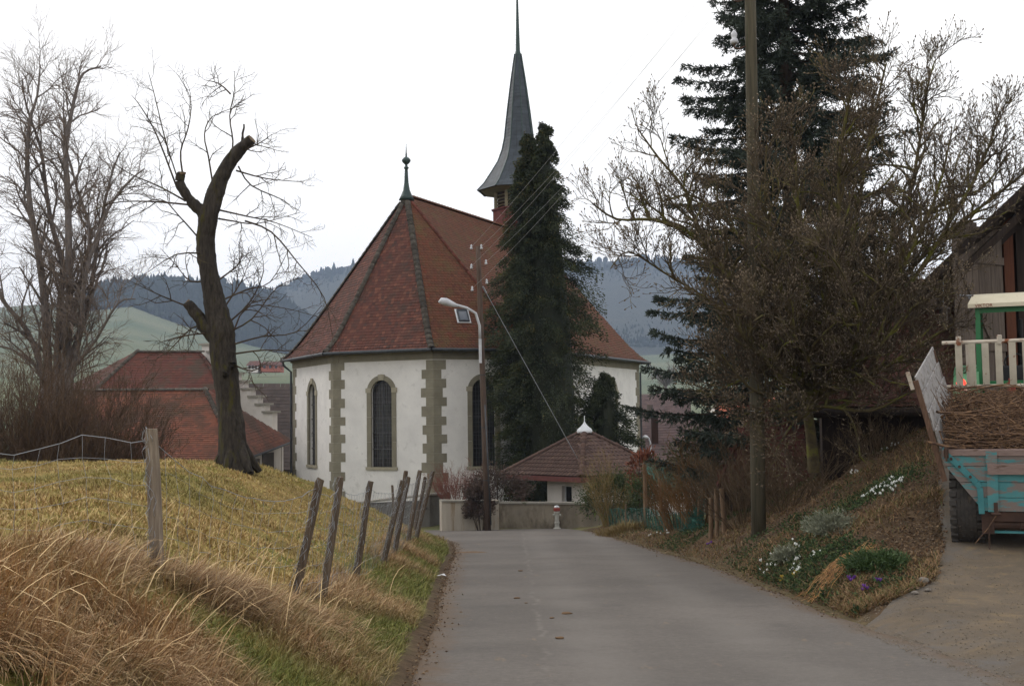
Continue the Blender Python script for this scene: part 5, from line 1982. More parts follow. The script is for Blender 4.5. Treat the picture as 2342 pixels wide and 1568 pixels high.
shoots = [[(528, 365), (530, 320), (520, 260), (528, 200), (526, 150)], [(527, 215), (495, 185), (455, 170)], [(488, 430), (478, 360), (470, 310), (490, 270), (560, 245)],
          [(418, 400), (418, 350), (440, 300), (450, 240), (425, 190)], [(410, 420), (390, 330), (380, 250), (376, 200)], [(405, 430), (362, 310), (330, 250), (315, 230)],
          [(425, 460), (370, 430), (300, 400), (260, 370)], [(430, 468), (350, 468), (280, 480), (230, 520)], [(455, 545), (420, 500), (390, 470), (330, 500)],
          [(500, 480), (560, 490), (620, 500), (700, 530)], [(560, 505), (620, 530), (680, 600), (740, 680), (760, 780)], [(500, 500), (540, 510), (600, 520), (700, 500)],
          [(545, 350), (600, 330), (630, 315)], [(540, 390), (600, 400), (680, 400)], [(545, 380), (570, 420), (640, 450), (660, 470)],
          [(500, 640), (540, 600), (545, 560)], [(520, 760), (580, 730), (640, 660), (700, 640)], [(525, 790), (600, 770), (680, 760), (740, 700)], [(528, 810), (600, 800), (670, 800), (700, 780)],
          [(525, 830), (590, 850), (640, 830)], [(490, 740), (440, 750), (390, 800), (360, 820)], [(495, 760), (430, 770), (380, 790)], [(480, 640), (430, 640), (390, 600), (350, 560)],
          [(470, 580), (420, 590), (370, 640)], [(520, 740), (570, 690), (600, 620), (590, 560)], [(500, 690), (560, 660), (610, 640), (650, 560)], [(440, 705), (380, 680), (320, 650)],
          [(530, 770), (560, 700), (640, 700), (720, 720)], [(515, 700), (545, 640), (560, 580)]]
for i, sh in enumerate(shoots):
    dy = rgn.uniform(-1.2, .8)
    pts = [at(u, v, PD, dy*k/(len(sh)-1)) for k, (u, v) in enumerate(sh)]
    n = len(pts)
    G.limb(pts, [.020*(1-.75*k/(n-1)) for k in range(n)], [dict(sub[0], n=7.5), dict(sub[1])])
allv = G.thick+G.thin
V, Fq = polytubes(allv, 4)
obj('crown', mesh_from('crown', V, Fq), 'twig_dark', pear)

# ---- big magnolia in the garden: many crooked limbs, dense twigs, buds
mag = thing('bare_magnolia', Vector((P(1860, 1010, 25).x, 25, gz(P(1860, 1010, 25).x, 25))), 'spreading leafless magnolia with dense brown twigs and fuzzy buds', 'tree')
G = Grower(8)
MD = 24.6
mspec = [dict(n=4.2, per_m=1, len=1.25, ang=.8, wig=.24, grav=.05, seg=6, r=.03, up=.3, **{'from': .3}),
         dict(n=6.5, len=.62, ang=.75, wig=.22, grav=.06, seg=4, r=.011, rmin=.0045, up=.3),
         dict(n=5, len=.28, ang=.7, wig=.18, grav=.06, seg=3, r=.006, rmin=.004, up=.35)]
mb = [(1862, 1080), (1855, 1000), (1848, 940)]
limbs = [([(1835, 870), (1770, 790), (1700, 690), (1620, 590), (1560, 545), (1480, 520), (1400, 522), (1345, 490)], .10, -.8),
         ([(1825, 860), (1740, 740), (1660, 640), (1590, 520), (1560, 440), (1500, 370), (1455, 310)], .085, -.3),
         ([(1835, 850), (1780, 700), (1720, 560), (1650, 470), (1590, 430), (1530, 440)], .08, .6),
         ([(1850, 850), (1830, 700), (1800, 560), (1780, 420), (1760, 330)], .08, -1.2),
         ([(1860, 850), (1860, 700), (1870, 560), (1860, 400), (1870, 270)], .09, -1.6),
         ([(1870, 850), (1910, 700), (1940, 540), (1960, 400), (1985, 250), (2000, 170)], .09, -.5),
         ([(1875, 860), (1950, 740), (2020, 600), (2080, 470), (2110, 330), (2130, 200), (2150, 130)], .09, .2),
         ([(1880, 870), (1980, 760), (2070, 640), (2140, 520), (2200, 400), (2230, 290)], .085, -.8),
         ([(1885, 880), (1975, 760), (2070, 620), (2190, 510), (2290, 430), (2360, 370)], .085, -.4),
         ([(1885, 880), (2010, 700), (2100, 540), (2180, 450), (2270, 420), (2345, 330)], .08, .5),
         ([(1840, 880), (1760, 850), (1690, 800), (1640, 740), (1590, 660)], .07, -1.3),
         ([(1880, 900), (1960, 860), (2040, 800), (2090, 760)], .07, -1.4),
         ([(1850, 870), (1800, 800), (1740, 660), (1700, 520), (1690, 400)], .07, -1.7),
         ([(1870, 870), (1930, 800), (2000, 640), (2050, 500), (2060, 380)], .07, -1.8),
         ([(1850, 860), (1820, 740), (1880, 600), (1920, 480), (1930, 330)], .07, 1.2),
         ([(1845, 900), (1720, 900), (1660, 860), (1620, 820)], .05, -1.0),
         ([(1850, 930), (1800, 960), (1760, 1000), (1730, 1040)], .045, -1.0),
         ([(1875, 930), (1960, 940), (2030, 900), (2080, 880)], .045, -1.2),
         ([(1830, 880), (1700, 760), (1610, 700), (1500, 640), (1420, 600), (1380, 640)], .05, -1.2),
         ([(1860, 860), (1900, 760), (1960, 660), (1990, 540), (1970, 420)], .06, .9),
         ([(1840, 900), (1740, 860), (1660, 880), (1600, 910)], .05, -.6), ([(1880, 900), (1990, 840), (2090, 830)], .05, -.5),
         ([(1850, 880), (1780, 780), (1710, 740), (1660, 760)], .055, -1.8), ([(1880, 870), (1920, 770), (1860, 660), (1800, 620)], .055, -1.9),
         ([(1870, 880), (1950, 820), (2020, 720), (2080, 700)], .055, -1.6), ([(1850, 900), (1800, 860), (1760, 820), (1700, 640)], .05, .8),
         ([(1880, 880), (1930, 840), (1960, 760), (2040, 640)], .05, 1.0)]
for pts, r, dy in limbs:
    n = len(pts)
    pp = [at(u, v, MD, 0) for u, v in mb]+[at(u, v, MD, dy*(k+1)/n*1.6) for k, (u, v) in enumerate(pts)]
    rad = [r*1.3, r*1.1, r*.95]+[max(r*.72*(1-.9*k/n), .012) for k in range(n)]
    G.limb(pp, rad, mspec)
G.wood('trunk', 'bark_moss', mag, sides=8)
G.crown('crown', 'twig_magnolia', mag)
# buds on the tips
tp_, td_ = np.array([t[0] for t in G.tips]), np.array([t[1] for t in G.tips])
sel = G.r.random(len(tp_)) < .85
tp_, td_ = tp_[sel], td_[sel]
nb = len(tp_)
L = G.r.uniform(.035, .075, nb)[:, None]
a_ = np.cross(td_, np.array([0, 0, 1.0])+G.r.normal(0, .2, (nb, 3)))
a_ /= np.linalg.norm(a_, axis=1, keepdims=True)+1e-9
b_ = np.cross(td_, a_)
w_ = L*.26
ctr = tp_+td_*L*.4
V = np.stack([tp_-td_*.01, ctr+a_*w_, ctr-a_*.5*w_+b_*w_*.87, ctr-a_*.5*w_-b_*w_*.87, tp_+td_*L], 1).reshape(-1, 3)
k5 = (np.arange(nb)*5)[:, None]
Fb = np.concatenate([k5+np.array([[0, 2, 1]]), k5+np.array([[0, 3, 2]]), k5+np.array([[0, 1, 3]]), k5+np.array([[1, 2, 4]]), k5+np.array([[2, 3, 4]]), k5+np.array([[3, 1, 4]])])
o = obj('buds', mesh_from('buds', V, Fb, True), 'bud', mag)
o['kind'] = 'stuff'
print('magnolia', len(G.thick), len(G.thin), nb)

# ---- leaves helper: many small leaf faces
def leaves(pts, dirs, L, W, rg, tint, curl=.25, fold=True):
    """leaf quads (two triangles folded on the midrib); pts, dirs (n,3)"""
    n = len(pts)
    d = dirs/(np.linalg.norm(dirs, axis=1, keepdims=True)+1e-9)
    s = np.cross(d, rg.normal(0, 1, (n, 3)))
    s /= np.linalg.norm(s, axis=1, keepdims=True)+1e-9
    u_ = np.cross(s, d)
    L = np.broadcast_to(np.asarray(L), (n,))[:, None]
    W = np.broadcast_to(np.asarray(W), (n,))[:, None]
    m_ = pts+d*L*.5
    V = np.stack([pts, m_+s*W*.5+u_*W*curl, pts+d*L, m_-s*W*.5+u_*W*curl], 1).reshape(-1, 3)
    k = (np.arange(n)*4)[:, None]
    Fc = np.concatenate([k+np.array([[0, 1, 2]]), k+np.array([[0, 2, 3]])])
    return V, Fc, np.repeat(tint, 4, axis=0)

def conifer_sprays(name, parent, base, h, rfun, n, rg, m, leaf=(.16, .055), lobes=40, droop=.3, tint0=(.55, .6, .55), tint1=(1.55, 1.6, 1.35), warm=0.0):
    """dense evergreen crown: sprays gathered in lobes round a stem, gaps between lobes; rfun(t, angle) radius"""
    P_, D_, T_ = [], [], []
    per = n//lobes
    for k in range(lobes):
        t = ((k+rg.random())/lobes)**.9
        an = rg.uniform(0, 2*np.pi)
        R = rfun(t, an)
        rr = R*rg.uniform(.55, 1.12)
        c = np.array([base[0]+math.cos(an)*rr, base[1]+math.sin(an)*rr, base[2]+h*t])
        outw = np.array([math.cos(an), math.sin(an), 0])
        sz = np.array([.62, .62, .34])*(.34+.27*R)*rg.uniform(.75, 1.3)
        sdw = np.array([-outw[1], outw[0], 0])
        cn = lambda s__: np.clip(rg.normal(0, s__, per), -1.5*s__, 1.5*s__)
        al, sd_, uz = cn(.55)*sz[0]*1.25, cn(.5)*sz[0]*.8, cn(.5)*sz[2]
        q = al[:, None]*outw+sd_[:, None]*sdw+np.array([0, 0, 1.0])*(uz-.45*al-.5*np.abs(sd_))[:, None]
        pts = c+q
        dd = outw*.8+np.array([0, 0, -droop])+q/np.linalg.norm(sz)*.9+rg.normal(0, .35, (per, 3))
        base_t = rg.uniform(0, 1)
        hi = np.clip(.35+uz/sz[2]*.45+al/sz[0]*.35+base_t*.5-.25+rg.normal(0, .12, per), 0, 1)[:, None]  # lobe tops and tips lighter: light and dark layers painted into the tint
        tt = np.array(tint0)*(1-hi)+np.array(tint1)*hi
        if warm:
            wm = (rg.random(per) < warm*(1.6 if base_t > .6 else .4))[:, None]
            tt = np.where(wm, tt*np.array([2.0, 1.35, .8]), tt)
        P_.append(pts)
        D_.append(dd)
        T_.append(tt)
    pts, dirs, tint = np.concatenate(P_), np.concatenate(D_), np.concatenate(T_)
    V, Fc, T2 = leaves(pts, dirs, rg.uniform(.6, 1.3, len(pts))*leaf[0], rg.uniform(.7, 1.3, len(pts))*leaf[1], rg, tint)
    return obj(name, mesh_from(name, V, Fc, attrs={'tint': T2}), m, parent)

def conifer_trunk(parent, base, h, r, m='spruce_bark'):
    q = B()
    q.tube([Vector(base)+Vector((0, 0, -.4)), Vector(base)+Vector((.03, 0, h*.5)), Vector(base)+Vector((0, 0, h*.98))], [r, r*.6, .02], 9)
    return q.build('trunk', m, parent, smooth=True)

rg = np.random.default_rng(21)
def thuja(u, d, vtop, prof_, n, lobes, label, seed, warm=.1, leaf=(.125, .046), zb=None):
    p = P(u, 1000, d)
    zg = gz(p.x, d) if zb is None else zb
    h = P(u, vtop, d).z-zg
    t_ = thing('dark_conifer', (p.x, d, zg), label, 'tree')
    conifer_trunk(t_, (p.x, d, zg), h*.97, .2)
    r_ = np.random.default_rng(seed)
    ph = r_.uniform(0, 6.28, 3)
    rf = lambda t, a: float(np.interp(t, *zip(*prof_)))*(1+.16*math.sin(2*a+ph[0]+t*7)+.12*math.sin(3*a+ph[1]-t*11))
    core = B()                                             # solid core, its darkened tint stands for shade inside the crown
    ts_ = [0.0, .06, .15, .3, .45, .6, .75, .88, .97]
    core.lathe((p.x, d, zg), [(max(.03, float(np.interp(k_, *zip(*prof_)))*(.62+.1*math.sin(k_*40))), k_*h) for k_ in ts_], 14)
    core_me = mesh_from('dark_crown_core', np.array([tuple(v) for v in core.v]), core.f, attrs={'tint': np.full((len(core.v), 3), .6)})
    obj('dark_crown_core', core_me, 'thuja_leaf', t_)
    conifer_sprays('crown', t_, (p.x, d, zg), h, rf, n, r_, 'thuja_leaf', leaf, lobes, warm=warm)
    return t_
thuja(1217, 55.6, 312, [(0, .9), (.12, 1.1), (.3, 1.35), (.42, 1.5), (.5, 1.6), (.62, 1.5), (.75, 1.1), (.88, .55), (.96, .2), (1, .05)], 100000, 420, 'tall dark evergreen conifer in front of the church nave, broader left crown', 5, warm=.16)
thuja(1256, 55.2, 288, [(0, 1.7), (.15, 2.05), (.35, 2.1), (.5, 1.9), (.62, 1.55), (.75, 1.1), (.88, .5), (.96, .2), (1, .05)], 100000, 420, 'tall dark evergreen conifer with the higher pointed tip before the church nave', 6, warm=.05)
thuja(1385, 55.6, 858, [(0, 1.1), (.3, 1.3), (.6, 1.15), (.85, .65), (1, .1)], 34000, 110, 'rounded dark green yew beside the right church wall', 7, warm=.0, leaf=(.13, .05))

# ---- big blue spruce behind the magnolia
sp = P(1822, 1000, 32)
sz0 = gz(sp.x, 32)
spr = thing('blue_spruce', (sp.x, 32, sz0), 'big blue green spruce with drooping layered branches behind the magnolia', 'tree')
sh = 20.5
q = B()
q.tube([(sp.x, 32, sz0-.5), (sp.x+.05, 32, sz0+6), (sp.x-.03, 32, sz0+13), (sp.x, 32, sz0+sh)], [.30, .24, .15, .02], 12)
q.build('trunk', 'spruce_bark', spr, smooth=True)
r_ = np.random.default_rng(4)
bl, NP, ND, NT = [], [], [], []
z = 1.2
while z < sh-.3:
    t = z/sh
    R = 4.7*(1-t)**.75+.15
    nbr = int(r_.integers(6, 9))
    a0 = r_.uniform(0, 6.28)
    for k in range(nbr):
        a = a0+k*6.283/nbr+r_.normal(0, .18)
        Lb = R*r_.uniform(.68, 1.1)
        n = 10
        s_ = np.linspace(0, 1, n)
        drp = r_.uniform(.22, .42)*(1-.6*t)
        zz = z+r_.normal(0, .1)+Lb*(-drp*s_+ (drp*.75)*s_**2.6)+ .10*Lb*s_*(t)
        x = sp.x+math.cos(a)*Lb*s_
        y = 32+math.sin(a)*Lb*s_
        ang_w = np.cumsum(r_.normal(0, .02, n))
        pts = np.stack([x-math.sin(a)*ang_w*Lb, y+math.cos(a)*ang_w*Lb, sz0+zz], 1)
        bl.append((pts, np.linspace(.05*(1-t)+.012, .006, n)))
        # side twigs, flat to hanging
        m_ = int(Lb*21)
        for j in range(m_):
            f = r_.uniform(.18, 1.0)
            i = min(int(f*(n-1)), n-2)
            ff = f*(n-1)-i
            p = pts[i]*(1-ff)+pts[i+1]*ff
            dd = nrm3(pts[i+1]-pts[i])
            sd = np.array([-math.sin(a), math.cos(a), 0])*(1 if j % 2 else -1)
            lt = (.55*(1-f)+.16)*min(1, Lb/2.0)*r_.uniform(.6, 1.2)
            td = nrm3(dd*.75+sd*r_.uniform(.4, 1.0)+np.array([0, 0, -r_.uniform(.15, .9)]))
            nn = max(6, int(lt*60))
            fs = r_.random(nn)
            pp = p+td*(fs*lt)[:, None]+np.array([0, 0, -1])*((fs**2)*lt*.25)[:, None]
            NP.append(pp)
            ND.append(td*.7+r_.normal(0, .55, (nn, 3)))
            c_ = r_.uniform(.75, 1.25)
            NT.append(np.full((nn, 3), c_)*r_.uniform(.8, 1.2, (nn, 1)))
        nn = int(Lb*55)
        fs = r_.uniform(.15, 1.0, nn)*(n-1)
        i = np.minimum(fs.astype(int), n-2)
        ff = (fs-i)[:, None]
        NP.append(pts[i]*(1-ff)+pts[i+1]*ff)
        ND.append((pts[i+1]-pts[i])*3+r_.normal(0, .6, (nn, 3)))
        NT.append(np.full((nn, 3), 1.1))
    z += r_.uniform(.33, .48)*(1 if t < .7 else .8)
V, Fq = polytubes(bl, 5)
obj('branches', mesh_from('branches', V, Fq, True), 'spruce_bark', spr)
NP, ND, NT = np.concatenate(NP), np.concatenate(ND), np.concatenate(NT)
print('spruce needles', len(NP))
V, Fc, T2 = leaves(NP, ND, r_.uniform(.08, .17, len(NP)), r_.uniform(.024, .044, len(NP)), r_, NT, curl=.4)
obj('crown', mesh_from('crown', V, Fc, attrs={'tint': T2}), 'spruce_needles', spr)

# ---- shrubs of bare twigs
def twig_bush(name, c, rx, ry, h, n, label, m, cat='shrub', seed=1, lean=.5, r=.012, sub=None, parts=True):
    G = Grower(seed)
    t_ = thing(name, (c[0], c[1], c[2]), label, cat)
    sub = sub or [dict(n=6, len=.30*h, ang=.5, wig=.18, grav=.06, seg=4, r=.006, rmin=.003, up=.3), dict(n=3.5, len=.14*h, ang=.6, wig=.2, grav=.03, seg=3, r=.004, rmin=.0025)]
    for k in range(n):
        a, q_ = G.r.uniform(0, 6.28), math.sqrt(G.r.random())
        p = np.array([c[0]+math.cos(a)*q_*rx*.55, c[1]+math.sin(a)*q_*ry*.55, c[2]-.1])
        d = nrm3(np.array([math.cos(a)*q_*lean*rx/max(rx, .1), math.sin(a)*q_*lean, 1.0]))
        L = h*G.r.uniform(.65, 1.1)*(1.1-.3*q_)
        pts, _ = G.curve(p, d, L, 7, .10, 0.0)
        G.put(pts, r, r*.35)
        G.kids(pts, r, r*.35, 0, sub)
    V, Fq = polytubes(G.thick+G.thin, 3)
    obj('branches', mesh_from('branches', V, Fq), m, t_)
    return t_
g3 = lambda u, d, v=1100: (P(u, v, d).x, d, gz(P(u, v, d).x, d))
def leafy_bush(name, c, rx, ry, h, n, label, m, seed=1, leaf=(.07, .035), lobes=30, tint0=(.55, .6, .55), tint1=(1.3, 1.3, 1.2), stems=8, stem_m='twig_dark'):
    r_ = np.random.default_rng(seed)
    t_ = thing(name, c, label, 'shrub')
    ln_ = []
    for k in range(stems):
        a = k*6.28/stems+r_.uniform(-.3, .3)
        e = np.array([c[0]+math.cos(a)*rx*.6, c[1]+math.sin(a)*ry*.6, c[2]+h*r_.uniform(.6, .95)])
        b_ = np.array([c[0]+math.cos(a)*.1, c[1]+math.sin(a)*.1, c[2]-.1])
        ln_.append((np.array([b_, b_*.5+e*.5+r_.normal(0, .08, 3), e]), np.array([.02, .014, .006])))
    V, Fq = polytubes(ln_, 5)
    obj('stems', mesh_from('stems', V, Fq), stem_m, t_)
    P_, D_, T_ = [], [], []
    per = n//lobes
    for k in range(lobes):
        ph, th = r_.uniform(0, 6.28), math.acos(r_.uniform(-.35, 1))
        o = np.array([math.sin(th)*math.cos(ph)*rx, math.sin(th)*math.sin(ph)*ry, math.cos(th)*h*.48])*r_.uniform(.55, .95)
        cc = np.array([c[0], c[1], c[2]+h*.48])+o
        s_ = min(rx, ry, h)*r_.uniform(.16, .30)
        q_ = r_.normal(0, s_, (per, 3))
        P_.append(cc+q_)
        D_.append(q_*2+o*.7+r_.normal(0, .3, (per, 3)))
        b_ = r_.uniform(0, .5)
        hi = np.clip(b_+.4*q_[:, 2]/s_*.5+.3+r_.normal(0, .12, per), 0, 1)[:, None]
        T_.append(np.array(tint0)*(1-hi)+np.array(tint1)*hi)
    pts = np.concatenate(P_)
    V, Fc, T2 = leaves(pts, np.concatenate(D_), r_.uniform(.7, 1.3, len(pts))*leaf[0], r_.uniform(.7, 1.3, len(pts))*leaf[1], r_, np.concatenate(T_))
    obj('foliage', mesh_from('foliage', V, Fc, attrs={'tint': T2}), m, t_)
    return t_

# hedge of brown twigs at the foot of the lime
for k, (u, d, rx, h, v, sd, lb) in enumerate(((20, 38, 2.2, 4.1, 1060, 1, 'leftmost brown twiggy thicket at the frame edge under the bare tree'), (115, 37.2, 1.8, 4.3, 1060, 2, 'dense brown twiggy thicket at the foot of the tall bare tree'),
                                         (200, 38.5, 1.6, 3.7, 1060, 3, 'brown twiggy thicket overlapping the left end of the orange roof'), (265, 39, 1.3, 2.9, 1060, 4, 'thin sparse twiggy shrub in front of the orange farmhouse roof'), (-60, 36.5, 2, 4.0, 1060, 5, 'brown thicket mostly cut off by the left frame edge'))):
    c = g3(u, d, v)
    h += .5
    twig_bush('twiggy_thicket', c, rx, rx*.8, h+max(0, -c[2]-.2)*.6, 150 if k < 3 else 60, lb, 'thicket_twig', 'thicket', seed=sd+30, lean=.45, r=.014,
              sub=[dict(n=10, len=.9, ang=.5, wig=.18, grav=.05, seg=3, r=.009, rmin=.005, up=.3), dict(n=3.5, len=.45, ang=.6, wig=.2, grav=.03, seg=2, r=.007, rmin=.005)])
# behind the churchyard wall
p = P(1045, 1140, 49)
twig_bush('red_twig_shrub', (p.x, 49, p.z-.2), .95, .7, 1.75, 70, 'reddish bare shrub behind the pale wall end', 'red_twig', seed=41, lean=.75)
p = P(1135, 1140, 47.2)
leafy_bush('dark_leaf_shrub', (p.x, 48.4, p.z-.6), 1.25, .8, 1.75, 5200, 'dark purplish shrub behind the wall right of the lamp pole', 'dark_shrub', 42, (.10, .04), 40)
p = P(1100, 1205, 46.1)
leafy_bush('spilling_shrub', (p.x, 46.35, gz(p.x, 46.3)), .62, .38, 1.9, 4600, 'dark shrub spilling over the wall around the foot of the lamp pole', 'dark_shrub', 43, (.10, .04), 34)
# garden on the right of the road end
leafy_bush('evergreen_shrub', g3(1400, 45.2), 1.35, .8, 1.95, 9000, 'low dark green evergreen bush before the hut roof', 'hedge_leaf', 44, (.09, .035), 50)
leafy_bush('evergreen_shrub', g3(1505, 42), 1.0, .8, 2.2, 6000, 'dark green evergreen bush under the raised green netting', 'hedge_leaf', 45, (.09, .035), 40)
twig_bush('olive_twig_shrub', g3(1395, 44.2), .55, .5, 2.7, 34, 'thin olive brown bare shrub in front of the hut roof', 'olive_twig', seed=46, lean=.5)
leafy_bush('red_leaf_shrub', g3(1475, 43), .62, .5, 3.0, 900, 'sparse shrub with rust red leaves beside the hut roof edge', 'red_leaf', 47, (.16, .06), 18)
p = P(1600, 1000, 34)
leafy_bush('holly_shrub', (p.x, 34, gz(p.x, 34)), .75, .7, 3.2, 2600, 'loose grey green shrub between the church and the tall pole', 'holly_leaf', 48, (.10, .05), 34)
for k, (u, d, rx, h, m, lb) in enumerate(((1560, 34.5, .7, 2.3, 'rust_twig', 'rusty orange twiggy shrub behind the low netting'), (1605, 31.5, .65, 2.4, 'rust_twig', 'rusty brown twiggy shrub left of the three stakes'),
                                      (1680, 29, .7, 2.2, 'brown_twig', 'brown twig tangle between the stakes and the tall pole'))):
    twig_bush('garden_twig_shrub', g3(u, d), rx, rx, h, 60, lb, m, seed=60+k, lean=.6)
# rambling stems on the garden bank
for k, (u, d, rx, h, lb) in enumerate(((1800, 25.5, .8, 1.5, 'arching bramble stems at the bank right of the tall pole'), (1700, 26.8, .7, 1.9, 'brown stems crowded behind the foot of the tall pole'),
                                        (2010, 25.5, .9, 1.0, 'low dead stems under the magnolia near the barn'), (1900, 26.6, 1.0, 1.5, 'tangled grey stems at the foot of the magnolia'))):
    twig_bush('bank_bramble', g3(u, d), rx, .6, h, 40, lb, 'brown_twig', seed=70+k, lean=1.1)
# distant round tree in the valley
c = P(1523, 905, 260)
G = Grower(90)
ft = thing('valley_tree', (c.x, 260, c.z), 'distant round bare tree in the field right of the church', 'tree')
base = np.array([c.x, 260, c.z])
for k in range(9):
    a = k*.7
    e = base+np.array([math.cos(a)*3.2, math.sin(a)*2.5, 5.2+1.2*math.sin(k*2)])
    G.limb([base-np.array([0, 0, 1]), base+np.array([0, 0, 2]), (base+e)/2+np.array([0, 0, 1.2]), e], [.35, .3, .16, .05],
           [dict(n=8, len=2.6, ang=.8, wig=.2, grav=.02, seg=4, r=.07, **{'from': .35}), dict(n=5, len=1.5, ang=.7, wig=.2, grav=0, seg=3, r=.045, rmin=.03)])
G.wood('trunk', 'bark_grey', ft, 6)
G.crown('crown', 'twig_grey', ft)
# ================================================================== GRASS, BED, LITTER
mat('grass_blade', (1, 1, 1, 1), (1, 1, 1, 1), rough=.75, attr='tint', spec=.2)
L3 = lambda r, g, b: np.array(lin(r, g, b)[:3])
def blades(name, x, y, L, width, az, bend, lean, tint, segs=2, m='grass_blade', z=None):
    n = len(x)
    z = height(x, y) if z is None else z
    p = np.stack([x, y, z-.01], 1)
    h = np.stack([np.cos(az), np.sin(az), np.zeros(n)], 1)
    sd = np.stack([-np.sin(az), np.cos(az), np.zeros(n)], 1)*(width/2)[:, None]
    tw = RNG.uniform(-1, 1, n)
    sd = sd*np.cos(tw)[:, None]+h*(width/2*np.sin(tw))[:, None]
    rows = []
    pos = p.copy()
    ang = lean.copy()
    rows.append((pos.copy(), 1.0))
    for s in range(segs):
        d = h*np.sin(ang)[:, None]+np.array([0, 0, 1.0])*np.cos(ang)[:, None]
        pos = pos+d*(L/segs)[:, None]
        ang = ang+bend/segs
        rows.append((pos.copy(), 1-.35*(s+1)/segs))
    vs = []
    for i, (q, w_) in enumerate(rows):
        if i < segs:
            vs += [q-sd*w_, q+sd*w_]
        else:
            vs.append(q)
    V = np.stack(vs, 1)
    k = V.shape[1]
    b = (np.arange(n)*k)[:, None]
    quads = [b+np.array([[2*i, 2*i+1, 2*i+3, 2*i+2]]) for i in range(segs-1)]
    tri = b+np.array([[2*segs-2, 2*segs-1, 2*segs]])
    Fs = ([np.concatenate(quads)] if quads else [])+[tri]
    return mesh_from(name, V.reshape(-1, 3), Fs, attrs={'tint': np.repeat(tint, k, axis=0)})

def mixc(cols, w_, n):
    c = np.array(cols)
    i = RNG.choice(len(cols), n, p=np.array(w_)/sum(w_))
    return c[i]*RNG.uniform(.75, 1.25, (n, 1))

STRAW = [L3(172, 144, 96), L3(156, 128, 84), L3(190, 166, 116), L3(138, 110, 72), L3(168, 152, 92)]
DEAD = [L3(176, 144, 106), L3(156, 124, 90), L3(196, 170, 134), L3(132, 104, 76), L3(164, 144, 104)]
GREEN = [L3(94, 106, 46), L3(118, 124, 58), L3(84, 94, 44), L3(136, 132, 72)]
# -- meadow: short, tufted, mostly dry with greener patches
def scatter(n, x0, x1, y0, y1, keep):
    xs, ys = [], []
    got = 0
    while got < n:
        # closer ground gets more blades, as the eye sees it
        y = y0*(y1/y0)**RNG.random(n)
        x = RNG.uniform(0, 1, n)*(x1(y)-x0(y))+x0(y)
        k = keep(x, y)
        xs.append(x[k])
        ys.append(y[k])
        got += k.sum()
    return np.concatenate(xs)[:n], np.concatenate(ys)[:n]
fr_l = lambda y: -.46*y-.6                              # left limit of the view
n = 150000
x, y = scatter(n, fr_l, lambda y: road_l(y)-.9, 9.5, 38, lambda x, y: RNG.random(len(x)) < .35+.65*np.clip(vnoise(x, y, 3.0, 8)+.5, 0, 1))
gp_ = np.clip(.45+.8*vnoise(x, y, .35, 4)+.4*vnoise(x, y, 1.3, 5), 0, 1)[:, None]
gp_ = gp_*np.where((y > 18)[:, None], 1.0, .9)
thatch = np.clip(vnoise(x, y*2.2, 1.1, 41)*1.6-.55, 0, 1)[:, None]
tint = mixc(STRAW, [3, 2, 3, 1, 3], n)*(1-gp_*.75)+mixc(GREEN, [2, 2, 2, 2], n)*gp_*.75
tint = tint*(1-thatch*.55)+L3(92, 76, 56)*thatch*.55
tuft = np.clip(vnoise(x, y, 1.6, 9)+vnoise(x, y, 4, 10)*.6, 0, 1)
me = blades('meadow_grass', x, y, RNG.uniform(.028, .065, n)*(1+1.3*tuft), RNG.uniform(.006, .013, n)*(1+y/40), RNG.uniform(0, 6.28, n), RNG.uniform(.3, 1.3, n), RNG.uniform(.1, 1.0, n), tint)
tag(obj('meadow_grass', me, 'grass_blade'), 'short dry yellow green grass covering the mound', 'grass', kind='stuff')
# -- bank: green short grass low down
n = 105000
x, y = scatter(n, lambda y: np.maximum(road_l(y)-np.interp(y, [9.3, 11.2], [2.6, 1.25]), fr_l(y)), lambda y: road_l(y)-.10, 5.5, 36, lambda x, y: RNG.random(len(x)) < np.clip(1.1-.18*(road_l(y)-x)+.4*vnoise(x, y, 2.2, 3), .2, 1)*np.clip((road_l(y)-x-.05)*3+.4*vnoise(x, y, 3.1, 6), 0, 1))
s_ = road_l(y)-x
gp_ = .9*np.clip(1.15-.6*s_+1.0*vnoise(x, y, .9, 14)+.5*vnoise(x, y, 2.6, 15), 0, 1)[:, None]
tint = mixc(DEAD, [3, 2, 2, 2, 2], n)*(1-gp_)+mixc(GREEN, [3, 3, 2, 1], n)*gp_
me = blades('bank_grass', x, y, RNG.uniform(.05, .15, n)*(1+.8*(gp_[:, 0] < .4)), RNG.uniform(.0035, .007, n)*(1+y/30), RNG.normal(-.3, 1.2, n), RNG.uniform(.4, 1.8, n), RNG.uniform(.1, .9, n), tint, segs=3)
tag(obj('bank_grass', me, 'grass_blade'), 'green and straw grass on the bank beside the road', 'grass', kind='stuff')
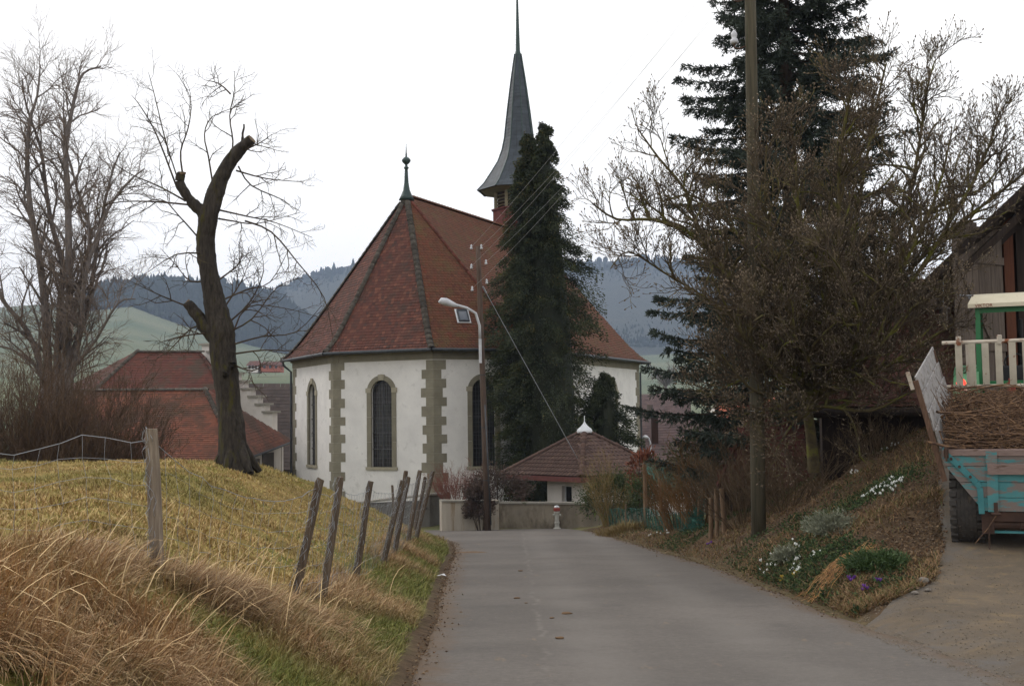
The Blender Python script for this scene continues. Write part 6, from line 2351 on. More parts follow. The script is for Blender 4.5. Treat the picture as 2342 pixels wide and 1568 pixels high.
# -- long dead grass along the fence, combed downhill in clumps
n = 44000
def dead_keep(x, y):
    s = road_l(y)-x
    W = np.interp(y, [6, 9.5, 12, 40], [2.1, 1.8, 1.05, .9])
    d = np.exp(-((s-W*.80)/(.25*W))**2)
    cl = np.clip(.35+1.1*vnoise(x, y, 1.4, 12)+.6*vnoise(x, y, 3.6, 13), 0, 1)
    return RNG.random(len(x)) < d*cl*np.interp(y, [5, 10, 11.5, 14, 34], [1, 1, .6, .35, .25])
x, y = scatter(n, lambda y: np.maximum(road_l(y)-3.4, fr_l(y)), lambda y: road_l(y)-.25, 5.0, 34, dead_keep)
cl = vnoise(x, y, 1.1, 15)
tint = mixc(DEAD, [4, 3, 2, 2, 1], n)*(1+.25*cl[:, None])
az = RNG.normal(0, .55, n)+vnoise(x, y, .8, 16)*1.3-.5
Ls = RNG.uniform(.14, .40, n)*np.interp(y, [5, 9, 11, 16, 30], [1.1, 1.0, .7, .55, .5])
me = blades('dead_grass', x, y, Ls, RNG.uniform(.0030, .0058, n)*(1+y/26), az, RNG.uniform(.4, 1.9, n), RNG.uniform(.15, 1.25, n), tint, segs=4)
tag(obj('dead_grass', me, 'grass_blade'), 'long brown dead grass hanging over the fence bank', 'grass', kind='stuff')
n = 380                                                  # a few pale long stalks
x, y = scatter(n, lambda y: np.maximum(road_l(y)-3.0, fr_l(y)), lambda y: road_l(y)-.4, 5.5, 16, dead_keep)
me = blades('dry_stalks', x, y, RNG.uniform(.4, .8, n), RNG.uniform(.005, .009, n), RNG.uniform(-1.8, 1.8, n), RNG.uniform(.3, 2.4, n), RNG.uniform(.1, .9, n), mixc([L3(206, 180, 136), L3(190, 160, 118)], [1, 1], n), segs=5)
tag(obj('dry_stalks', me, 'grass_blade'), 'pale dry stalks sticking out of the dead grass', 'grass', kind='stuff')

# -- garden bed on the right: leaf litter, ground cover, dead stems
def bed_pts(n, y0=14.5, y1=42, keep=None):
    return scatter(n, lambda y: road_r(y)+.02, lambda y: np.where(y < 27, drive_l(y)+.12, road_r(y)+5), y0, y1, keep or (lambda x, y: x == x))
def flat_leaves(name, n, x, y, size, cols, wts, label, lift=.02, cat='leaf litter', up_=.35):
    z = height(x, y)+RNG.uniform(0, lift, n)
    p = np.stack([x, y, z], 1)
    d = np.stack([RNG.normal(0, 1, n), RNG.normal(0, 1, n), RNG.uniform(-.1, 2*up_, n)], 1)
    V, Fc, T2 = leaves(p, d, RNG.uniform(.6, 1.3, n)*size, RNG.uniform(.6, 1.2, n)*size*.55, RNG, mixc(cols, wts, n), curl=.35)
    tag(obj(name, mesh_from(name, V, Fc, attrs={'tint': T2}), 'grass_blade'), label, cat, kind='stuff')
BROWN = [L3(96, 78, 60), L3(116, 96, 74), L3(78, 62, 50), L3(134, 116, 94), L3(102, 78, 56)]
n = 30000
x, y = bed_pts(n)
flat_leaves('leaf_litter', n, x, y, RNG.uniform(.025, .065, n), BROWN, [3, 3, 2, 1, 2], 'brown leaf litter covering the garden bank')
n = 26000
x, y = bed_pts(n, keep=lambda x, y: RNG.random(len(x)) < np.clip(vnoise(x, y, .55, 21)*1.7+.15+.6*vnoise(x, y, 2.0, 22), 0, 1)*np.clip((drive_l(y)-x)*1.2, 0, 1))
flat_leaves('ground_cover', n, x, y, .055, [L3(56, 74, 42), L3(74, 90, 54), L3(46, 62, 38), L3(88, 96, 62)], [3, 2, 3, 1], 'patches of green ground cover on the garden bank', lift=.09, cat='ground cover', up_=.7)
n = 30000
x, y = bed_pts(n, keep=lambda x, y: RNG.random(len(x)) < np.clip(.35+vnoise(x, y, .8, 25)+np.exp(-((x-road_r(y)-.25)/.25)**2)*.8, 0, 1))
tint = mixc([L3(132, 104, 74), L3(110, 92, 60), L3(96, 100, 58), L3(142, 116, 86)], [3, 2, 2, 2], n)
me = blades('bed_dead_grass', x, y, RNG.uniform(.06, .22, n), RNG.uniform(.004, .008, n)*(1+y/40), RNG.uniform(0, 6.28, n), RNG.uniform(.5, 2.0, n), RNG.uniform(.2, 1.2, n), tint, segs=3)
tag(obj('bed_dead_grass', me, 'grass_blade'), 'dead grass and stems scattered over the garden bank', 'grass', kind='stuff')
# debris where earth meets asphalt
n = 2600
yy = RNG.uniform(9, 44, n)
xx = np.where(RNG.random(n) < .5, road_l(yy)+np.abs(RNG.normal(0, .12, n)), road_r(yy)-np.abs(RNG.normal(0, .14, n)))
k = ~((xx > 2) & (yy < 14.6))
xx, yy = xx[k], yy[k]
flat_leaves('edge_litter', len(xx), xx, yy, .04, BROWN, [3, 3, 2, 1, 2], 'crumbs of soil and leaf along the asphalt edges', lift=.012, up_=.15)
mat('pebble', lin(96, 88, 78), lin(132, 122, 108), scale=8, rough=.95)
n = 7000
yy = 8*(26/8)**RNG.random(n)
xx = RNG.uniform(0, 1, n)**1.4*3.8+drive_l(yy)-.15
zz = height(xx, yy)+.012
s = RNG.uniform(.004, .012, n)[:, None, None]
octv = np.array([[1, 0, 0], [-1, 0, 0], [0, 1, 0], [0, -1, 0], [0, 0, .7], [0, 0, -.7]])
V = np.stack([xx, yy, zz], 1)[:, None, :]+octv[None]*s*RNG.uniform(.7, 1.3, (n, 6, 1))
b = (np.arange(n)*6)[:, None]
Fc = np.concatenate([b+np.array([[a, c, d]]) for a, c, d in ((0, 2, 4), (2, 1, 4), (1, 3, 4), (3, 0, 4), (2, 0, 5), (1, 2, 5), (3, 1, 5), (0, 3, 5))])
tag(obj('gravel_stones', mesh_from('gravel_stones', V.reshape(-1, 3), Fc), 'pebble'), 'loose gravel stones on the farm drive', 'gravel', kind='stuff')
# ================================================================== TRAILER AND TRACTOR
mat('turquoise_worn', lin(72, 130, 134), lin(84, 142, 144), scale=4, rough=.7, spots=lin(122, 112, 106), spot_scale=4.6, spot_pos=(.46, .53), stretch=(.6, 1, 2.6), rnd=.06, coord='world', bump=.2, bscale=40)
mat('turquoise_steel', lin(64, 122, 126), lin(76, 134, 138), scale=5, rough=.5, spots=lin(110, 84, 66), spot_scale=9, spot_pos=(.66, .72))
mat('grey_plank', lin(122, 104, 98), lin(146, 128, 120), scale=5, stretch=(.6, 1, 6), rough=.95, bump=.4, bscale=40, spots=lin(96, 76, 66), spot_scale=5)
mat('white_board', lin(136, 134, 134), lin(160, 157, 154), scale=3, rough=.85, rnd=.08, spots=lin(108, 98, 88), spot_scale=5, spot_pos=(.52, .66), stretch=(1, 1, 2.5))
mat('white_slat', lin(176, 168, 150), lin(194, 186, 168), scale=4, rough=.75, rnd=.06, spots=lin(126, 84, 60), spot_scale=9, spot_pos=(.64, .7))
mat('rusty_white', lin(190, 182, 168), lin(172, 160, 144), scale=6, rough=.7, spots=lin(122, 74, 48), spot_scale=7, spot_pos=(.54, .6))
mat('rubber', lin(52, 50, 48), lin(70, 66, 62), scale=6, rough=.9, spots=lin(92, 82, 70), spot_scale=10, spot_pos=(.58, .72))
mat('axle_rust', lin(60, 46, 40), lin(82, 62, 52), scale=6, rough=.8, spots=lin(64, 48, 42), spot_scale=4)
mat('twig_pile', lin(70, 54, 46), lin(128, 100, 74), scale=14, detail=2, rough=.95)
mat('tractor_green', lin(36, 104, 62), lin(42, 112, 68), scale=3, rough=.45, spec=.5)
mat('mint_green', lin(106, 168, 126), lin(120, 180, 138), scale=3, rough=.5)
mat('cream_paint', lin(204, 196, 172), lin(214, 206, 184), scale=3, rough=.6, spots=lin(168, 154, 126), spot_scale=7, spot_pos=(.66, .74))
mat('black_metal', lin(30, 30, 32), lin(42, 42, 44), rough=.6)
mat('letter_red', lin(120, 44, 34), lin(136, 52, 40), rough=.7)
m = mat('tail_light', lin(220, 30, 20), lin(255, 60, 40), rough=.3)
e_ = m.node_tree.nodes['Principled BSDF']
e_.inputs['Emission Color'].default_value = (1.0, .045, .03, 1)
e_.inputs['Emission Strength'].default_value = 3.0

HEAD, PIT = math.radians(23), math.radians(9.5)
O = P(2160, 1167, 16.8)
TM = Matrix.Translation(O) @ Matrix.Rotation(-HEAD, 4, 'Z') @ Matrix.Rotation(PIT, 4, 'X')
tl = thing('farm_trailer', O-Vector((0, 0, .5)), 'old turquoise wooden farm trailer loaded with brushwood on the drive', 'trailer')
BW, BL = 2.1, 3.7
def tbuild(q, name, m, parent=None, **k):
    return q.xf(TM).build(name, m, parent or tl, **k)
# cross section of the boat-shaped body: half outline (x from the left edge, z)
def left_x(z):
    return float(np.interp(z, [0, .06, .60, .70, .90], [.50, .46, .06, .01, .0]))
zs4 = [0.0, .19, .40, .62, .84]
gate = None
q = B()
q.frame_box((.03, -.012, .80), (BW-.06, 0, 0), (0, .045, 0), (0, 0, .05))
gate = tbuild(q, 'tailgate', 'grey_plank')
for a, b in zip(zs4[:-1], zs4[1:]):
    zz = np.linspace(a+.004, b-.004, 4)
    pts = [(left_x(z), -.002, z) for z in zz]+[(BW-left_x(z), -.002, z) for z in zz[::-1]]
    q = B()
    q.prism([Vector(p) for p in pts], (0, .035+random.uniform(-.003, .004), 0))
    tbuild(q, 'plank', 'turquoise_worn', gate)
for x0, x1, z0, z1, mm, o_ in ((.56, .70, .0, .83, 'turquoise_worn', -.03), (1.40, 1.54, .0, .83, 'turquoise_worn', -.03), (.575, 1.525, .52, .66, 'grey_plank', -.062), (.02, BW-.02, .77, .845, 'grey_plank', -.028)):
    q = B()
    q.frame_box((x0, o_, z0), (x1-x0, 0, 0), (0, .026, 0), (0, 0, z1-z0))
    tbuild(q, 'batten', mm, gate)
for sgn in (0, 1):
    mx = (lambda x: BW-x) if sgn else (lambda x: x)
    q = B()
    pth = [(.05, .80), (.43, .40), (.47, .33), (.48, -.03)]
    for i in range(3):
        (xa, za), (xb, zb_) = pth[i], pth[i+1]
        q.bar((mx(xa), -.02, za), (mx(xb), -.02, zb_), .075, .018, up=(0, 1, 0))
    st = tbuild(q, 'corner_strap', 'turquoise_steel', gate)
    for t in (.18, .45, .8):
        q = B()
        c_ = Vector((mx(lerp(.05, .43, t)), -.045, lerp(.80, .40, t)))
        q.tube([c_, c_+Vector((0, .03, 0))], .02, 8)
        tbuild(q, 'bolt', 'axle_rust', st)
for x0 in (.66, 1.36):                                    # hinge straps and the top latches
    q = B()
    q.frame_box((x0-.025, -.042, -.03), (.05, 0, 0), (0, .012, 0), (0, 0, .16))
    q.tube([(x0-.06, -.06, -.02), (x0+.06, -.06, -.02)], .018, 8)
    tbuild(q, 'hinge', 'axle_rust', gate)
for x0 in (.03, BW-.09):
    q = B()
    q.frame_box((x0, -.05, .74), (.06, 0, 0), (0, .05, 0), (0, 0, .13))
    q.tube([(x0+.03, -.07, .90), (x0+.03, -.07, .70)], .012, 6)
    tbuild(q, 'latch', 'rust_iron', gate)
# floor, lower flanks, sides
q = B()
q.frame_box((.5, .04, 0), (BW-1.0, 0, 0), (0, BL, 0), (0, 0, .05))
tbuild(q, 'floor', 'grey_plank')
for sgn in (0, 1):
    mx = (lambda x: BW-x) if sgn else (lambda x: x)
    for k in range(4):
        a, b = zs4[k], zs4[k+1]
        q = B()
        xa, xb = left_x(a+.005), left_x(b-.005)
        pts = [Vector((mx(xa), .04, a+.005)), Vector((mx(xb), .04, b-.005)), Vector((mx(xb+.035), .04, b-.005)), Vector((mx(xa+.035), .04, a+.005))]
        q.prism(pts, (0, BL-.04, 0))
        tbuild(q, 'side_plank', 'turquoise_worn')
    # flared extension boards above, lapped like clapboards
    for k in range(4):
        z0 = .85+k*.245
        fx = lambda z: -.31*(z-.85)/.98
        q = B()
        lap = .03
        pts = [(mx(fx(z0)-lap), .10+.02*k, z0-.01), (mx(fx(z0+.262)), .02+.02*k, z0+.262), (mx(fx(z0+.262)+.02), .02+.02*k, z0+.262), (mx(fx(z0)-lap+.02), .10+.02*k, z0-.01)]
        q.prism([Vector(p) for p in pts], (0, BL-.12, 0))
        tbuild(q, 'extension_board', 'white_board')
    q = B()
    q.bar((mx(.02), .06, .40), (mx(-.30), .06, 1.80), .07, .045, up=(0, 1, 0))
    tbuild(q, 'stanchion', 'wood_brown')
    q = B()
    q.bar((mx(.02), BL-.15, .40), (mx(-.30), BL-.15, 1.80), .07, .045, up=(0, 1, 0))
    tbuild(q, 'stanchion', 'wood_brown')
    q = B()
    q.bar((mx(-.34), .05, 1.68), (mx(-.40), .05, 1.92), .05, .05, up=(0, 1, 0))
    tbuild(q, 'stanchion_hook', 'rusty_white')
# front rack of pale slats between rusty rails
for zr_, nm in ((1.17, 'rack_rail'), (1.90, 'rack_rail')):
    q = B()
    q.tube([(-.16, BL, zr_), (BW+.16, BL, zr_)], .032, 8)
    tbuild(q, nm, 'rusty_white', smooth=True)
k = 0
x = .04
while x < BW:
    q = B()
    q.frame_box((x, BL-.03, 1.19), (.105, 0, 0), (0, .02, 0), (0, 0, .69))
    tbuild(q, 'rack_slat', 'white_slat')
    x += .203
for x in (.10, .72, 1.35, 1.95):
    q = B()
    q.tube([(x, BL-.02, 1.86), (x, BL-.02, 2.0)], .04, 8)
    tbuild(q, 'rack_knob', 'rusty_white')
# bolster and post under the rack
q = B()
q.frame_box((.45, BL-.06, .05), (BW-.9, 0, 0), (0, .04, 0), (0, 0, .8))
tbuild(q, 'front_board', 'turquoise_worn')
for x in (.2, 1.85):
    q = B()
    q.frame_box((x, BL-.01, .3), (.06, 0, 0), (0, .05, 0), (0, 0, 1.6))
    tbuild(q, 'rack_post', 'rusty_white')
# wheels
TR, TWD = .60, .44
def wheel(xc, yc, zc, R, Wd, xf, parent, nm='wheel', rim='turquoise_steel', lugs=30):
    q = B()
    prof_ = [(.52*R, -.40), (.62*R, -.48), (.80*R, -.50), (.93*R, -.47), (.985*R, -.40), (1.0*R, -.2), (1.0*R, .2), (.985*R, .40), (.93*R, .47), (.80*R, .5), (.62*R, .48), (.52*R, .40)]
    n = 40
    V, Fc = [], []
    for r, w_ in prof_:
        for j in range(n):
            a = 2*math.pi*j/n
            V.append((xc+w_*Wd, yc+r*math.cos(a), zc+r*math.sin(a)))
    for i in range(len(prof_)-1):
        for j in range(n):
            Fc.append((i*n+j, i*n+(j+1) % n, (i+1)*n+(j+1) % n, (i+1)*n+j))
    q.add(V, Fc)
    w_ = q.xf(xf).build(nm, 'rubber', parent, smooth=True)
    t = B()
    for j in range(lugs):
        a = 2*math.pi*j/lugs
        for sg in (-1, 1):
            a2 = a+(.5*2*math.pi/lugs if sg > 0 else 0)
            c = Vector((xc+sg*Wd*.385, yc, zc))
            er = Vector((0, math.cos(a2), math.sin(a2)))
            et = Vector((0, -math.sin(a2), math.cos(a2)))
            t.frame_box(c+er*(R*.955)-et*(R*.065)-Vector((sg*Wd*.09, 0, 0)) if sg > 0 else c+er*(R*.955)-et*(R*.065)+Vector((Wd*.09, 0, 0)), Vector((sg*Wd*.2, 0, 0)), et*R*.12, er*R*.085)
    for k2 in range(-2, 3):
        for j in range(lugs):
            a = 2*math.pi*(j+.5*(k2 % 2))/lugs
            er = Vector((0, math.cos(a), math.sin(a)))
            et = Vector((0, -math.sin(a), math.cos(a)))
            t.frame_box(Vector((xc+k2*Wd*.115-Wd*.045, yc, zc))+er*(R*.99)-et*R*.085, (Wd*.09, 0, 0), et*R*.17, er*R*.018)
    t.xf(xf).build('tread', 'rubber', w_)
    r = B()
    rp = [(.02, -.10), (.2*R, -.12), (.22*R, -.30), (.46*R, -.28), (.54*R, -.42)]
    for sg in (1, -1):
        V, Fc = [], []
        n = 20
        for rr, ww in rp:
            for j in range(n):
                a = 2*math.pi*j/n
                V.append((xc+sg*ww*Wd, yc+rr*math.cos(a), zc+rr*math.sin(a)))
        for i in range(len(rp)-1):
            for j in range(n):
                Fc.append((i*n+j, i*n+(j+1) % n, (i+1)*n+(j+1) % n, (i+1)*n+j))
        r.add(V, Fc)
    r.xf(xf).build('rim', rim, w_, smooth=True)
    return w_
zc = -.60+TR
for xc in (.06+TWD/2, BW-.06-TWD/2):
    wheel(xc, .70, zc-.05, TR, TWD, TM, tl)
# chassis at the rear
q = B()
q.frame_box((.50, .02, -.14), (BW-1.0, 0, 0), (0, .10, 0), (0, 0, .13))
q.frame_box((.47, .03, -.32), (.16, 0, 0), (0, .22, 0), (0, 0, .30))
q.frame_box((BW-.63, .03, -.32), (.16, 0, 0), (0, .22, 0), (0, 0, .30))
q.frame_box((.75, .1, -.10), (.10, 0, 0), (0, BL-.2, 0), (0, 0, .10))
q.frame_box((BW-.85, .1, -.10), (.10, 0, 0), (0, BL-.2, 0), (0, 0, .10))
tbuild(q, 'chassis', 'axle_rust')
q = B()
q.tube([(.62, .12, -.20), (.95, .12, -.20), (.96, .12, -.20), (1.02, .12, -.20), (1.03, .12, -.20), (BW-.62, .12, -.20)], [.075, .075, .085, .085, .075, .075], 12)
tbuild(q, 'roller', 'axle_rust')
q = B()
q.frame_box((.60, .06, -.315), (BW-1.2, 0, 0), (0, .05, 0), (0, 0, .028))
tbuild(q, 'rear_bar', 'turquoise_steel')
q = B()
q.tube([(TWD/2+.06, .70, zc-.05), (BW-TWD/2-.06, .70, zc-.05)], .06, 10)
tbuild(q, 'axle', 'axle_rust')
q = B()
q.frame_box((BW/2-.06, BL, -.10), (.12, 0, 0), (0, 1.5, 0), (0, 0, .10))
tbuild(q, 'drawbar', 'axle_rust')
# chain of links hanging from the tail
cb = TM @ Vector((.56, .0, -.26))
for k in range(14):
    c = cb-Vector((0, 0, .032*k))
    q = B()
    ps = []
    rl = .012 if k < 13 else .022
    for j in range(9):
        a = 2*math.pi*j/8
        ps.append(c+Vector(((rl*math.cos(a)) if k % 2 or k == 13 else 0, 0 if k % 2 or k == 13 else rl*math.cos(a), 1.7*rl*math.sin(a))))
    q.tube(ps, .004, 5, cap=False)
    q.build('chain_link', 'rust_iron', tl)
# brushwood load
rgb = np.random.default_rng(77)
lines = []
for k in range(1500):
    L_ = rgb.uniform(.5, 1.9)
    n_ = 7
    yc = rgb.uniform(.12, BL-.2)
    xc = rgb.uniform(.12, BW-.12)
    a = rgb.normal(0, .8) if rgb.random() < .55 else rgb.uniform(0, 3.14)
    zt = .86+.22*math.sin(max(0.05, min(1, yc/BL))*2.6)+.10*math.sin(xc*2.9)
    zc_ = zt-abs(rgb.normal(0, .16))+(.14 if rgb.random() < .15 else 0)
    pts = []
    kx, kz = rgb.normal(0, .4), rgb.normal(.0, .5)
    for i in range(n_):
        f = i/(n_-1)-.5
        px = xc+math.cos(a)*f*L_+kx*(f*f-.08)*L_
        py = yc+math.sin(a)*f*L_+rgb.normal(0, .015)
        pz = zc_-kz*(f*f*4-.3)*.25+rgb.normal(0, .012)
        px = min(max(px, .05-.28*max(0, pz-.85)), BW-.05)
        py = min(max(py, .045), BL-.08)
        p = TM @ Vector((px, py, max(pz, .5)))
        pts.append(tuple(p))
    r0 = rgb.uniform(.003, .010) if rgb.random() < .93 else rgb.uniform(.012, .02)
    lines.append((np.array(pts), np.linspace(r0, r0*.4, n_)))
for k in range(60):                                        # stray twigs poking up
    b = Vector((rgb.uniform(.05, 1.8), rgb.uniform(.2, BL-.3), .9))
    d = Vector((rgb.normal(-.1, .5), rgb.normal(0, .3), rgb.uniform(.3, 1.0))).normalized()
    L_ = rgb.uniform(.3, .75)
    lines.append((np.array([tuple(TM @ (b+d*L_*f+Vector((0, 0, -.2*f*f*L_)))) for f in (0, .35, .7, 1)]), np.array([.006, .005, .004, .002])))
for k in range(16):
    x0 = rgb.uniform(.1, .5)
    y0 = rgb.uniform(.2, 3)
    lines.append((np.array([tuple(TM @ Vector((x0-.3*f, y0, .85+.65*f))) for f in (0, .3, .65, 1)])+rgb.normal(0, .02, (4, 3)), np.array([.008, .007, .005, .003])))
V, Fq = polytubes(lines, 4)
o = tag(obj('brushwood_load', mesh_from('brushwood_load', V, Fq), 'twig_pile'), 'tangled heap of cut twigs filling the trailer', 'brushwood', kind='stuff')
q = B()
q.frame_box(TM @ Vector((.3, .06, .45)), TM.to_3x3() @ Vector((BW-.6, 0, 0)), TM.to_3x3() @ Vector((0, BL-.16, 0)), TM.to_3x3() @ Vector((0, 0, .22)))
tag(q.build('brushwood_core', 'barn_dark'), 'plain dark block filling the inside of the trailer load', 'brushwood', kind='stuff')  # solid dark block under the loose twigs
q = B()
q.tube([TM @ Vector((-.18, -.05, .97)), TM @ Vector((.05, -.03, .90)), TM @ Vector((.30, .05, .86))], [.016, .02, .014], 7)
tag(q.build('stick', 'twig_pile'), 'thick brown stick poking out over the trailer tail corner', 'stick')
q = B()
q.tube([TM @ Vector((.38, -.12, -.42)), TM @ Vector((.55, -.06, -.22)), TM @ Vector((.70, -.04, .02))], [.006, .007, .008], 6)
tag(q.build('stick', 'twig_pile'), 'thin grey stick hanging below the trailer tailgate', 'stick')

# ---- tractor in front of the trailer
TP = Vector((9.35, 22.6, 0))
TP.z = gz(TP.x, TP.y)+.0
TX = Matrix.Translation(TP) @ Matrix.Rotation(-HEAD, 4, 'Z') @ Matrix.Rotation(math.radians(6.5), 4, 'X')
tt = thing('tractor', TP, 'green tractor with cream cab roof hitched ahead of the trailer', 'tractor')
def xb(q, name, m, parent=None, **k):
    return q.xf(TX).build(name, m, parent or tt, **k)
RW = .72
TLZ = .20
for sx in (-1, 1):
    wheel(sx*.82, 0, RW, RW, .38, TX, tt, 'rear_wheel', 'cream_paint', 22)
    wheel(sx*.66, 2.0, .42, .42, .22, TX, tt, 'front_wheel', 'cream_paint', 22)
    q = B()                                                # mint mudguard bowed over the rear wheel
    k = 14
    V, Fc = [], []
    for i in range(k+1):
        a = math.radians(-35+215*i/k)
        for w_, rr in ((-.2, RW+.06), (-.17, RW+.11), (.17, RW+.11), (.2, RW+.06)):
            V.append((sx*.82+w_*1.15, -math.cos(a)*rr, RW+math.sin(a)*rr))
    for i in range(k):
        for j in range(3):
            Fc.append((i*4+j, i*4+j+1, i*4+5+j, i*4+4+j))
    q.add(V, Fc)
    mg = xb(q, 'mudguard', 'mint_green', smooth=True)
    q = B()
    q.frame_box((sx*.62-.02, -.80, .62), (.04, 0, 0), (0, 1.3, 0), (0, 0, .85))
    xb(q, 'guard_panel', 'mint_green')
    q = B()
    q.frame_box((sx*.90-.10, -.86, .94+TLZ), (.20, 0, 0), (0, .05, 0), (0, 0, .06))
    lb_ = xb(q, 'lamp_bracket', 'cream_paint')
    q = B()
    V = []
    q.tube([(sx*.90, -.86, 1.09+TLZ), (sx*.90, -.92, 1.09+TLZ), (sx*.90, -.94, 1.09+TLZ)], [.085, .085, .06], 12)
    xb(q, 'tail_light', 'tail_light' if sx < 0 else 'letter_red')
q = B()
q.frame_box((-.30, -.65, .45), (.60, 0, 0), (0, 1.6, 0), (0, 0, .55))
xb(q, 'gearbox', 'black_metal')
q = B()
q.frame_box((-.32, .9, .62), (.64, 0, 0), (0, 1.5, 0), (0, 0, .68))
xb(q, 'bonnet', 'tractor_green', bevel=.06)
# cab frame and roof
for sx in (-1, 1):
    for y0, y1 in ((-.62, -.55), (.75, .72)):
        q = B()
        q.bar((sx*.60, y0, .95), (sx*.58, y1, 2.62), .085, .085, up=(0, 1, 0))
        xb(q, 'cab_pillar', 'tractor_green')
    q = B()
    q.bar((sx*.58, -.55, 2.58), (sx*.58, .72, 2.58), .07, .07)
    xb(q, 'cab_rail', 'tractor_green')
for y0, z0 in ((-.55, 2.58), (.72, 2.58), (-.60, 1.25)):
    q = B()
    q.bar((-.58, y0, z0), (.58, y0, z0), .07, .09)
    xb(q, 'cab_rail', 'tractor_green')
q = B()
hw2 = .74
q.add([(-hw2, -.72, 2.64), (hw2, -.72, 2.64), (hw2, .85, 2.64), (-hw2, .85, 2.64), (-hw2, -.72, 2.71), (hw2, -.72, 2.71), (hw2, .85, 2.71), (-hw2, .85, 2.71),
       (-hw2+.07, -.52, 2.85), (hw2-.07, -.52, 2.85), (hw2-.07, .66, 2.85), (-hw2+.07, .66, 2.85)],
      [(3, 2, 1, 0), (0, 1, 5, 4), (1, 2, 6, 5), (2, 3, 7, 6), (3, 0, 4, 7), (4, 5, 9, 8), (5, 6, 10, 9), (6, 7, 11, 10), (7, 4, 8, 11), (8, 9, 10, 11)])
rf = xb(q, 'cab_roof', 'cream_paint')
cu = bpy.data.curves.new('roof_lettering', 'FONT')
cu.body = 'VIKTOR'
cu.size = .085
cu.extrude = .002
cu.materials.append(MATS['letter_red'])
to_ = bpy.data.objects.new('roof_lettering_source', cu)
lo_ = obj('roof_lettering', bpy.data.meshes.new_from_object(to_), None, rf)
bpy.data.objects.remove(to_)
lo_['kind'] = 'stuff'
lo_.matrix_basis = TX @ Matrix.Translation((-.62, -.724, 2.646)) @ Matrix.Rotation(math.pi/2, 4, 'X')
q = B()
q.frame_box((-.24, -.35, 1.05), (.48, 0, 0), (0, .42, 0), (0, 0, .12))
q.frame_box((-.24, -.42, 1.10), (.48, 0, 0), (0, .10, 0), (0, 0, .45))
xb(q, 'seat', 'black_metal', bevel=.03)
q = B()
q.tube([(0.18*math.cos(a), .42+.05*math.sin(a), 1.55+.16*math.sin(a)) for a in [i*.5236 for i in range(13)]], .016, 6)
q.tube([(0, .42, 1.55), (0, .75, 1.25)], .02, 6)
xb(q, 'steering_wheel', 'black_metal')
q = B()
q.tube([(.12, 1.7, 1.3), (.12, 1.7, 2.3)], .04, 8)
xb(q, 'exhaust', 'black_metal')
q = B()
q.tube([(-.06, -.90, .72), (-.06, -.90, 1.28)], .075, 10)
q.tube([(-.06, -.90, 1.28), (-.06, -.90, 1.36)], .045, 8)
xb(q, 'red_cylinder', 'red_paint')
# ================================================================== FLOWERS AND SMALL THINGS
mat('white_petal', lin(228, 230, 226), lin(238, 240, 236), rough=.6)
mat('purple_petal', lin(104, 56, 150), lin(124, 74, 168), rough=.6)
mat('yellow_petal', lin(196, 164, 52), lin(206, 178, 70), rough=.6)
mat('flower_leaf', lin(50, 70, 38), lin(70, 90, 50), scale=9, rough=.6)
mat('iris_leaf', lin(92, 128, 52), lin(128, 152, 76), scale=5, rough=.55)
mat('grey_herb', lin(112, 116, 98), lin(140, 142, 122), scale=6, rough=.9)
mat('straw_clump', lin(136, 102, 68), lin(166, 134, 96), scale=6, rough=.9)
mat('stone', lin(100, 94, 88), lin(130, 123, 114), scale=5, rough=.9, bump=.4)
mat('mud', lin(92, 72, 54), lin(112, 90, 68), scale=9, rough=.95)
mat('paper', lin(206, 206, 208), lin(222, 222, 224), rough=.8)
def on_ground(u, v, d0=12, d1=48):
    """where the sight line through (u, v) meets the terrain"""
    p1 = P(u, v, 1.0)
    d = np.linspace(d0, d1, 1500)
    h = EYE+(p1.z-EYE)*d-height(p1.x*d, d)
    i = np.nonzero((h[1:] <= 0) & (h[:-1] > 0))[0]
    if len(i):
        dd = float(d[i[0]+1])
        return Vector((p1.x*dd, dd, gz(p1.x*dd, dd)))
    p = P(u, v, d1)
    return Vector((p.x, p.y, gz(p.x, p.y)))
rf_ = random.Random(15)
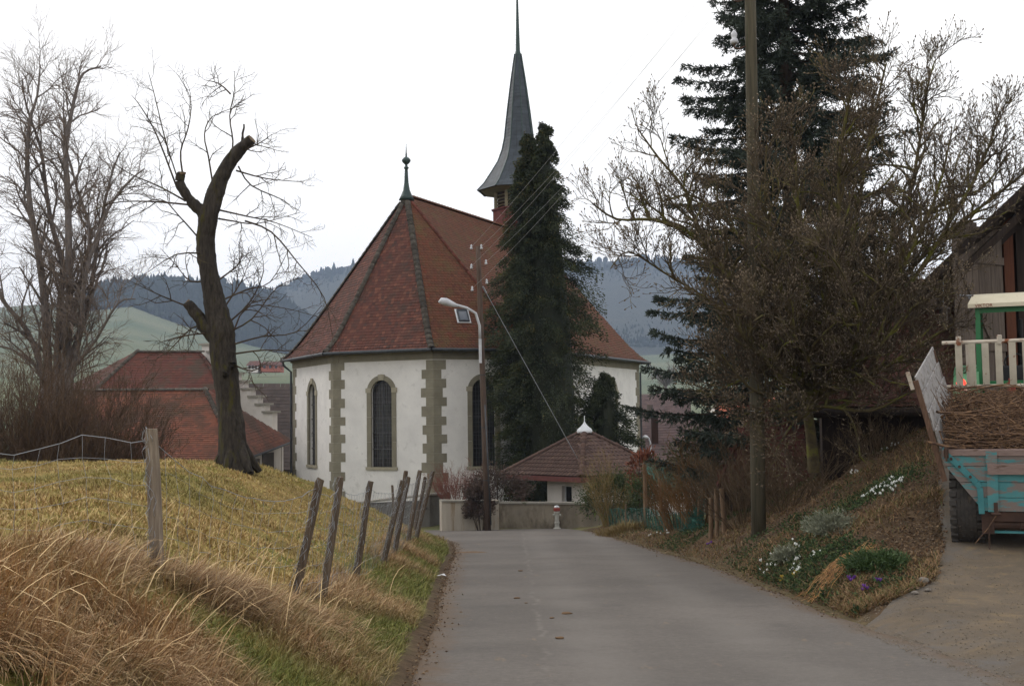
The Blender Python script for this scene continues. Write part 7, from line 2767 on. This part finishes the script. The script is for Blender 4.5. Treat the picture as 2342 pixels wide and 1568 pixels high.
def clump(name, c, n, rad, h, petal, label, group=None, kind='snow', nleaf=None):
    t = thing(name, c, label, 'flowers', group)
    lf = B()
    for k in range(nleaf or n*3):
        a, r = rf_.uniform(0, 6.28), rad*math.sqrt(rf_.random())
        x, y = c.x+math.cos(a)*r, c.y+math.sin(a)*r*2.4
        z = gz(x, y)
        b = rf_.uniform(0, 6.28)
        L_ = h*rf_.uniform(.6, 1.1)
        d = Vector((math.cos(b)*.4, math.sin(b)*.4, 1)).normalized()
        s = Vector((-math.sin(b), math.cos(b), 0))*.006
        p = Vector((x, y, z-.01))
        lf.add([p-s, p+s, p+d*L_*.6+s, p+d*L_*.6-s, p+d*L_+Vector((math.cos(b), math.sin(b), -.3))*L_*.15], [(0, 1, 2, 3), (3, 2, 4)])
    lf.build('leaves', 'flower_leaf', t)
    for k in range(n):
        a, r = rf_.uniform(0, 6.28), rad*math.sqrt(rf_.random())
        x, y = c.x+math.cos(a)*r, c.y+math.sin(a)*r*2.4
        p = Vector((x, y, gz(x, y)+h*rf_.uniform(.75, 1.15)))
        q = B()
        s = rf_.uniform(.8, 1.2)*(1.0 if kind == 'snow' else .75)
        if kind == 'snow':                                 # three drooping petals
            for j in range(3):
                aa = a+j*2.094
                o = Vector((math.cos(aa), math.sin(aa), 0))
                sd = Vector((-math.sin(aa), math.cos(aa), 0))
                q.add([p, p+o*.018*s+sd*.013*s-Vector((0, 0, .022*s)), p+o*.016*s-Vector((0, 0, .05*s)), p+o*.018*s-sd*.013*s-Vector((0, 0, .022*s))], [(0, 1, 2, 3)])
        else:                                              # open cup of six petals
            for j in range(6):
                aa = a+j*1.047
                o = Vector((math.cos(aa), math.sin(aa), 0))
                sd = Vector((-math.sin(aa), math.cos(aa), 0))
                q.add([p, p+o*.022*s+sd*.014*s+Vector((0, 0, .03*s)), p+o*.034*s+Vector((0, 0, .062*s)), p+o*.022*s-sd*.014*s+Vector((0, 0, .03*s))], [(0, 1, 2, 3)])
        q.build('blossom', petal, t)
    return t
snow = [((2018, 1125), 44, .30, .13, 'largest clump of white snowdrops near the top of the bank'), ((2035, 1028), 16, .16, .12, 'small clump of white snowdrops high on the bank under the outbuilding'),
        ((1985, 1040), 5, .10, .10, 'tiny group of white snowdrops left of the high clump'), ((1955, 1085), 8, .18, .10, 'few white snowdrops in the green patch above the grey herb'),
        ((1780, 1275), 24, .34, .12, 'white snowdrops on the bank right below the tall pole'), ((1840, 1300), 20, .28, .12, 'white snowdrops above the straw clump near the road'), ((1505, 1222), 8, .3, .12, 'white flowers in the grass before the low green netting')]
for (u, v), n, r, h, lb in snow:
    clump('snowdrop_clump', on_ground(u, v), n, r, h, 'white_petal', lb, 'snowdrop clumps on the bank')
for (u, v), n, r, lb in (((1952, 1338), 4, .07, 'purple crocuses at the right foot of the straw clump'), ((2007, 1338), 3, .05, 'purple crocuses right of the straw clump by the green leaves'), ((1975, 1362), 3, .05, 'purple crocuses lowest near the bed corner'), ((1618, 1252), 4, .15, 'faint purple flowers below the three stakes'), ((2070, 992), 1, .03, 'single pink purple flower high on the bank')):
    clump('crocus_clump', on_ground(u, v), n, r, .07, 'purple_petal', lb, 'crocus clumps in the bed', 'cup', 10)
clump('primrose_clump', on_ground(1810, 1325), 7, .16, .07, 'yellow_petal', 'yellow primroses between snowdrops at the road edge', None, 'cup', 30)
# iris tuft by the road end
def tuft(name, c, n, L0, L1, wd, m, label, spread=.8, rad=.3, cat='plant'):
    az = RNG.uniform(0, 6.28, n)
    rr = rad*np.sqrt(RNG.random(n))
    x, y = c.x+np.cos(az)*rr, c.y+np.sin(az)*rr
    me = blades(name, x, y, RNG.uniform(L0, L1, n), np.full(n, wd)*RNG.uniform(.7, 1.2, n), az+RNG.normal(0, .5, n), RNG.uniform(.4, 1.6, n)*spread, RNG.uniform(.05, .5, n), np.ones((n, 3)), segs=4)
    return tag(obj(name, me, m), label, cat)
tuft('iris_tuft', on_ground(1352, 1196), 130, .5, 1.1, .045, 'iris_leaf', 'bright green iris leaves at the corner by the dark bush', rad=.5)
tuft('iris_tuft', on_ground(1380, 1192), 60, .35, .75, .04, 'iris_leaf', 'shorter green iris leaves left of the low netting', rad=.35)
tuft('verge_grass', on_ground(1425, 1215), 700, .15, .4, .016, 'olive_twig', 'tuft of yellow green verge grass before the netting', rad=.9, cat='grass')
# cut straw-coloured clump leaning towards the road
sc_ = on_ground(1950, 1285)
lines = []
rq = np.random.default_rng(6)
base, tipv = np.array(on_ground(1872, 1362)), np.array(on_ground(2000, 1268))
ax_ = tipv-base
for k in range(330):
    s0 = rq.uniform(-.08, .55)
    L_ = rq.uniform(.25, .55)
    sw = rq.normal(0, .10)
    off = np.array([rq.normal(0, .13), rq.normal(0, .16), 0])
    pts = []
    for f in (0, .3, .65, 1.0):
        p = base+ax_*(s0+L_*f)+off*(1-.2*f)+np.array([-ax_[1], ax_[0], 0])*sw*f*f
        z = gz(p[0], p[1])+.04+.05*math.sin(min(1, s0+L_*f)*3.0)+rq.uniform(-.02, .07)
        pts.append((p[0]+rq.normal(0, .01), p[1]+rq.normal(0, .01), z))
    lines.append((np.array(pts), np.array([.0028, .0032, .0028, .0015])))
V, Fq = polytubes(lines, 3)
tn = np.repeat(mixc([L3(156, 116, 72), L3(124, 92, 62), L3(178, 142, 98), L3(100, 78, 56)], [3, 2, 2, 2], len(lines)), 12, axis=0)
tag(obj('straw_clump', mesh_from('straw_clump', V, Fq, attrs={'tint': tn}), 'grass_blade'), 'orange straw coloured clump of dead grass combed down the bank', 'dead grass')
# grey lavender-like herb cushion
c = on_ground(1905, 1225)
r_ = np.random.default_rng(9)
for (u, v, n, rx, h, lb, mm) in ((1905, 1222, 2600, .42, .34, 'grey green herb cushion in the middle of the bank', 'grey_herb'), (1800, 1285, 900, .2, .22, 'small grey green herb tuft among the snowdrops', 'grey_herb'), (2010, 1300, 3200, .42, .20, 'dense dark green leaves right of the straw clump', 'flower_leaf')):
    c = on_ground(u, v)
    th = r_.uniform(0, 6.28, n)
    ph = np.arccos(r_.uniform(0, 1, n))
    d = np.stack([np.sin(ph)*np.cos(th), np.sin(ph)*np.sin(th), np.cos(ph)*.9+.1], 1)
    R = r_.uniform(.55, 1.0, n)[:, None]*(1+.25*np.sin(th*3)[:, None])
    pts = np.array(c)+d*R*np.array([rx, rx, h])
    pts[:, 2] = np.maximum(pts[:, 2], height(pts[:, 0], pts[:, 1])+.005)
    V, Fc, T2 = leaves(pts, d+r_.normal(0, .5, d.shape), r_.uniform(.05, .09, n), r_.uniform(.012, .03, n), r_, np.ones((n, 3)))
    tag(obj('herb_cushion', mesh_from('herb_cushion', V, Fc), mm), lb, 'plant', 'low plants on the bank')
# stones at the bed corner, mud and leaves on the road
def lump(name, c, s, m, label, cat, flat=.6, seed=1, group=None):
    rg = random.Random(seed)
    q = B()
    n1, n2 = 7, 10
    V = [Vector((0, 0, flat))]
    for i in range(1, n1):
        a = math.pi*i/n1
        for j in range(n2):
            b = 2*math.pi*j/n2
            k = 1+.28*mnoise.noise((math.cos(b)*math.sin(a)*1.7+seed, math.sin(b)*math.sin(a)*1.7, math.cos(a)*1.7))
            V.append(Vector((math.cos(b)*math.sin(a)*k, math.sin(b)*math.sin(a)*k*.8, math.cos(a)*flat*k)))
    V.append(Vector((0, 0, -flat)))
    Fc = [(0, 1+j, 1+(j+1) % n2) for j in range(n2)]
    for i in range(n1-2):
        for j in range(n2):
            Fc.append((1+i*n2+j, 1+(i+1)*n2+j, 1+(i+1)*n2+(j+1) % n2, 1+i*n2+(j+1) % n2))
    e = len(V)-1
    Fc += [(e, 1+(n1-2)*n2+(j+1) % n2, 1+(n1-2)*n2+j) for j in range(n2)]
    q.add([c+v*s for v in V], Fc)
    return tag(q.build(name, m, smooth=True), label, cat, group)
def road_pt(u, v):
    for i in range(1200):
        d = 8+40*i/1200
        p = P(u, v, d)
        if p.z <= float(road_z(d))+.012:
            return Vector((p.x, p.y, float(road_z(d))))
    return P(u, v, 40)
lump('stone', on_ground(2112, 1333, 9)+Vector((0, 0, .03)), .075, 'stone', 'largest grey stone at the drive corner of the bed', 'stone', seed=2)
lump('stone', on_ground(2092, 1358, 9)+Vector((0, 0, .015)), .05, 'stone', 'dark flat stone left below the largest stone at the drive', 'stone', .4, seed=3)
lump('stone', on_ground(2122, 1352, 9)+Vector((0, 0, .015)), .04, 'stone', 'small stone just right of the flat stone at the drive', 'stone', .5, seed=4)
clods = [(1296, 1401, .07, 'brown mud clod in the middle of the road, largest'), (1182, 1366, .05, 'dark mud clod left of the road centre line crack'), (1280, 1457, .05, 'mud clod nearest below the largest one on the road'), (1262, 1411, .03, 'tiny mud crumb just left of the largest clod'),
         (1203, 1377, .025, 'tiny crumb right of the dark mud clod on the road'), (1190, 1304, .05, 'flat brown mud patch farther up the road')]
for i, (u, v, s, lb) in enumerate(clods):
    lump('mud_clod', road_pt(u, v)+Vector((0, 0, .008)), s, 'mud', lb, 'mud clod', .28, seed=20+i)
p = road_pt(1075, 1262)
lump('mud_patch', p+Vector((0, 0, .002)), .42, 'mud', 'wide flat brown mud smear on the road by the left bank', 'mud patch', .02, seed=33)
q = B()
p = on_ground(1008, 1319)
q.add([p+Vector(v) for v in ((-.09, -.04, .02), (.02, -.06, .05), (.10, -.01, .02), (.06, .05, .06), (-.05, .05, .03))], [(0, 1, 4), (1, 3, 4), (1, 2, 3)])
tag(q.build('paper_scrap', 'paper'), 'crumpled white scrap of paper at the left road edge', 'litter')
# ================================================================== HAZE
hz = bpy.data.materials.new('haze')
hz.use_nodes = True
t = hz.node_tree
t.nodes.remove(t.nodes['Principled BSDF'])
pv = t.nodes.new('ShaderNodeVolumePrincipled')
pv.inputs['Color'].default_value = (.54, .68, .94, 1)
pv.inputs['Density'].default_value = 0.00021
t.links.new(pv.outputs['Volume'], t.nodes['Material Output'].inputs['Volume'])
hz.cycles.homogeneous_volume = True
q = B()
q.box((-4800, -160, -14), (4800, 6200, 320))
o = obj('haze', mesh_from('haze', np.array([tuple(v) for v in q.v]), q.f), None)
o.data.materials.append(hz)
tag(o, 'thin pale haze in the valley air', 'haze', kind='stuff')
